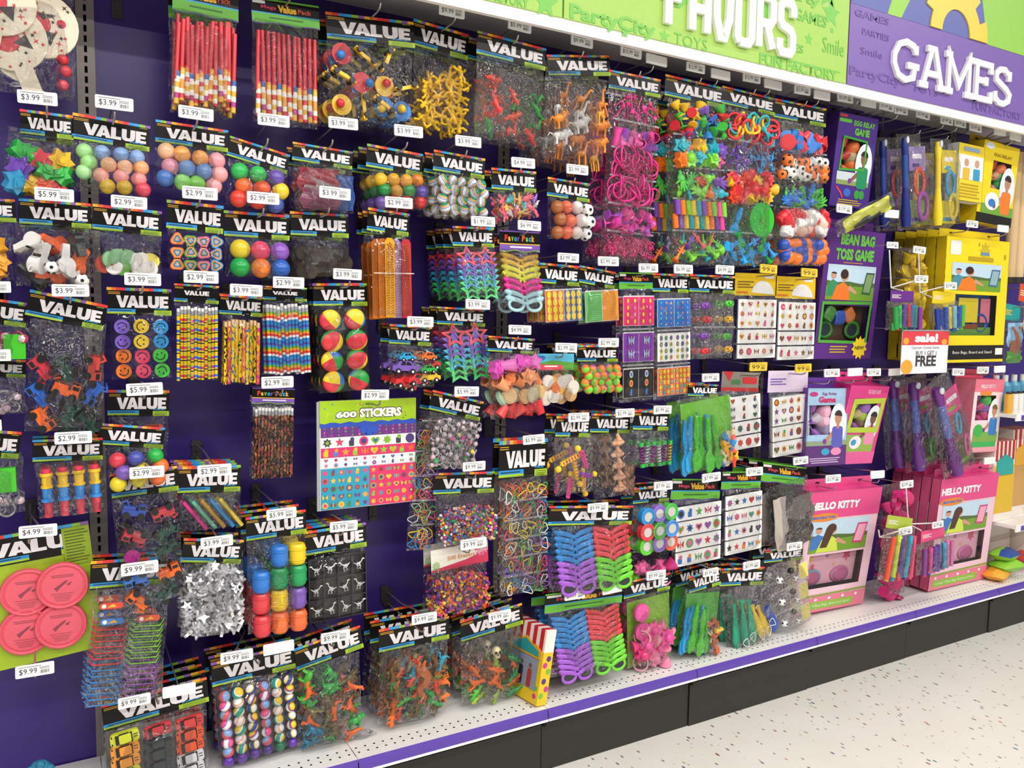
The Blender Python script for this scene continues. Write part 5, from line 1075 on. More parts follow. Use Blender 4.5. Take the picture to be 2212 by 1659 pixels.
P('clacker bag', 'bag of pink, purple and yellow clackers', 1202, 899, 1276, 900, 945, 1240, 1066, c_pile('clacker', 'clacker', [PNK, '#8a4fb8', '#f2c42c', '#3a8fd8', '#e02c8f'], .075, .95), (1228, 892, 1272, 911, '$2.99'), Tk=.05, n=1, dy=.05, bw=1.12)
P('rubber nose bag', 'bag of flesh-coloured rubber noses stacked in a column', 1277, 893, 1362, 895, 936, 1328, 1071, c_seq(lambda pk, R: [add(pk, 'rubber_nose', lib('nose'), T((R[0]+R[1])/2+rnd(-.003, .003), -.03, R[2]-.012-(R[2]-R[3]-.03)*i/4.4) @ S(.052, .05, .046), mat('#e3ab86', .4)) for i in range(5)], c_sub(c_pile('rubber_nose', 'nose', ['#a8785a', '#8a6048'], .04, .8, mats=lambda c: mat(c, .4), yk=.2), .6, 1, .3, 1)), (1330, 883, 1370, 901, '$2.99'), film='crinkle', Tk=.05, n=2, dy=.04, bw=1.05)
P('coil spring bag', 'bag of purple, white and gold springs with green and red caps', 1370, 886, 1446, 888, 930, 1405, 1007, lambda pk, R: [add(pk, 'coil_spring', lib('spring'), T(R[0]+(R[1]-R[0])*(i+.5)/6, -.02-rnd(0, .01), R[3]+.045) @ RY(rnd(-.12, .12)) @ S(.034, .034, .085), mat(c, .2, metal=.3)) for i, c in enumerate(('#8a2f8a', '#c8ced8', '#a5309a', '#e4e0e0', '#8f2f95', '#d8a83a'))], (1412, 876, 1450, 894, '$5.99'), Tk=.045, n=1, dy=.05, bw=1.05)
def backing(c):
    return lambda pk, R: add(pk, 'backing_card', MB().box((0, 0, 0), (R[1]-R[0], .002, R[2]-R[3])).mesh('backing_card', mat(c, .4)), T((R[0]+R[1])/2, -.004, (R[2]+R[3])/2))
def c_gliders(pk, R):
    x0, x1, z0, z1 = R; L = z0-z1
    for u, v, a, c, y in ((.1, .42, .1, '#2f9ad0', -.016), (.02, .38, .05, '#2a8ac0', -.012), (.2, .42, .06, '#4fc02f', -.024), (.3, .46, -.04, '#3fae2a', -.018), (.45, .4, .02, '#2f9ad0', -.016), (.42, .36, 0, '#52c432', -.03), (.6, .38, -.1, '#3fb02a', -.022)):
        add(pk, 'toy_glider', lib('glider'), T(x0+(x1-x0)*u, y, z1+L*v) @ RY(a) @ S(L*.42, L*.3, L*.8), toy(c))
P('upper glider bag', 'green-backed bag of green and blue toy gliders with red and yellow whistles', 1487, 829, 1552, 831, 856, 1530, 1014, c_seq(backing('#6fbf2f'), c_gliders, c_sub(c_pile('yellow_whistle', 'whistle', ['#e8402f', '#f2b02a', '#3a8fd0', '#d8c8a0'], .034, .75), .66, 1.0, .3, 1)), (1517, 808, 1553, 823, '$9.99'), Tk=.05, bw=1.75, n=1, dy=.06)
def h_redgrey(pk, root, M, w, h):
    b = MB(); b.box((0, 0, -h/2), (w, .0012, h)); card = obj('header_card', b.mesh('header_card', mat('#8a8078', .35)), root, M)
    b = MB(); b.flat([(-w*.48, 0), (-w*.2, 0), (-w*.3, -h*.5)], -.0011, 0); b.flat(rrect(w*.05, w*.45, -h*.6, -h*.25, .008), -.0011, 0); b.rect(-w/2, w/2, -h, -h*.8, -.0012, 0); b.flat(rrect(-w*.25, 0, -h*.65, -h*.4, .006), -.0012, 1)
    obj('printed_band', b.mesh('printed_band', [ink('#c02f2f'), ink('#4a7a4a')]), card)
P('race car tattoo pack', 'tattoo sheets of red race cars under a red and grey card', 1560, 802, 1640, 805, 845, 1603, 970, c_sheets([(3, 3, 1.8), (4, 1, 1), (4, 1, 1)], cols=['#b83a34', '#4a5a6a', '#c84a3a', '#6a4a3a', '#3a6a4a'], depth=3, size=.75), None, Y=-.2, hdr=h_redgrey, Tk=.03, film='tight', name='tattoo_pack', bw=.95)
price_tag(at(1638, 792, -.305), (1620, 785, 1657, 800), '99', 'x', 'yellow', stem=True, place='small yellow price tag above the race car tattoo sheets')
P('lilac tattoo pack', 'tattoo sheets of little girls and flowers under a lilac card', 1660, 801, 1746, 800, 848, 1704, 982, c_sheets([(5, 3, 1.9), (5, 1, 1), (5, 1, 1)], cols=['#c0503a', '#8a4a2a', '#d86a8a', '#7a4a8a', '#4a9a4a', '#e09a3a'], depth=7, size=.75), None, Y=-.21, hdr=h_plain, hargs=dict(bg='#d8c6dc', fg='#7a5fb0'), Tk=.04, film='tight', name='tattoo_pack', bw=.98)
price_tag(at(1735, 795, -.305), (1717, 788, 1752, 803), '99', 'x', 'yellow', stem=True, place='small yellow price tag above the lilac tattoo sheets')
# ---- lower rows
def flying_discs():
    Y = -.2; a, b, c = at(-70, 1170, Y), at(190, 1125, Y), at(0, 1422, Y); w = (b-a).length; roll = math.atan2(b.z-a.z, b.x-a.x); h = .32
    t = thing('flying_disc_pack', 'lime green card holding four pink flying discs', 'toy pack', T((a.x+b.x)/2, Y, (a.z+b.z)/2) @ RY(-roll)); I = Matrix.Identity(4); pk = Pack()
    hh = .072; h_value(pk, t, I, w, hh)
    b2 = MB(); b2.box((0, .002, -h/2), (w, .003, h)); obj('backing_card', b2.mesh('backing_card', mat('#9cb81f', .45)), t)
    b2 = MB(); b2.rect(w*.26, w*.5, -.1, -.008, -.0021, 0)
    for k in range(11): b2.rect(w*.28, w*rnd(.42, .49), -.018-.0075*k, -.0155-.0075*k, -.0024, 1)
    obj('warning_print', b2.mesh('warning_print', [ink('#8fa81c'), ink('#4a5410')]), t)
    d = MB(); d.cyl((0, .008, 0), (0, -.004, 0), .056, .056, 28); d.ring((0, -.004, 0), .052, .004, 28, 6); d.cyl((0, -.004, 0), (0, -.006, 0), .046, .044, 26)
    dm2 = d.mesh('flying_disc', toy('#e0586a')); p2 = MB()
    p2.flat([(-.018, -.004), (-.006, .004), (.004, .012), (.012, .014), (.006, .006), (-.004, -.002), (-.012, -.012)], -.0064); p2.rect(-.024, .024, .026, .0275, -.0064); p2.rect(-.022, .022, .022, .0235, -.0064); p2.rect(-.024, .024, -.0185, -.0175, -.0064)
    for k in range(4): p2.rect(-.02+.002*k, .02-.002*k, -.0235-.004*k, -.0225-.004*k, -.0064)
    p2.flat([(.008, .004), (.014, .0), (.02, .01)], -.0064)
    pm = p2.mesh('disc_print', ink('#8a3a48'))
    for px, py, y in ((58, 1280, -.008), (135, 1262, -.02), (55, 1365, -.006), (132, 1350, -.013)):
        q = at(px, py, Y-.01); l = t.matrix_basis.inverted() @ q; o = obj('flying_disc', dm2, t, T(l.x, y, l.z) @ RY(.1)); obj('disc_print', pm, o)
    hook((a.x+b.x)/2+.0, (a.z+b.z)/2-.012, 'flying disc card', (41, 1134, 124, 1160, '$4.99'))
flying_discs()
q = at(76, 1446, -.305); hook(q.x, q.z-.03, 'bare stretch of purple panel below the flying discs') if False else None
SK = ['#d83238']*7+['#2f86cc']*7; SK2 = ['#7fc22f']*8+['#a85ac0']*7
def c_bracelets(pk, R):
    x0, x1, z0, z1 = R; H = z0-z1
    for k, cols in enumerate((SK, SK2)):
        xa = x0+(x1-x0)*(.02+.5*k); xb = xa+(x1-x0)*.46; n = len(cols); zt0 = z0-H*.3
        for i, c in enumerate(cols):
            z = zt0-(zt0-z1-.01)*i/(n-1); sk = .012*(i/n)
            m = MB().tube([(xa-sk, -.012, z+.008), (xa+.008-sk, -.03, z+.002), (xb-.01-sk, -.032, z), (xb-sk, -.012, z+.008)], .0018, 5).mesh('board_edge', toy(c)); add(pk, 'finger_board', m, Matrix.Identity(4))
    for (u, v, c) in ((.24, .08, '#d8432f'), (.26, .22, '#3a78c0'), (.75, .22, '#c8503a')):
        b = MB(); b.prism(rrect(-.026, .026, -.0075, .0075, .007), -.002, .002); b.flat([(-.01, -.004), (.004, .005), (.012, -.003)], -.0023, 1); b.flat(circ(-.016, 0, .005), -.0023, 2)
        add(pk, 'finger_board', b.mesh('finger_board', [toy(c), ink('#f0b03a'), ink('#e8e4e0')]), T(x0+(x1-x0)*u, -.036, z0-H*v))
P('finger skateboard pack', 'long bag of finger skateboards stacked in red, blue, green and purple', 196, 1212, 370, 1200, 1275, 268, 1518, c_bracelets, (262, 1214, 342, 1240, '$9.99'), Y=-.235, Tk=.045, n=1, dy=.05)
P('silver star bag', 'bag stuffed with shiny silver foil stars', 397, 1162, 527, 1166, 1217, 455, 1368, c_bits('silver_star', ['#e8e8ea', '#d4d4d8', '#f0f0f0'], .026, 330, .98, 'star', mats=lambda c: mat(c, .28, metal=.6)), (434, 1155, 503, 1185, '$3.99'), Y=-.23, Tk=.05, film='foil', n=1, dy=.06)
P('plastic barrel bag', 'bag of blue, green, yellow, red, purple and orange toy barrels', 530, 1118, 660, 1100, 1172, 598, 1360, c_grid('toy_barrel', 'barrel', [[None, '#2f78cc', '#f0cc1f'], ['#2f78cc', '#1f9f5a', '#1f9f5a'], ['#dc4048', '#efc81f', '#7a58b0'], ['#dc4048', '#f0743a', '#f0703a']], 1.12, toy, yk=.6, jit=.03), (576, 1097, 640, 1122, '$5.99'), Y=-.24, Tk=.055, n=5, dy=.022)
def c_tray(pk, R):
    x0, x1, z0, z1 = R; w, h = x1-x0, z0-z1
    b = MB(); b.box((0, .0, 0), (w, .003, h))
    for i in range(5): b.box((-w/2+w*i/4, -.006, 0), (.0025, .012, h))
    for j in range(4): b.box((0, -.006, -h/2+h*j/3), (w, .012, .0025))
    add(pk, 'black_tray', b.mesh('black_tray', mat('#2a282a', .35)), T((x0+x1)/2, -.006, (z0+z1)/2))
    for j in range(3):
        for i in range(4): add(pk, 'dinosaur_skeleton', lib('skeleton'), T(x0+w*(i+.5)/4, -.016, z0-h*(j+.5)/3) @ RY(rnd(-.3, .3)) @ S(.033*(1 if (i+j) % 2 else -1), .03, .033), WHT)
P('dinosaur skeleton pack', 'black tray pack of twelve white dinosaur skeletons', 655, 1149, 790, 1128, 1204, 728, 1332, c_tray, (713, 1125, 772, 1148, '$5.99'), Y=-.225, Tk=.03, film='tight', n=3, dy=.026)
P('mixed bead bag', 'bag half full of tiny multicoloured beads', 938, 1022, 1069, 1018, 1070, 1005, 1170, c_bits('bead', ['#ee5a2a', '#f0cf2f', '#e0409a', '#2fae6a', '#3a8fd8', '#8a4fb8', '#efe8e0', '#ee6a4a'], .0085, 620, .8), (1000, 996, 1048, 1018, '$9.99'), Tk=.045, film='crinkle', Y=-.225)
def h_erasers(pk, root, M, w, h):
    b = MB(); b.box((0, 0, -h/2), (w, .0012, h)); card = obj('header_card', b.mesh('header_card', mat('#e9e2d8', .35)), root, M)
    b = MB(); b.flat([(-w/2, -h*.92), (w*.1, -h*.7), (w/2, -h*.42), (w/2, -h), (-w/2, -h)], -.0011, 0)
    for cx, cz, s, mi in ((w*.38, -h*.35, .02, 1), (-w*.42, -h*.75, .012, 2)):
        for k in range(10):
            a = k*.628; b.flat([(cx, cz), (cx+s*math.cos(a-.2), cz+s*math.sin(a-.2)), (cx+s*1.15*math.cos(a), cz+s*1.15*math.sin(a)), (cx+s*math.cos(a+.2), cz+s*math.sin(a+.2))], -.0013, mi)
        b.flat(circ(cx, cz, s*.25), -.0015, 3)
    obj('printed_band', b.mesh('printed_band', [ink('#cf2f55'), ink('#e0709a'), ink('#8fb86a'), ink('#b8c8b0')]), card)
    fit_text('lettering', '500 Erasers', card, Matrix.Identity(4), -w*.22, w*.26, -h*.6, -h*.4, ink('#d88a3a'), .01, -.0014)
P('tiny eraser bag', 'bag of tiny orange, purple, pink and yellow erasers under a white flower card', 930, 1190, 1053, 1166, 1238, 992, 1318, c_bits('tiny_eraser', ['#ee6a2a', '#f07a3a', '#7a3f9a', '#d83a8a', '#e8d05a', '#6a3f8a'], .0095, 520, .92, 'blob'), (995, 1165, 1050, 1183, '$9.99'), Tk=.045, hdr=h_erasers, n=1, dy=.04, Y=-.225, name='eraser_pack')
REP = ['#2f9f4a', '#e8722a', '#b85a2a', '#4fae3a', '#7a6a3a', '#d8442f', '#2f8fa8', '#6a4a2a']
def c_reptiles(fill=.7, ms=['lizard', 'dino', 'snake', 'beast'], cols=REP, size=.052):
    fill = min(1, fill*1.2)
    return c_cols(*[c_pile('toy_reptile', ms, cols, size, fill*rnd(.85, 1.05), upright=False, flat=.3, cover=2.1) for k in range(3)])
def c_skull(pk, R):
    b = MB(); b.sph((0, 0, .1), (.4, .35, .4), 12, 8); b.box((0, -.1, -.28), (.4, .4, .25)); [b.sph((x, -.3, .08), (.12, .1, .12), 8, 6, 1) for x in (-.17, .17)]; b.box((0, -.34, -.12), (.08, .06, .1), 1)
    add(pk, 'toy_skull', b.mesh('toy_skull', [toy('#d8c89a'), BLK]), T(.0, -.03, R[2]-.04) @ S(.038))
P('snake and frog reptile bag', 'bag of green, orange and red reptiles with a long brown snake', 818, 1360, 970, 1330, 1412, 890, 1565, c_seq(c_reptiles(.85, ['lizard', 'dino', 'lizard']), lambda pk, R: [add(pk, 'brown_snake', lib('snake'), T(R[0]+(R[1]-R[0])*.58+.008*k, -.04, (R[2]+R[3])/2+.012) @ RY(.15*k) @ S(.09, .05, .13), toy('#b8622a')) for k in range(2)]), (890, 1322, 943, 1349, '$9.99'), Y=-.225, Tk=.05, n=2, dy=.04)
P('skull and lizard reptile bag', 'bag of orange and green reptiles with a cream skull', 993, 1341, 1127, 1302, 1390, 1063, 1528, c_seq(c_reptiles(.62, ['lizard', 'lizard', 'dino'], ['#ee702f', '#4fae3a', '#2f8f4a', '#d8682a', '#8fae3a']), c_skull), (1056, 1318, 1103, 1342, '$9.99'), Y=-.225, Tk=.045, n=3, dy=.035)
P('dinosaur bag', 'bag of brown, green and orange dinosaurs resting near the shelf', 633, 1402, 777, 1350, 1456, 712, 1598, c_reptiles(.8, ['dino', 'beast', 'dino'], ['#6a5a3a', '#4fae3a', '#e8682a', '#2f6f8a', '#8a7a4a', '#3f9f4a']), (694, 1360, 755, 1390, '$9.99'), Y=-.23, Tk=.05, n=1, dy=.05)
MARB = [['#c85a64', '#7fa0d0'], ['#efece8', '#2f5fb0', '#d8404a', '#f0cf3a'], ['#2f9f8a', '#efece8', '#e8c83a'], ['#efece8', '#b05ab8', '#e8608a'], ['#2f4a9a', '#f0cf3a', '#efece8'], ['#f0e8d8', '#e8a08a', '#efece8']]
def c_bounce(pk, R):
    x0, x1, z0, z1 = R; w, h = x1-x0, z0-z1
    add(pk, 'clear_tray', MB().box((0, 0, 0), (w, .002, h)).mesh('clear_tray', mat('#4a4448', .2)), T((x0+x1)/2, -.004, (z0+z1)/2))
    for j in range(8):
        for i in range(6):
            c = MARB[(i*2+j*3) % 6] if j < 7 else ['#6a3fa8', '#5a2f98']; s = .027 if i > 1 else .03
            add(pk, 'bounce_ball', lib('ball'), T(x0+w*(i+.5)/6, -.016, z0-h*(j+.5)/8) @ S(s), pattern('swirl', c, .28) if j < 7 or i < 3 else pearl(['#4a2f8a', '#1f7f5a', '#6a3fa8'][i % 3]))
P('marbled bounce ball pack', 'clear tray pack of marbled bounce balls in rows', 455, 1432, 636, 1390, 1488, 565, 1668, c_bounce, (477, 1402, 546, 1434, '$9.99'), Y=-.225, Tk=.035, film='tight', n=2, dy=.03, bw=.98)
price_tag(at(602, 1399, -.305), (570, 1383, 635, 1414), None, 'x', stem=True, place='blank white price tag above the marbled bounce ball pack')
def c_cars(pk, R):
    x0, x1, z0, z1 = R; w, h = x1-x0, z0-z1
    add(pk, 'grey_tray', MB().box((0, 0, 0), (w, .002, h)).mesh('grey_tray', mat('#6a6462', .3)), T((x0+x1)/2, -.004, (z0+z1)/2))
    for i, cs in enumerate((('#c8cf2f', '#e8952f', '#e8952f', '#c8cf2f', '#c8cf2f'), ('#b83238', '#34383c', '#34383c', '#3a4046', '#3a68b0'), ('#c83a3a', '#d85030', '#d85030', '#c8c8cc', '#c8c8cc'))):
        for j, c in enumerate(cs): add(pk, 'die_cast_car', lib('cartop'), T(x0+w*(i+.5)/3, -.016, z0-h*(j+.55)/5) @ RY(-.1) @ S(w*.29, .05, w*.3), toy(c))
P('row of die-cast cars pack', 'pack of lime, orange, red and silver toy cars seen from above', 218, 1524, 446, 1462, 1582, 345, 1730, c_cars, (256, 1500, 325, 1528, '$9.99'), Y=-.225, Tk=.035, film='tight', n=3, dy=.022, bw=.97)
price_tag(at(387, 1491, -.308), (352, 1475, 422, 1508), None, 'x', stem=True, place='blank white price tag above the row of die-cast cars')
P('upper sunglasses pack', 'wide pack of nested blue, purple, red and green sunglasses above another', 1187, 1093, 1368, 1092, 1137, 1272, 1268, c_cols(c_glasses(['#2f86cc']*5+['#a05ac8']*4), c_glasses(['#e0404a']*5+['#6fcf2f']*4)), (1270, 1086, 1313, 1106, '$9.99'), Tk=.06, n=1, dy=.07, bw=.93)
P('lower sunglasses pack', 'green-banded pack of nested blue, purple, red and green sunglasses near the shelf', 1178, 1284, 1345, 1262, 1327, 1262, 1446, c_cols(c_glasses(['#2f86cc']*6+['#a05ac8']*5), c_glasses(['#e0404a']*6+['#6fcf2f']*5)), (1220, 1273, 1263, 1297, '$9.99'), Tk=.06, hdr=h_mega, n=1, dy=.07, bw=.92)
price_tag(at(1322, 1272, -.305), (1301, 1262, 1342, 1282), None, 'x', stem=True, place='blank white price tag above the lower sunglasses pack')
P('yo-yo pack', 'pack of blue, green, red and purple yo-yos', 1368, 1055, 1445, 1048, 1090, 1408, 1186, c_grid('yo_yo', 'yoyo', [['#2f8fd0', '#8a6ac8', '#4fbf4a'], ['#dc4048', '#4fae3a', '#4f8fd8'], ['#5fc83a', '#8a6ac8', '#e8604a']], 1.15, toy, yk=.6), (1413, 1040, 1452, 1058, '$7.99'), Tk=.05, n=1, dy=.05, bw=1.04)
P('pink feather bag', 'low pink and lime bag under the yo-yos', 1350, 1192, 1446, 1186, 1196, 1392, 1256, c_pile('pink_toy', ['burst', 'goblet'], ['#e8509a', '#ee6aa8', '#d83a88', '#7fc83a'], .06, .95), None, Y=-.2, Tk=.05, hdr=h_plain, hargs=dict(bg='#6aa83a'), hk=False)
P('pink bow toy bag', 'green-backed bag of pink discs, bracelets and bows', 1347, 1258, 1447, 1236, 1296, 1400, 1440, c_seq(backing('#7fae2f'), c_sub(c_grid('pink_disc', 'disc', [['#e0529a', None], ['#dc4a94', None], [None, None]], .95, toy, yk=.5), 0, .85, .02, .85), c_sub(c_pile('pink_toy', ['bangle', 'goblet', 'burst'], ['#e8509a', '#ee8aa8', '#f0a0b0', '#d83a78'], .055, .9), .05, .98, .35, 1)), (1397, 1232, 1437, 1252, '$9.99'), Tk=.05, n=1, dy=.06)
for sfx, tl, tg, dp in (('beside the yo-yos', (1452, 1034, 1558, 1035, 1080, 1503, 1216), (1516, 1022, 1557, 1040, '$7.99'), 3), ('beside the grey camouflage bag', (1560, 1019, 1645, 1018, 1058, 1601, 1192), (1612, 1010, 1647, 1027, '$7.99'), 3)):
    P('mega tattoo pack '+sfx, 'white sheets of colourful tattoos under a black card '+sfx, *tl, c_sheets([(5, 1, 1)]*4, depth=dp, size=.8), tg, hdr=h_mega, Tk=.03, film='tight', name='tattoo_pack')
P('grey camouflage bag', 'crinkled grey bag of folded camouflage items', 1648, 998, 1742, 1010, 1040, 1708, 1176, c_folds([('#3a3834', 0, .6, .02, .5, .006), ('#6a665e', .3, 1, .2, .7, .012), ('#2f2d2a', .1, .9, .5, 1, .018), ('#b8aca4', 0, .3, .1, 1, .02)]), (1714, 987, 1745, 1003, '$8.99'), hdr=h_mega, film='foil', Tk=.055, n=2, dy=.05)
P('lower glider bag', 'green-backed glider bag touching the shelf edge', 1487, 1246, 1556, 1226, 1284, 1503, 1412, c_seq(backing('#4f9f3a'), c_gliders, c_sub(c_pile('plastic_figure', ['man', 'whistle'], ['#d8c8a0', '#e8c04a', '#c8603a', '#3a7ab0'], .04, .8), .62, 1, .2, 1)), (1519, 1225, 1551, 1247, '$9.99'), Tk=.05, n=2, dy=.05, bw=1.1)
def c_balloons(pk, R):
    x0, x1, z0, z1 = R; L = z0-z1
    for u, c, a, y, s in ((.12, '#1f9f78', .05, -.02, .9), (.26, '#1f9f78', .02, -.03, .95), (.4, '#22a47c', -.05, -.035, .9), (.55, '#e8c42f', -.25, -.03, .75), (.66, '#e8c42f', -.3, -.034, .7), (.7, '#d83a38', -.4, -.025, .6), (.8, '#2f4fa8', -.35, -.038, .62), (.88, '#2f4fa8', -.3, -.03, .6)):
        add(pk, 'punch_balloon', lib('balloon'), T(x0+(x1-x0)*u, y, z1+L*s*.46) @ RY(a) @ S(.12, .07, L*s*.95), toy(c))
    for u, v in ((.35, .15), (.55, .1), (.8, .25), (.7, .12), (.2, .1)): add(pk, 'string_loop', lib('stringloop'), T(x0+(x1-x0)*u, -.05, z1+L*v) @ RY(rnd(-1, 1)) @ S(.045), toy('#e8e6dc'))
P('punch balloon bag', 'bag of green, yellow, red and blue balloons with white strings', 1558, 1228, 1652, 1224, 1268, 1625, 1408, c_balloons, (1606, 1211, 1641, 1230, '$5.99'), Tk=.05, n=3, dy=.03, bw=1.1)
P('silver soccer whistle strip', 'silvery three-part bag of soccer balls and yellow cards', 1652, 1188, 1735, 1180, 1217, 1712, 1358, c_rows(*[c_cols(c_grid('soccer_ball', 'soccer', [['#eceae6']], .42, pearl), c_grid('soccer_ball', 'soccer', [['#2a2a2c'], ['#eceae6']], .45, pearl), c_grid('yellow_card', 'pad', [['#e8d86a']], .8, toy, sc=(1, .1, 1.3)))]*3), (1700, 1172, 1732, 1188, '$9.99'), film='foil', Tk=.045, n=1, dy=.05, bw=.95)
# ------------------------------------------------------------------ boxed games and the bay beside them
random.seed(23)
def photo_print(parent, x0, x1, z0, z1, shirt, hair, shirt2, board, y=-.0012, long_hair=False):
    """printed picture: two players on a lawn in front of a game board"""
    w, h = x1-x0, z1-z0; b = MB(); X = lambda u: x0+w*u; Z = lambda v: z0+h*v
    b.rect(x0, x1, z0, z1, y, 0); b.rect(x0, x1, z0, Z(.42), y-.0003, 1)
    b.flat([(X(0), Z(.4)), (X(0), Z(.55)), (X(.2), Z(.5)), (X(.45), Z(.54)), (X(.7), Z(.49)), (X(1), Z(.53)), (X(1), Z(.4))], y-.0004, 2)
    b.flat([(X(.02), Z(.1)), (X(.02), Z(.45)), (X(.12), Z(.58)), (X(.22), Z(.5)), (X(.24), Z(.15))], y-.0006, 3); b.flat(circ(X(.13), Z(.68), w*.055, h*.09, 14), y-.0007, 4); b.flat(circ(X(.13), Z(.73), w*.058, h*.06, 14, 0, 3.1416), y-.0008, 5)
    b.flat([(X(.12), z0+h*.01), (X(.2), Z(.4)), (X(.34), Z(.52)), (X(.46), Z(.38)), (X(.5), z0+h*.01)], y-.0010, 6)
    b.flat([(X(.44), Z(.3)), (X(.62), Z(.18)), (X(.64), Z(.24)), (X(.47), Z(.44))], y-.0011, 4)
    b.flat(circ(X(.36), Z(.68), w*.075, h*.14, 16), y-.0012, 4); b.flat(circ(X(.345), Z(.74), w*.08, h*.14, 16), y-.0013, 5)
    if long_hair: b.flat([(X(.26), Z(.78)), (X(.4), Z(.74)), (X(.3), Z(.15)), (X(.18), Z(.15))], y-.0014, 5)
    b.flat([(X(.74), Z(.2)), (X(.8), Z(.82)), (X(.98), Z(.82)), (X(.92), Z(.18))], y-.0012, 7); b.flat([(X(.765), Z(.26)), (X(.815), Z(.77)), (X(.955), Z(.77)), (X(.905), Z(.24))], y-.0014, 8)
    o = obj('photo_print', b.mesh('photo_print', [ink('#bcd4e4'), ink('#6f9a2f'), ink('#4f6a34'), ink(shirt2), ink('#c9957a'), ink(hair), ink(shirt), ink(board[0]), ink(board[1])]), parent); return o
def person_cut(parent, x, z, s, shirt, hair, skin='#b98468'):
    b = MB(); b.flat(circ(x, z+s*.3, s*.42, s*.7, 20), -.0013, 3); b.flat(rrect(x-s*.28, x+s*.26, z-s*.5, z+s*.22, s*.12), -.0015, 0); b.flat([(x-s*.24, z+s*.1), (x-s*.6, z-s*.22), (x-s*.56, z-s*.32), (x-s*.2, z-s*.1)], -.0014, 1)
    b.rect(x-s*.07, x+s*.07, z+s*.15, z+s*.32, -.0016, 1); b.flat(circ(x, z+s*.5, s*.17, s*.22, 14), -.0017, 1); b.flat(circ(x, z+s*.58, s*.19, s*.18, 14, -.2, 3.34), -.0018, 2); b.flat(circ(x-s*.62, z-s*.28, s*.09), -.0016, 4)
    obj('player_print', b.mesh('player_print', [ink(shirt), ink(skin), ink(hair), ink('#dfe6ee'), ink('#7a3a8a')]), parent)
def game_box(short, label, TL, TR, BL, Y, D, front, side, win=None, deco=None, inside=None, tab=True, n=0, dy=.05, clampz=None, tilt=None, hooks=True, top=None, tags=()):
    a, b = at(*TL, Y), at(*TR, Y); w = math.hypot(b.x-a.x, b.z-a.z); roll = math.atan2(b.z-a.z, b.x-a.x)
    if tilt is None:
        best = None
        for i in range(60):
            y = Y-.06+.2*i/60; p = at(*BL, y)
            if best is None or abs(p.x-a.x) < best[0]: best = (abs(p.x-a.x), p)
        p = best[1]
    else: p = at(*BL, Y)
    dz = a.z-p.z; tl = math.atan2(p.y-Y, dz) if tilt is None else tilt; h = math.hypot(dz, p.y-Y)
    c = (a+b)/2
    if clampz: h = min(h, (c.z-clampz)/math.cos(tl)-.5*w*abs(math.sin(roll))-.002)
    t = thing('game_box', label, 'boxed game', T(c.x, c.y, c.z) @ RX(tl) @ RY(-roll)); I = Matrix.Identity(4)
    m = MB(); th = .0015
    fr = [(-w/2, w/2, -h, 0)]
    if win:
        u0, u1, v0, v1 = win; x0, x1 = -w/2+w*u0, -w/2+w*u1; z1, z0 = -h*v0, -h*v1
        fr = [(-w/2, x0, -h, 0), (x1, w/2, -h, 0), (x0, x1, z1, 0), (x0, x1, -h, z0)]
    for x_0, x_1, z_0, z_1 in fr: m.box(((x_0+x_1)/2, th/2, (z_0+z_1)/2), (x_1-x_0, th, z_1-z_0), 0)
    for sx in (-1, 1): m.box((sx*(w/2-th/2), D/2, -h/2), (th, D, h), 1)
    m.box((0, D/2, -th/2), (w, D, th), 2); m.box((0, D/2, -h+th/2), (w, D, th), 1); m.box((0, D-th/2, -h/2), (w, th, h), 3)
    obj('carton', m.mesh('carton', [mat(front, .38), mat(side, .4), mat(top or side, .4), mat('#3a2f38', .6)]), t)
    if tab:
        m = MB(); m.box((0, D-.001, .018), (w*.96, .0015, .04)); 
        for sx in (-.3, .3): m.box((sx*w, D-.0024, .022), (.022, .002, .006), 1)
        obj('hang_tab', m.mesh('hang_tab', [mat(top or side, .4), M_DARK]), t)
    if win:
        if inside: inside(t, x0, x1, z0, z1, D)
        m = MB(); m.rect(x0, x1, z0, z1, .0022); obj('window_film', m.mesh('window_film', film_mat('box')), t)
    if deco: deco(t, w, h)
    for k in range(n):
        r2 = copy_tree(t); r2.matrix_basis = T(c.x-.001*k, c.y+dy*(k+1), c.z+rnd(-.004, .002)) @ RX(tl) @ RY(-roll); r2['label'] = short+', one of those standing behind the front box'; r2['group'] = 'more boxes behind the '+short; t['group'] = 'more boxes behind the '+short
    if hooks:
        for i, sx in enumerate((-.3, .3)):
            tg = tags[i] if i < len(tags) else None
            hook(c.x+sx*w, c.z+.02, short, tg, None, Y, lab=('inner' if i == 0 else 'outer')+' wire hook of the '+short)
    return t, w, h
def strip(t, name, x0, x1, z0, z1, c, y=-.0012): obj(name, MB().rect(x0, x1, z0, z1, y).mesh(name, ink(c)), t)
def oval(t, name, cx, cz, rx, rz, c, y=-.0013): obj(name, MB().flat(circ(cx, cz, rx, rz, 22), y).mesh(name, ink(c)), t)
I4 = Matrix.Identity(4)
def lines(t, x0, x1, z0, z1, n, c, y=-.0015):
    b = MB()
    for k in range(n): z = z1-(z1-z0)*(k+.3)/n; b.rect(x0+(x1-x0)*rnd(0, .08), x1-(x1-x0)*rnd(0, .15), z-(z1-z0)/n*.45, z, y)
    obj('small_print', b.mesh('small_print', ink(c)), t)
def egg_inside(cols):
    def f(t, x0, x1, z0, z1, D):
        w, h = x1-x0, z1-z0
        for i, c in enumerate(cols):
            u, v = ((.3, .72), (.7, .75), (.28, .42), (.7, .45), (.35, .16), (.72, .18))[i]
            obj('egg' if i % 2 else 'spoon', lib('ball' if i % 2 else 'goblet'), t, T(x0+w*u, .03, z0+h*v) @ RY(.6*i) @ S(w*.42, w*.4, w*.5), toy(c))
    return f
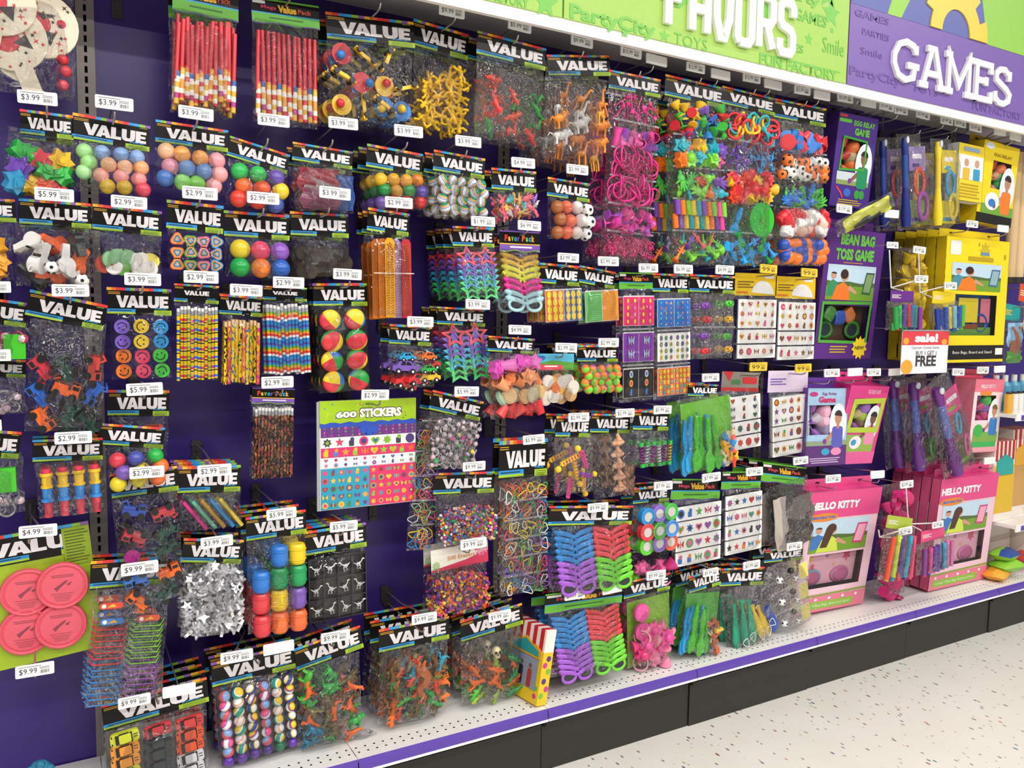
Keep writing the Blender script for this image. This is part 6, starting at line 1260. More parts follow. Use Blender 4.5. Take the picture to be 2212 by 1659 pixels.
# egg relay, purple
def deco(t, w, h):
    fit_text('lettering', 'EGG RELAY', t, I4, -w*.12, w*.42, -h*.12, -h*.06, ink('#6ab84a'), .04, -.0014); fit_text('lettering', 'GAME', t, I4, -w*.08, w*.3, -h*.22, -h*.14, ink('#6ab84a'), .06, -.0014)
    b = MB(); b.ribbon([(-w*.36, -h*.6), (-w*.32, -h*.25), (w*.26, -h*.27), (w*.24, -h*.58)], .008, -.0022, -.001, 0, True); b.flat(rrect(-w*.48, -w*.3, -h*.045, -h*.02, .002), -.0013, 1); b.flat(rrect(-w*.48, -w*.18, -h*.1, -h*.06, .002), -.0013, 2); obj('printed_frame', b.mesh('printed_frame', [ink('#3f9f3a'), ink('#d8482f'), ink('#5fae3f')]), t)
    strip(t, 'printed_lawn', -w*.4, w*.42, -h*.76, -h*.62, '#c9d2d4'); strip(t, 'printed_grass', -w*.4, w*.42, -h*.76, -h*.71, '#8a9a5a', -.0013); person_cut(t, w*.24, -h*.62, w*.5, '#1f8a5a', '#2a1f1c', '#8a5a44')
    oval(t, 'printed_egg', -w*.1, -h*.84, w*.09, h*.045, '#3a6ac0', -.0016); oval(t, 'printed_leaf', w*.15, -h*.85, w*.07, h*.05, '#3f9a3f', -.0016); oval(t, 'printed_leaf', w*.27, -h*.85, w*.07, h*.05, '#3f9a3f', -.0016)
    b = MB(); b.ribbon([(-w*.38, -h*.79), (-w*.26, -h*.85), (-w*.2, -h*.9)], .008, -.0018, -.0012); obj('printed_spoon', b.mesh('printed_spoon', ink('#d83f4a')), t); lines(t, -w*.35, w*.3, -h*.98, -h*.91, 3, '#c8a83a')
game_box('purple egg relay box', 'tall purple egg relay game box with green lettering and a window', (1814, 240), (1899, 258), (1790, 443), -.25, .07, '#4a2c86', '#3a2068', (.14, .74, .26, .6), deco, egg_inside(['#d8382f', '#e8702a', '#c83a2f', '#b8a87a', '#e8742a', '#ee7a2a']), n=1, dy=.075, tags=((1809, 204, 1842, 220, '$12.99'), (1860, 217, 1892, 228)))
# bean bag toss
def bags_inside(c1, c2, base):
    def f(t, x0, x1, z0, z1, D):
        w, h = x1-x0, z1-z0
        obj('inner_board', MB().box(((x0+x1)/2, D*.75, (z0+z1)/2), (w, .002, h)).mesh('inner_board', mat(base, .45)), t)
        for sx, c in ((.22, c1), (.78, c2)): obj('target_rim', lib('ring'), t, T(x0+w*sx, D*.6, z0+h*.3) @ S(w*.34, w*.2, h*.55), toy(c)); obj('target_hole', MB().flat(circ(0, 0, .4), 0).mesh('target_hole', mat('#2f3a44', .4)), t, T(x0+w*sx, D*.62, z0+h*.3) @ S(w*.34, 1, h*.55))
    return f
def beanbags(cols):
    def f(t, x0, x1, z0, z1, D):
        bags_inside('#3f8f3a', '#3f8f3a', '#5a4230')(t, x0, x1, z0, z1, D)
        for i, c in enumerate(cols): obj('bean_bag', lib('barrel'), t, T(x0+(x1-x0)*(.2+.2*i), .016, (z0+z1)/2+(z1-z0)*(.25-.1*(i % 2))) @ RY(.5+i) @ S((x1-x0)*.24, .03, (z1-z0)*.4), toy(c))
    return f
def deco(t, w, h):
    fit_text('lettering', 'BEAN BAG', t, I4, -w*.26, w*.32, -h*.12, -h*.035, ink('#6ab84a'), .06, -.0014); fit_text('lettering', 'TOSS GAME', t, I4, -w*.32, w*.33, -h*.235, -h*.145, ink('#6ab84a'), .06, -.0014)
    photo_print(t, -w*.42, w*.4, -h*.54, -h*.27, '#e8762a', '#3a2418', '#3a8a5a', ('#3a5a3a', '#7f9a6a')); strip(t, 'printed_line', -w*.18, w*.15, -h*.255, -h*.25, '#d8a83a')
    b = MB(); b.ribbon([(-w*.44, -h*.565), (w*.38, -h*.555), (w*.36, -h*.87), (-w*.44, -h*.86)], .012, -.003, -.0012, 0, True); obj('printed_frame', b.mesh('printed_frame', ink('#4f9f3a')), t)
    obj('yellow_burst', MB().flat(starp(w*.26, -h*.91, w*.14, w*.1, 11), -.0035).mesh('yellow_burst', ink('#efd02f')), t); fit_text('lettering', 'NEW!', t, I4, w*.18, w*.34, -h*.925, -h*.895, ink('#4a3a14'), .03, -.004); lines(t, -w*.25, w*.05, -h*.955, -h*.89, 3, '#c8a83a')
game_box('purple bean bag toss box', 'large purple bean bag toss game box with a lawn photo and yellow burst', (1788, 490), (1914, 504), (1757, 776), -.235, .06, '#5a2a80', '#4a2070', (.08, .92, .58, .86), deco, beanbags(['#4a8a3a', '#3a5ab0', '#c8743a']), tab=True, top='#5a1f7a', tags=((1800, 443, 1847, 460, '$15.99'), (1910, 453, 1942, 471)))
# yellow boxes
def deco(t, w, h):
    b = MB(); b.flat(starp(w*.1, -h*.1, w*.09, w*.05, 9), -.0013, 1); b.flat(rrect(w*.03, w*.17, -h*.13, -h*.105, .002), -.0015, 2); b.flat(rrect(-w*.16, w*.24, -h*.18, -h*.145, .002), -.0013, 3)
    for x, z, r in ((w*.43, -h*.13, .012), (-.0, -h*.045, .008), (-w*.42, -h*.8, .006)): b.flat(circ(x, z, r*.7, r), -.0013, 3)
    b.flat(rrect(-w*.44, -w*.28, -h*.14, -h*.03, .006), -.0013, 0); obj('printed_badge', b.mesh('printed_badge', [ink('#e8e6e0'), ink('#c8b02a'), ink('#6a8ab0'), ink('#b89a14')]), t)
    photo_print(t, -w*.4, w*.38, -h*.42, -h*.2, '#ee7a1f', '#3a2418', '#4a8a9a', ('#3a6a8a', '#8fb0b8')); strip(t, 'black_foot', -w/2, w/2, -h*.975, -h*.86, '#1a1816'); fit_text('lettering', 'Bean Bags, Board and Stand', t, I4, -w*.32, w*.3, -h*.935, -h*.905, ink('#e4e0d8'), .0, -.0014); strip(t, 'barcode_box', w*.36, w*.48, -h*.94, -h*.885, '#e8e6e2', -.0014)
def in_yellow(t, x0, x1, z0, z1, D):
    bags_inside('#2f4a98', '#2f4a98', '#3f78b8')(t, x0, x1, z0, z1, D); w, h = x1-x0, z1-z0
    obj('yellow_board', MB().box(((x0+x1)/2, D*.5, z0+h*.62), (w*.4, .004, h*.6)).mesh('yellow_board', mat('#e8d02f', .4)), t); obj('brown_base', MB().box(((x0+x1)/2, D*.49, z0+h*.22), (w*.42, .004, h*.12)).mesh('brown_base', mat('#8a4a24', .4)), t); obj('pink_board', MB().box((x0+w*.87, D*.55, z0+h*.62), (w*.2, .004, h*.6)).mesh('pink_board', mat('#d87a8a', .4)), t); obj('lawn_board', MB().box(((x0+x1)/2, D*.52, z0+h*.1), (w, .004, h*.2)).mesh('lawn_board', mat('#6a9a3f', .4)), t)
game_box('yellow bean bag box', 'large yellow bean bag game box with a lawn photo and black foot', (2046, 509), (2182, 523), (2050, 784), -.26, .045, '#efd51c', '#c9ac14', (.08, .84, .45, .78), deco, in_yellow, n=4, dy=.052, top='#e8cc14', tilt=.0, tags=((2088, 476, 2112, 492, '$12.99'), (2155, 486, 2178, 502)))
# upper right: yellow egg box, yellow swim box
def deco(t, w, h):
    strip(t, 'black_foot', -w/2, w/2, -h, -h*.88, '#1a1816'); strip(t, 'printed_lawn', -w*.4, w*.5, -h*.88, -h*.76, '#6fa03a'); person_cut(t, w*.26, -h*.66, w*.5, '#ee7a2a', '#3a2418')
    oval(t, 'white_badge', -w*.12, -h*.72, w*.2, h*.11, '#e8e8ea', -.0016); oval(t, 'blue_egg', -w*.12, -h*.74, w*.1, h*.05, '#3a7ac0', -.0019); fit_text('lettering', 'EGG RELAY', t, I4, -w*.2, w*.3, -h*.17, -h*.13, ink('#9a7a14'), .02, -.0014); oval(t, 'white_badge', -w*.34, -h*.06, w*.12, h*.04, '#dfe6ee', -.0015)
game_box('yellow egg relay box', 'tall yellow egg relay game box with a window and black foot', (2128, 300), (2204, 322), (2110, 478), -.26, .075, '#efd21f', '#e2c014', (.3, .82, .22, .56), deco, egg_inside(['#c8503a', '#e87a3a', '#d8a07a', '#3fae4a', '#d88a8a', '#4fbf5a']), top='#c9a80f', tags=((2094, 268, 2120, 284, '$12.99'), (2145, 277, 2175, 292)))
def deco(t, w, h):
    b = MB(); b.rect(-w*.46, w*.46, -h*.62, -h*.2, -.0013, 0); [b.flat(rrect(w*x-w*.13, w*x+w*.13, -h*.62, -h*.42, .006), -.0016, 1+k) for k, x in enumerate((-.18, .22))]; [b.flat(circ(w*x, -h*.33, w*.09, h*.07), -.0017, 3) for x in (-.18, .22)]; b.flat(rrect(-w*.3, w*.3, -h*.13, -h*.06, .004), -.0014, 4); obj('player_print', b.mesh('player_print', [ink('#e6e8ea'), ink('#e0b43a'), ink('#3a9ac0'), ink('#c89a7a'), ink('#8fa8c0')]), t); lines(t, -w*.4, w*.4, -h*.95, -h*.68, 5, '#b89a1a')
game_box('yellow and white carton', 'small yellow and white carton with two children printed on it', (2072, 306), (2128, 318), (2070, 432), -.27, .05, '#ecd034', '#e4e4e0', None, deco, None, hooks=False, tab=False, tilt=0)
# lower shelf of games
def deco(t, w, h):
    fit_text('lettering', 'Egg Relay', t, I4, -w*.15, w*.2, -h*.1, -h*.055, ink('#8a3a7a'), .01, -.0014); fit_text('lettering', 'Game', t, I4, -w*.24, w*.18, -h*.19, -h*.11, ink('#c8306a'), .05, -.0014); oval(t, 'red_badge', -w*.36, -h*.08, w*.1, h*.03, '#b83a78')
    strip(t, 'purple_foot', -w/2, w/2, -h, -h*.74, '#5a2f72'); strip(t, 'printed_grass', -w/2, w*.5, -h*.74, -h*.68, '#8a9a7a'); person_cut(t, w*.26, -h*.58, w*.5, '#5a5ab0', '#3a2a24'); oval(t, 'printed_egg', -w*.02, -h*.82, w*.1, h*.045, '#3a9ac0', -.0016); oval(t, 'printed_mitt', w*.24, -h*.82, w*.13, h*.05, '#e08ab0', -.0016); lines(t, -w*.4, w*.35, -h*.97, -h*.89, 3, '#c8b0d0')
game_box('lilac egg relay box', 'pale blue and purple egg relay box with pink Game lettering', (1746, 838), (1834, 838), (1748, 1007), -.235, .06, '#9fc0dc', '#6a3a8c', (.04, .72, .22, .6), deco, egg_inside(['#a86ac0', '#e8a8c0', '#d8d0d8', '#e8b0c8', '#9a5ab8', '#8a7a9a']), top='#6a3a9a', tags=((1780, 798, 1814, 813, '$12.99'), (1831, 796, 1863, 811)), tilt=-.02)
def deco(t, w, h):
    strip(t, 'pink_head', -w/2, w/2, -h*.16, 0, '#d83a84'); b = MB(); b.ribbon([(-w*.34, -h*.56), (-w*.3, -h*.2), (w*.42, -h*.18), (w*.4, -h*.56)], .022, -.0022, -.001, 0, True); obj('lime_frame', b.mesh('lime_frame', ink('#b4c83a')), t)
    fit_text('lettering', 'EGG RELAY GAME', t, I4, -w*.02, w*.3, -h*.1, -h*.05, ink('#efd8e4'), .0, -.0014); strip(t, 'printed_lawn', -w*.4, w*.4, -h*.84, -h*.62, '#8fb04a'); person_cut(t, w*.26, -h*.58, w*.46, '#e88ab0', '#2a1a16', '#7a4a38'); oval(t, 'white_badge', -w*.08, -h*.72, w*.15, h*.085, '#ece4ec', -.0019); oval(t, 'blue_egg', -w*.12, -h*.72, w*.07, h*.04, '#3a9ac0', -.0022); strip(t, 'pink_foot', -w/2, w/2, -h, -h*.84, '#e0609a')
game_box('hot pink egg relay box', 'hot pink egg relay box with lime window frame', (1838, 832), (1922, 835), (1806, 1003), -.255, .085, '#d8408a', '#d02a78', (.2, .78, .22, .55), deco, egg_inside(['#8ab83a', '#a86ac8', '#d8c08a', '#b4c83a', '#a85ac0', '#8a6a4a']), top='#e03a88', tags=((1873, 797, 1902, 811, '$12.99'), (1920, 796, 1947, 811)))
def deco(t, w, h):
    strip(t, 'pink_head', -w/2, w/2, -h*.17, 0, '#e8788c'); fit_text('lettering', 'HELLO KITTY', t, I4, -w*.3, w*.2, -h*.12, -h*.07, ink('#f0dcdc'), .04, -.0016); oval(t, 'orange_badge', -w*.1, -h*.19, w*.2, h*.035, '#e0863a', -.0018); person_cut(t, w*.26, -h*.6, w*.5, '#3a7ac0', '#7a5a3a'); strip(t, 'printed_lawn', -w*.4, w*.45, -h*.86, -h*.72, '#7aa84a'); oval(t, 'green_badge', -w*.24, -h*.7, w*.16, h*.085, '#3fae4a', -.0016); strip(t, 'green_foot', -w*.42, w*.42, -h*.93, -h*.86, '#3fae5a', -.0016); strip(t, 'pink_foot', -w/2, w/2, -h, -h*.93, '#e8a0a8', -.0014)
game_box('pale pink egg relay box', 'tall pale pink game box with green and pink eggs in its window', (2108, 819), (2170, 820), (2094, 978), -.27, .1, '#ecd4d8', '#e0788a', (.12, .78, .22, .56), deco, egg_inside(['#8a4a9a', '#4fae4a', '#c84a7a', '#8a5aa8', '#c83a7a', '#d0487f']), top='#e8607f', tags=((2110, 793, 2136, 806, '$12.99'), (2148, 791, 2171, 804)))
# tall pink bean bag boxes on the base shelf
def hk_deco(t, w, h):
    strip(t, 'pink_head', -w/2, w/2, -h*.22, 0, '#dd4a86'); fit_text('lettering', 'HELLO KITTY', t, I4, -w*.47, w*.2, -h*.15, -h*.085, ink('#f2eef0'), .06, -.0016); oval(t, 'badge', -w*.28, -h*.21, w*.2, h*.035, '#e0842f', -.002); fit_text('badge_lettering', 'BEAN BAG TOSS', t, I4, -w*.43, -w*.12, -h*.222, -h*.2, ink('#2a6ab8'), .05, -.0023)
    photo_print(t, -w*.42, w*.38, -h*.5, -h*.235, '#c9d84a', '#4a2f22', '#3a72b8', ('#c83a78', '#e8a0b8'), long_hair=True); b = MB(); b.flat([(-w/2, -h*.855), (w/2, -h*.845), (w/2, -h*.86), (-w/2, -h*.87)], -.0014, 0); b.rect(-w/2, w/2, -h, -h*.87, -.0013, 1); b.flat(rrect(-w*.44, w*.32, -h*.975, -h*.915, .004), -.0016, 2)
    for k in range(5): b.flat(circ(-w*.4+w*.19*k, -h*.895, w*.02, h*.012, 10), -.0018, 3)
    obj('printed_foot', b.mesh('printed_foot', [ink('#8a9a2a'), ink('#e07a90'), ink('#8ab83a'), ink('#f0e4e6')]), t); fit_text('lettering', 'Includes: 4 Bean Bags, Board and Stand', t, I4, -w*.4, w*.27, -h*.962, -h*.932, ink('#e8f0d0'), .0, -.002)
def hk_in(t, x0, x1, z0, z1, D):
    w, h = x1-x0, z1-z0; obj('pink_board', MB().box(((x0+x1)/2, D*.7, (z0+z1)/2), (w, .003, h)).mesh('pink_board', mat('#efb4c4', .45)), t)
    b = MB()
    for u, v, r, mi in ((.82, .8, .09, 0), (.16, .8, .05, 1), (.2, .55, .05, 0), (.6, .55, .03, 1), (.45, .85, .04, 2)): b.flat(starp(x0+w*u, z0+h*v, w*r, w*r*.5, 6), D*.7-.003, mi)
    obj('printed_flower', b.mesh('printed_flower', [ink('#d8587a'), ink('#e8c04a'), ink('#b06ab8')]), t)
    for u, c in ((.2, '#6ab0d0'), (.72, '#c87aa8')): obj('target_rim', lib('ring'), t, T(x0+w*u, D*.6, z0+h*.24) @ S(w*.36, w*.2, h*.5), toy(c)); obj('bean_bag', lib('ball'), t, T(x0+w*u, D*.5, z0+h*.24) @ S(w*.28, .02, h*.4), toy('#b85a88'))
game_box('pink bean bag box beside the whistles', 'large pink bean bag toss box standing beside the silver whistle bag', (1752, 1064), (1907, 1052), (1748, 1338), -.25, .05, '#e9c2d0', '#d8487f', (.12, .88, .52, .8), hk_deco, hk_in, top='#dd4a8a', tags=((1783, 1026, 1816, 1042, '$15.99'), (1881, 1016, 1910, 1034)), clampz=.2235, tilt=.1, n=0)
game_box('pink bean bag box beside the pillow bags', 'large pink bean bag toss box in front of a row of the same', (2034, 1036), (2158, 1021), (2018, 1288), -.275, .042, '#e9c2d0', '#d8587f', (.12, .88, .52, .8), hk_deco, hk_in, top='#dd4a8a', tags=((2125, 986, 2150, 1004),), clampz=.2235, tilt=.06, n=4, dy=.048)
# clear bags with bat and rings
def toss_pack(label, short, tx, ty, bx, by, Y, wd, bat, ring1, ring2, card, tg=None, small=False, n=0):
    a, b = at(tx, ty, Y), at(bx, by, Y); L = math.hypot(a.x-b.x, a.z-b.z); r = math.atan2(b.x-a.x, a.z-b.z)
    t = thing('ring_toss_pack', label, 'toy pack', T(a.x, Y, a.z) @ RY(-r)); w = wd
    m = MB(); m.tube([(0, 0, -.02), (0, 0, -.05), (0, 0, -L*.3), (0, 0, -L*.55), (0, 0, -L*.9), (0, 0, -L*.99)], [.018, .024, .016, .018, .034, .028], 12); m.cyl((0, -.02, -.03), (0, -.026, -.03), .014, n=14, mi=1); m.cyl((0, 0, -L*.18), (0, 0, -L*.58), .0192, .0192, 12, 2)
    obj('toy_bat', m.mesh('toy_bat', [toy(bat[0]), ink('#c8ccd0'), toy(bat[1])]), t, T(-w*(.52 if small else .3), -.03, 0) @ (S(.6, .6, 1) if small else I4))
    for k, (c, z) in enumerate(((ring1, .52), (ring2, .78))): obj('toss_ring', lib('ring'), t, T(w*(.12 if small else .2)+w*.1*k, -.036-.006*k, -L*z) @ RZ(.2 if small else .4) @ S(w*(.85 if small else .66), .06, w*(1.0 if small else .66)), toy(c))
    cw = 1.3 if small else 1; m = MB(); m.box((0, 0, 0), (w*.62*cw, .002, L*.26)); m.rect(-w*.25, w*.22, L*.0, L*.05, -.0016, 1); m.flat(rrect(-w*.25, w*.1, -L*.09, -L*.05, .004), -.0016, 2); obj('title_card', m.mesh('title_card', [mat(card[0], .4), ink('#efe8ee'), ink(card[2])]), t, T(w*(.08 if small else .2), -.03, -L*.27)); m = MB(); m.box((0, 0, 0), (w*.66*cw, .002, L*.26)); m.rect(-w*.3, w*.3, -L*.1, -L*.06, -.0016, 1); obj('foot_card', m.mesh('foot_card', [mat(card[1], .4), ink(card[2])]), t, T(w*(.08 if small else .2), -.028, -L*.84))
    obj('clear_bag', film_mesh(w*1.2, L*1.02, .07, len(PACKS)+7).mesh('clear_bag', film_mat('crinkle')), t); PACKS[short] = t
    for k in range(n): r2 = copy_tree(t); r2.matrix_basis = T(a.x-.02, Y+.085*(k+1), a.z) @ RY(-r); r2['label'] = short+', one of those hanging behind the front pack'; r2['group'] = 'more packs behind the '+short; t['group'] = 'more packs behind the '+short
    hook(a.x, a.z-.01, short, tg)
toss_pack('clear bag with a navy bat, purple rings and a lilac title card', 'navy bat ring toss bag', 1962, 290, 1965, 492, -.24, .13, ('#24307c', '#2f4a98'), '#e0483f', '#a83fae', ('#9a86b8', '#7f8a5a', '#5a3a80'), (1900, 222, 1930, 238, '$15.99'), n=1, small=True)
toss_pack('clear bag with blue rings and a yellow title card', 'yellow card ring toss bag', 2032, 300, 2030, 490, -.26, .12, ('#e8cf2f', '#e0c23a'), '#3aa0c8', '#d8c43a', ('#e6cc2f', '#d8c83a', '#3a9ac0'), (1977, 240, 2010, 256, '$15.99'), n=1, small=True)
toss_pack('clear bag with a purple bat leaning right and a pink title card', 'leaning purple bat ring toss bag', 2020, 818, 2066, 1010, -.28, .16, ('#6a2a80', '#6a7ac0'), '#3aa8cc', '#e05a9a', ('#dd4a86', '#6a6a44', '#7fae3a'), (2057, 797, 2083, 810, '$15.99'))
toss_pack('clear bag with an upright purple bat behind the leaning one', 'upright purple bat ring toss bag', 1972, 812, 1985, 1008, -.19, .15, ('#5f2a7a', '#5a6ab8'), '#3aa0c4', '#4fae4a', ('#d8488a', '#5a5a3a', '#7fae3a'), None, n=1)
# rolled clear bag lying across the hooks, medal bags, small favor bags on arms
def sack(name, label, short, px, py, Y, w, h, t_, content, roll=0, film='bag', cat='toy pack'):
    p = at(px, py, Y); pk = Pack(); pk.root = thing(name, label, cat, T(p.x, p.y, p.z) @ RY(roll)); pk.B = I4.copy(); pk.T = t_; pk.short = short; pk.w = w
    content(pk, (-w/2*.92, w/2*.92, -.015, -h*.97)); obj('clear_bag', film_mesh(w, h, t_, len(PACKS)+3).mesh('clear_bag', film_mat(film)), pk.root); PACKS[short] = pk; return pk
sack('toy_pack', 'narrow clear bag with yellow and black cards lying across the hooks', 'lying bag', 1930, 428, -.3, .06, .36, .03, c_folds([('#c8c83a', .0, 1, .1, .95, .004), ('#2a2a24', .5, 1, .3, .8, .008)]), roll=1.15)
sack('toy_pack', 'tall clear bag of yellow plastic medals beside the purple box', 'yellow medal bag', 1962, 535, -.16, .17, .34, .06, c_pile('yellow_medal', ['goblet', 'disc'], ['#d8b82a', '#c9a81f', '#e0c43a'], .07, .98))
h_px = at(1958, 540, -.16)
sack('toy_pack', 'tall clear bag of magenta plastic medals between the pink boxes', 'magenta medal bag', 1925, 1045, -.2, .17, .5, .07, c_pile('magenta_medal', ['goblet', 'disc'], ['#c8286f', '#d83a7f', '#b01f5f'], .075, .97))
def c_blowouts(cols):
    def f(pk, R):
        x0, x1, z0, z1 = R; n = len(cols)
        for i, c in enumerate(cols): add(pk, 'rolled_blower', lib('rod'), T(x0+(x1-x0)*(i+.5)/n, -pk.T*.5-rnd(0, .01), (z0+z1)/2+rnd(-.006, .006)) @ RY(rnd(-.12, .12)) @ S(.02, .02, (z0-z1)*.9), mat(c, .25)); add(pk, 'blower_tip', lib('rod'), T(x0+(x1-x0)*(i+.5)/n, -pk.T*.5, z1+.012) @ S(.017, .017, .03), toy(cols[(i*2+1) % n]))
    return f
def small_bag(short, label, tl, tr, hb, bc, bg, cols, Y=-.33, bw=1.3):
    P(short, label, *tl, *tr, hb, *bc, c_blowouts(cols), None, Y=Y, hdr=h_plain, hargs=dict(bg=bg, fg='#e8e0d8'), Tk=.04, bw=bw, hk=False)
small_bag('purple-headed blower bag', 'small purple-headed bag of green, red and blue party blowers', (1924, 627), (1974, 629), 652, (1946, 712), '#6a2f88', ['#2f9a4a', '#3fae5a', '#5a4aa0', '#c83a3a', '#3a7ab0', '#2f9a6a', '#8a3a9a'])
small_bag('yellow-headed blower bag', 'small yellow-headed bag of navy and yellow party blowers', (2015, 628), (2064, 632), 655, (2040, 714), '#e6c824', ['#24409a', '#24409a', '#2f58b8', '#e8cf3a', '#8fc8d0', '#2f58b8', '#5fae4a'])
small_bag('pink-headed blower bag', 'small pink-headed bag of purple and pink party blowers', (1990, 1148), (2040, 1138), 1172, (2016, 1230), '#e0487f', ['#7a3a8a', '#c84a88', '#6a3a9a', '#5a3a98', '#3aa0c0', '#e07ab0', '#c86aa0'], bw=1.45)
small_bag('lime-headed blower bag', 'small lime-headed bag of bright balloons in front of the magenta medals', (1918, 1112), (1972, 1120), 1140, (1930, 1250), '#a8b83a', ['#e0503a', '#c8d83a', '#5a3a90', '#3aa0c0', '#d8486a'], bw=1.2)
def arm(label, pts, Y0):
    t = thing('wire_arm', label, 'hook', T(*at(*pts[0], Y0))); base = at(*pts[0], Y0)
    for k, (a, b, ya, yb) in enumerate(((0, 1, Y0, Y0), (1, 2, Y0, Y0-.06), (1, 3, Y0, Y0-.06))):
        if b < len(pts):
            p, q = at(*pts[a], ya), at(*pts[b], yb); m = MB().tube([tuple(p-base), tuple(q-base)], .003, 6).mesh('white_wire', mat('#e4e0da', .4)); obj('white_wire', m, t)
    return t
arm('white wire arm holding the purple-headed blower bag', [(1921, 540), (1925, 622), (1978, 606), (1950, 628)], -.28)
arm('white wire arm holding the yellow-headed blower bag', [(1984, 548), (1987, 632), (2042, 618), (2012, 642)], -.28)
arm('white wire arm holding the pink-headed blower bag', [(1957, 1052), (1962, 1132), (2020, 1130), (1990, 1146)], -.28)
arm('white wire arm in front of the magenta medal bag', [(1898, 1145), (1900, 1160), (1945, 1146), (1950, 1162)], -.3)
for tg, pr, w_ in (((1916, 522, 1940, 537), '$1.99', 'at the top of the wire arm by the purple box'), ((1973, 532, 1999, 548), '$2.99', 'at the top of the wire arm by the yellow boxes'), ((1976, 594, 2004, 612), '$2.99', 'over the purple-headed blower bag'), ((2040, 610, 2066, 625), '$2.99', 'over the yellow-headed blower bag'), ((1945, 1038, 1972, 1054), '$2.99', 'over the magenta medal bag'), ((1941, 1138, 1970, 1156), '$2.99', 'over the lime-headed blower bag'), ((2014, 1125, 2037, 1141), '$2.99', 'over the pink-headed blower bag')):
    price_tag(at((tg[0]+tg[2])/2, (tg[1]+tg[3])/2, -.345), tg, pr, 'x', stem=True, place='small white price tag '+w_)
# sale sign
def sale():
    Y = -.36; a, b, c = at(1950, 712, Y), at(2050, 717, Y), at(1950, 806, Y); w, h = b.x-a.x, a.z-c.z
    t = thing('sale_sign', 'red and white sale card reading buy 1 get 1 free', 'sign', T((a.x+b.x)/2, Y, (a.z+b.z)/2))
    m = MB(); m.box((0, .001, -h/2), (w, .002, h)); m.rect(-w/2, w/2, -h*.33, -.0, -.0012, 1); m.flat(circ(-w*.38, -h*.84, w*.12, h*.17, 18), -.0012, 2); m.flat(circ(-w*.42, -h*.24, w*.06, h*.08, 14), -.0014, 2); m.flat(circ(w*.4, -h*.26, w*.06, h*.07, 14), -.0014, 2)
    obj('card', m.mesh('card', [mat('#efedee', .35), ink('#d83f4a'), ink('#f0a03a')]), t)
    for s, x0, x1, z0, z1, c_, bd in (('sale!', -.24, .26, -.27, -.06, '#f4f0ee', .05), ('Character Carnival Games', -.3, .3, -.42, -.36, '#6a686a', 0), ('BUY 1 GET 1', -.2, .24, -.57, -.47, '#4a4a4c', 0), ('FREE', -.2, .24, -.83, -.58, '#3a3a3c', .03)): fit_text('lettering', s, t, I4, w*x0, w*x1, h*z0, h*z1, ink(c_), bd, -.0016)
    m = MB(); m.prism([(-w*.5, -.002), (w*.5, -.002), (w*.5, .004), (-w*.5, .004)], -.003, .004); m.cyl((0, .004, 0), (0, .36, .01), .002, n=6); obj('sign_holder', m.mesh('sign_holder', mat('#c9c6c4', .3, metal=.6)), t)
sale()
# row of tags over the lower games
for tg, pr in (((1946, 793, 1952, 806), None),): pass
# ---- top-row extra tags on their hooks under the canopy
for tg, pr, w_ in (((1396, 118, 1440, 142), None, 'between the pink and rainbow favor strips'), ((1536, 150, 1577, 173), None, 'between the rainbow and primary favor strips'), ((1651, 172, 1688, 194), None, 'between the primary and sports favor strips'), ((1758, 197, 1793, 216), None, 'between the sports strip and the purple egg box'), ((1932, 232, 1960, 246), '$9.99', 'over the navy bat bag'), ((2032, 254, 2058, 268), '$9.99', 'over the yellow card bag'), ((2062, 260, 2086, 274), '$9.99', 'over the yellow and white carton'), ((2182, 290, 2205, 302), None, 'at the end of the canopy hooks')):
    q = at((tg[0]+tg[2])/2, (tg[1]+tg[3])/2, -.305); t = thing('peg_hook', 'bare wire hook '+w_, 'hook', T(q.x, 0, q.z-.03))
    b = MB(); b.box((0, -.003, .018), (.024, .004, .06)); obj('wall_plate', b.mesh('wall_plate', M_PLATE), t); b = MB(); b.tube([(0, -.004, 0), (0, -.27, .001), (0, -.286, .006), (0, -.292, .016)], .0026, 6); obj('product_wire', b.mesh('product_wire', M_WIRE), t); b = MB(); b.tube([(0, -.004, .036), (0, -.3, .036)], .0022, 6); obj('tag_wire', b.mesh('tag_wire', M_WIRE), t)
    price_tag(q, tg, pr, 'x', place=('small blank' if not pr else 'small white')+' price tag '+w_)
# ---- tags on the left edge and the bare hook under the flying discs
for tg, pr, w_ in (((34, 1428, 117, 1466), '$9.99', 'on the bare hook below the flying discs'), ((-55, 606, 24, 634), '$3.99', 'beside the sports whistle bag'), ((-58, 754, 24, 782), '$2.99', 'beside the vehicle toy bag'), ((-75, 906, 4, 935), '$4.99', 'at the edge below the vehicle toy bag')):
    q = at((tg[0]+tg[2])/2, (tg[1]+tg[3])/2, -.305); t = thing('peg_hook', 'plain wire hook '+w_.replace('on the bare hook ', ''), 'hook', T(q.x, 0, q.z-.03))
    b = MB(); b.box((0, -.003, .018), (.024, .004, .06)); obj('wall_plate', b.mesh('wall_plate', M_PLATE), t); b = MB(); b.tube([(0, -.004, 0), (0, -.27, .001), (0, -.286, .006), (0, -.292, .016)], .0026, 6); obj('product_wire', b.mesh('product_wire', M_WIRE), t); b = MB(); b.tube([(0, -.004, .036), (0, -.302, .04)], .0022, 6); obj('tag_wire', b.mesh('tag_wire', M_WIRE), t)
    price_tag(q, tg, pr, 'x', place=f'white {pr} price tag '+w_)
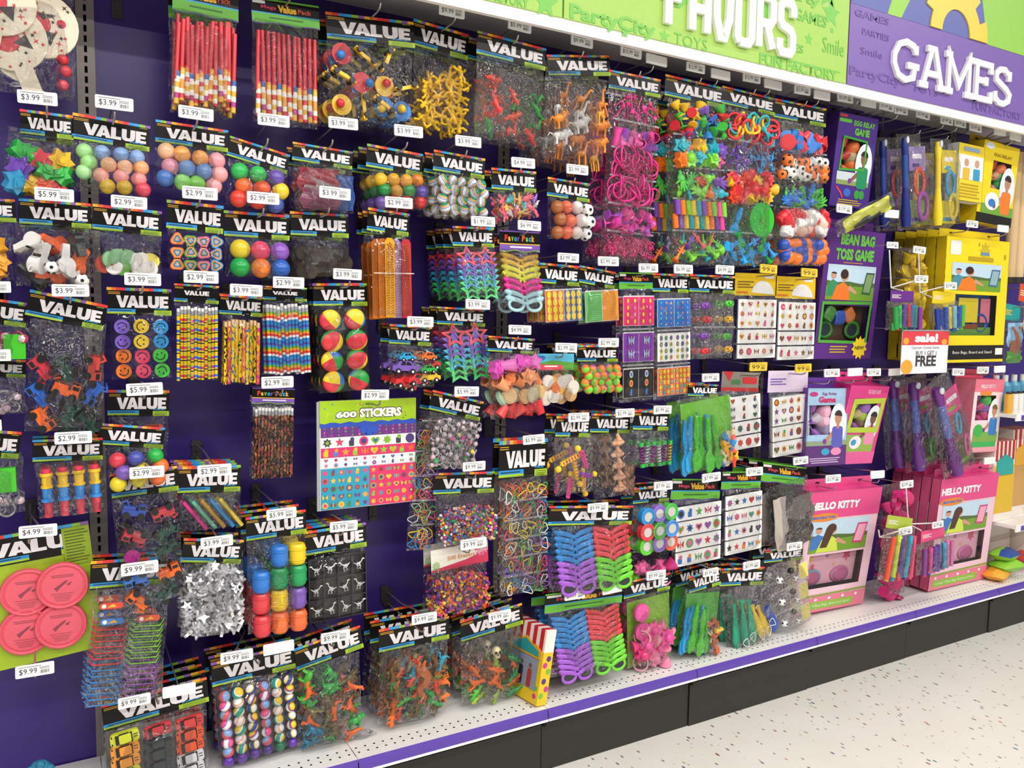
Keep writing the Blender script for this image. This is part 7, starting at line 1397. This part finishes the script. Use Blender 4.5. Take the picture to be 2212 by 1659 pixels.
# ---- bare hook plates left on the purple panel
for px, py, w_ in ((830, 1283, 'below the dinosaur skeletons'), (668, 1120, 'left of the sticker book'), (805, 1105, 'under the sticker book'), (425, 985, 'above the straw whistles'), (252, 16, 'high up beside the left upright'), (738, 858, 'just above the sticker book')):
    p = at(px, py, -.002); b = MB(); b.box((0, -.002, 0), (.024, .004, .056)); b.box((0, -.006, .018), (.016, .005, .006)); b.box((0, -.006, -.018), (.016, .005, .006)); b.box((0, -.005, 0), (.004, .004, .04))
    tag(obj('hook_plate', b.mesh('hook_plate', M_PLATE), None, T(p.x, -.002, p.z)), 'small grey hook plate on the purple panel '+w_, 'hook')
# ---- carnival box leaning on the shelf
def carnival_box():
    t = thing('carnival_box', 'red-striped carnival game box leaning on the shelf between reptiles and sunglasses', 'boxed game'); w, h, d = .17, .25, .04
    p = at(1170, 1531, -.335)
    t.matrix_basis = T(p.x-.02, -.335, LIPZ+.008) @ RZ(-1.42) @ RX(-.17) @ T(-w/2, 0, 0)
    m = MB(); m.box((0, d/2, h*.33), (w, d, h*.66), 0); m.box((0, d/2, h*.8), (w, d, h*.28), 1)
    m.flat([(w*.5, h*.66), (w*.5, h*.66), (w*.5, h*.66)], 0) if False else None
    obj('carton', m.mesh('carton', [mat('#eac320', .4), mat('#efe6dc', .4)]), t)
    m = MB()
    for i in range(5): m.box((-w/2+w*(i+.5)/5, d/2, h*.8), (w/10, d+.002, h*.282))
    obj('red_stripe', m.mesh('red_stripe', mat('#c8242f', .4)), t)
    m = MB(); m.prism([(-w*.46, h*.56), (w*.46, h*.56), (w*.46, h*.66), (w*.3, h*.72), (w*.18, h*.71), (0, h*.78), (-w*.18, h*.71), (-w*.3, h*.72), (-w*.46, h*.66)], -.004, -.001); obj('gold_frame', m.mesh('gold_frame', mat('#e0a52a', .4)), t)
    m = MB(); m.flat([(-w*.4, h*.585), (w*.4, h*.585), (w*.38, h*.65), (0, h*.745), (-w*.38, h*.65)], -.005); obj('teal_sign', m.mesh('teal_sign', ink('#2a9a9c')), t)
    m = MB(); m.rect(-w*.4, w*.4, h*.16, h*.55, -.0015, 0); [m.flat(rrect(w*(x-.06), w*(x+.06), h*.17, h*.4, .006), -.002, k+1) for k, x in enumerate((-.25, -.05, .2))]; [m.flat(circ(w*x, h*.44, w*.045, h*.028), -.002, 4) for x in (-.25, -.05, .2)]; obj('photo_print', m.mesh('photo_print', [ink('#8a94a8'), ink('#1f8a5a'), ink('#2a2a3a'), ink('#a83a34'), ink('#7a5240')]), t)
    m = MB()
    for y, z, c in ((.3, .5, 0), (.7, .42, 1), (.4, .3, 2), (.75, .2, 0), (.3, .12, 1), (.6, .58, 2)): m.cyl((w/2-.0005, d*y, h*z), (w/2+.001, d*y, h*z), .009, n=14, mi=c)
    for u, z, c in ((.4, .1, 0), (.42, .2, 1)): m.cyl((w*u, .0005, h*z), (w*u, -.001, h*z), .008, n=14, mi=c)
    obj('printed_dot', m.mesh('printed_dot', [ink('#c83a8a'), ink('#7ab82f'), ink('#5a2f80')]), t)
carnival_box()
# ---- things lying on the base shelf
b = MB(); b.sph((0, 0, .012), (.03, .015, .012), 10, 6); [b.tube([(x, 0, .01), (x*1.6, -.01, .016), (x*2.1, 0, .006)], .004, 5) for x in (-.02, .018)]
p = at(790, 1600, -.27); tag(obj('loose_wrapper', b.mesh('loose_wrapper', film_mat('crinkle')), None, T(p.x, -.25, LIPZ)), 'crumpled scrap of clear film lying on the white shelf', 'wrapper')
p = at(85, 1650, -.2)
b = MB(); b.sph((0, 0, 0), (.028, .02, .03), 9, 6); [b.sph((.022*math.cos(a), -.008, .02*math.sin(a)), .012, 7, 5) for a in (0.3, 1.5, 2.6, 4)]
tag(obj('blue_pompom', b.mesh('blue_pompom', mat('#2a7a9a', .7, bump=1, bscale=200)), None, T(p.x, -.2, max(p.z-.02, LIPZ+.028))), 'small teal blue pompom on the shelf under the purple panel', 'pompom')
# ---- pillow bags and shelves at the far bay
def pillow(label, px, py, Y, cols, w=.16, h=.1, rot=0, z=None):
    p = at(px, py, Y); m = MB(); n = 10; vs = []
    for sd in (1, -1):
        for j in range(n+1):
            for i in range(n+1):
                u, v = i/n*2-1, j/n*2-1; e = ((1-u*u)*(1-v*v))**.5
                vs.append((u*w/2, v*h/2, sd*.032*e+.003*math.sin(6*u+4*v)*e))
    fs = []; o = (n+1)**2
    for s0 in (0, 1):
        for j in range(n):
            for i in range(n):
                a = s0*o+j*(n+1)+i; q = (a, a+1, a+n+2, a+n+1); fs.append(q if s0 == 0 else q[::-1])
    m.add(vs[:o]+vs[o:], fs[:n*n//2*1], 0, True); m.add(vs, fs[n*n//2:], 1, True)
    t = thing('pillow_bag', label, 'candy bag', T(p.x, Y, p.z if z is None else z) @ RZ(rot) @ RY(rnd(-.1, .1))); obj('pouch', m.mesh('pouch', [mat(cols[1], .3, bump=.5), mat(cols[0], .3, bump=.5)]), t); return t
pillow('green and blue pillow bag on top of the small heap', 2168, 1225, -.27, ('#8fc83a', '#2f4f9a'), z=.335, rot=.2)
pillow('plain green pillow bag in the middle of the small heap', 2172, 1245, -.28, ('#7fbf2f', '#8fc83f'), z=.285, rot=-.1)
pillow('orange pillow bag at the foot of the small heap', 2152, 1258, -.27, ('#e0982a', '#e8a83a'), z=.25, rot=.3)
pillow('red pillow bag behind the green one', 2215, 1245, -.25, ('#c83a3a', '#d04a44'), z=.285)
def shelf(label, py, depth=.33):
    p = at(2185, py, -.35); x0 = at(2166, py, -.35).x+.1
    t = thing('wall_shelf', label, 'shelf', T(x0+BAY/2, 0, p.z)); m = MB(); m.box((0, -.175, -.008), (BAY, .35, .016)); obj('deck', m.mesh('deck', M_WHITE), t); m = MB(); m.box((0, -.353, -.012), (BAY, .006, .034)); obj('front_lip', m.mesh('front_lip', mat('#eeecea', .4)), t); m = MB(); m.box((.02, -.357, -.014), (BAY-.04, .003, .022)); obj('price_rail', m.mesh('price_rail', M_RAIL), t); m = MB(); m.box((-BAY/2+.12, -.3595, -.014), (.06, .002, .022)); obj('rail_tag', m.mesh('rail_tag', M_WHITE), t); return p.z, x0
z1, sx1 = shelf('upper white shelf with purple rail in the far bay', 897)
z2, sx2 = shelf('lower white shelf with purple rail in the far bay', 1138)
def stripe_box(label, x, z, w, h, d, Y, face, sign):
    t = thing('carnival_box', label, 'boxed game', T(x, Y, z)); m = MB(); m.box((0, d/2, h/2), (w, d, h), 0); m.box((0, -.001, h*.4), (w*.96, .001, h*.6), 1); obj('carton', m.mesh('carton', [mat('#e9dfd4', .4), ink(face)]), t)
    m = MB()
    for i in range(5): m.box((-w/2+w*(i+.5)/5, d/2, h*.88), (w/10, d+.003, h*.245))
    obj('red_stripe', m.mesh('red_stripe', mat('#b82a2f', .4)), t); m = MB(); m.prism([(-w*.4, h*.58), (w*.4, h*.58), (w*.38, h*.76), (0, h*.84), (-w*.38, h*.76)], -.005, -.001); obj('sign_panel', m.mesh('sign_panel', mat(sign, .4)), t)
for x, z, w, h, Y, f, s, lab in ((sx1+.02, z2+.001, .17, .38, -.26, '#d8b02f', '#2fa09a', 'striped carnival box with a teal panel on the lower far shelf'), (sx1+.24, z2+.001, .2, .42, -.22, '#c89a5a', '#e0a83a', 'striped carnival box with a gold panel on the lower far shelf'), (sx1+.12, LIPZ+.001, .22, .3, -.18, '#c8b8b0', '#d8d0c8', 'striped carnival box on the base shelf behind the pillow bags'), (sx1+.36, LIPZ+.001, .2, .3, -.24, '#c8703a', '#2fa09a', 'striped carnival box with an orange front on the base shelf')): stripe_box(lab, x+w/2, z, w, h, .1, Y, f, s)
for i in range(4):
    t = thing('bubble_bottle', 'blue bubble bottle with red dots standing on the upper far shelf', 'bottle', T(sx1+.06+.075*i, -.22, z1), 'blue bottles on the upper far shelf'); m = MB(); m.cyl((0, 0, 0), (0, 0, .12), .03, n=14); m.cyl((0, 0, .12), (0, 0, .14), .03, .014, 14); obj('bottle_body', m.mesh('bottle_body', toy('#5a9ab8')), t); m = MB(); m.cyl((0, 0, .14), (0, 0, .17), .014, n=12); obj('bottle_cap', m.mesh('bottle_cap', toy('#d8d4d0')), t)
for i in range(5):
    t = thing('white_tube', 'white and yellow tube in the row at the front of the upper far shelf', 'tube', T(sx1+.03+.045*i, -.3, z1), 'tubes on the upper far shelf'); m = MB(); m.cyl((0, 0, 0), (0, 0, .09), .018, n=12, mi=0 if i else 1); obj('tube_body', m.mesh('tube_body', [toy('#e4e0dc'), toy('#e0a83a')]), t); m = MB(); m.cyl((0, 0, .09), (0, 0, .1), .012, n=10); obj('tube_cap', m.mesh('tube_cap', toy('#3a3a3c')), t)
for i, (px, c) in enumerate(((2196, '#d8b888'), (2214, '#e0c296'))):
    a, b2 = at(px, 330, -.12), at(px-3, 600, -.12); m = MB(); m.cyl((0, 0, 0), (0, 0, b2.z-a.z), .028, .028, 16); t = thing('wooden_pole', ('pale wooden pole hanging beside the yellow egg box', 'second pale wooden pole farther along the far bay')[i], 'pole', T(a.x, -.12, a.z)); obj('pole_shaft', m.mesh('pole_shaft', mat(c, .5, bump=.2)), t); m = MB(); m.cyl((0, 0, b2.z-a.z-.03), (0, 0, b2.z-a.z), .03, n=16); obj('pole_ferrule', m.mesh('pole_ferrule', mat('#2a2624', .4)), t); m = MB(); m.cyl((0, 0, 0), (0, .12, 0), .004, n=6); obj('support_peg', m.mesh('support_peg', M_WIRE), t)
P('teal card toy pack', 'narrow pack with a teal and yellow card and brown toy', 2172, 655, 2206, 662, 690, 2182, 785, c_folds([('#8fb8d8', 0, 1, 0, .6, .002), ('#a8603a', .2, .8, .1, .9, .006), ('#5a9a3a', 0, 1, .7, 1, .004)]), None, Y=-.24, hdr=h_plain, hargs=dict(bg='#2a9a94', fg='#e8b83a'), Tk=.03)
P('orange card toy pack', 'narrow pack with an orange card at the end of the far bay', 2204, 612, 2245, 622, 650, 2222, 720, c_folds([('#d8a03a', 0, 1, 0, 1, .004)]), None, Y=-.24, hdr=h_plain, hargs=dict(bg='#d8542f', fg='#efd8a0'), Tk=.03)
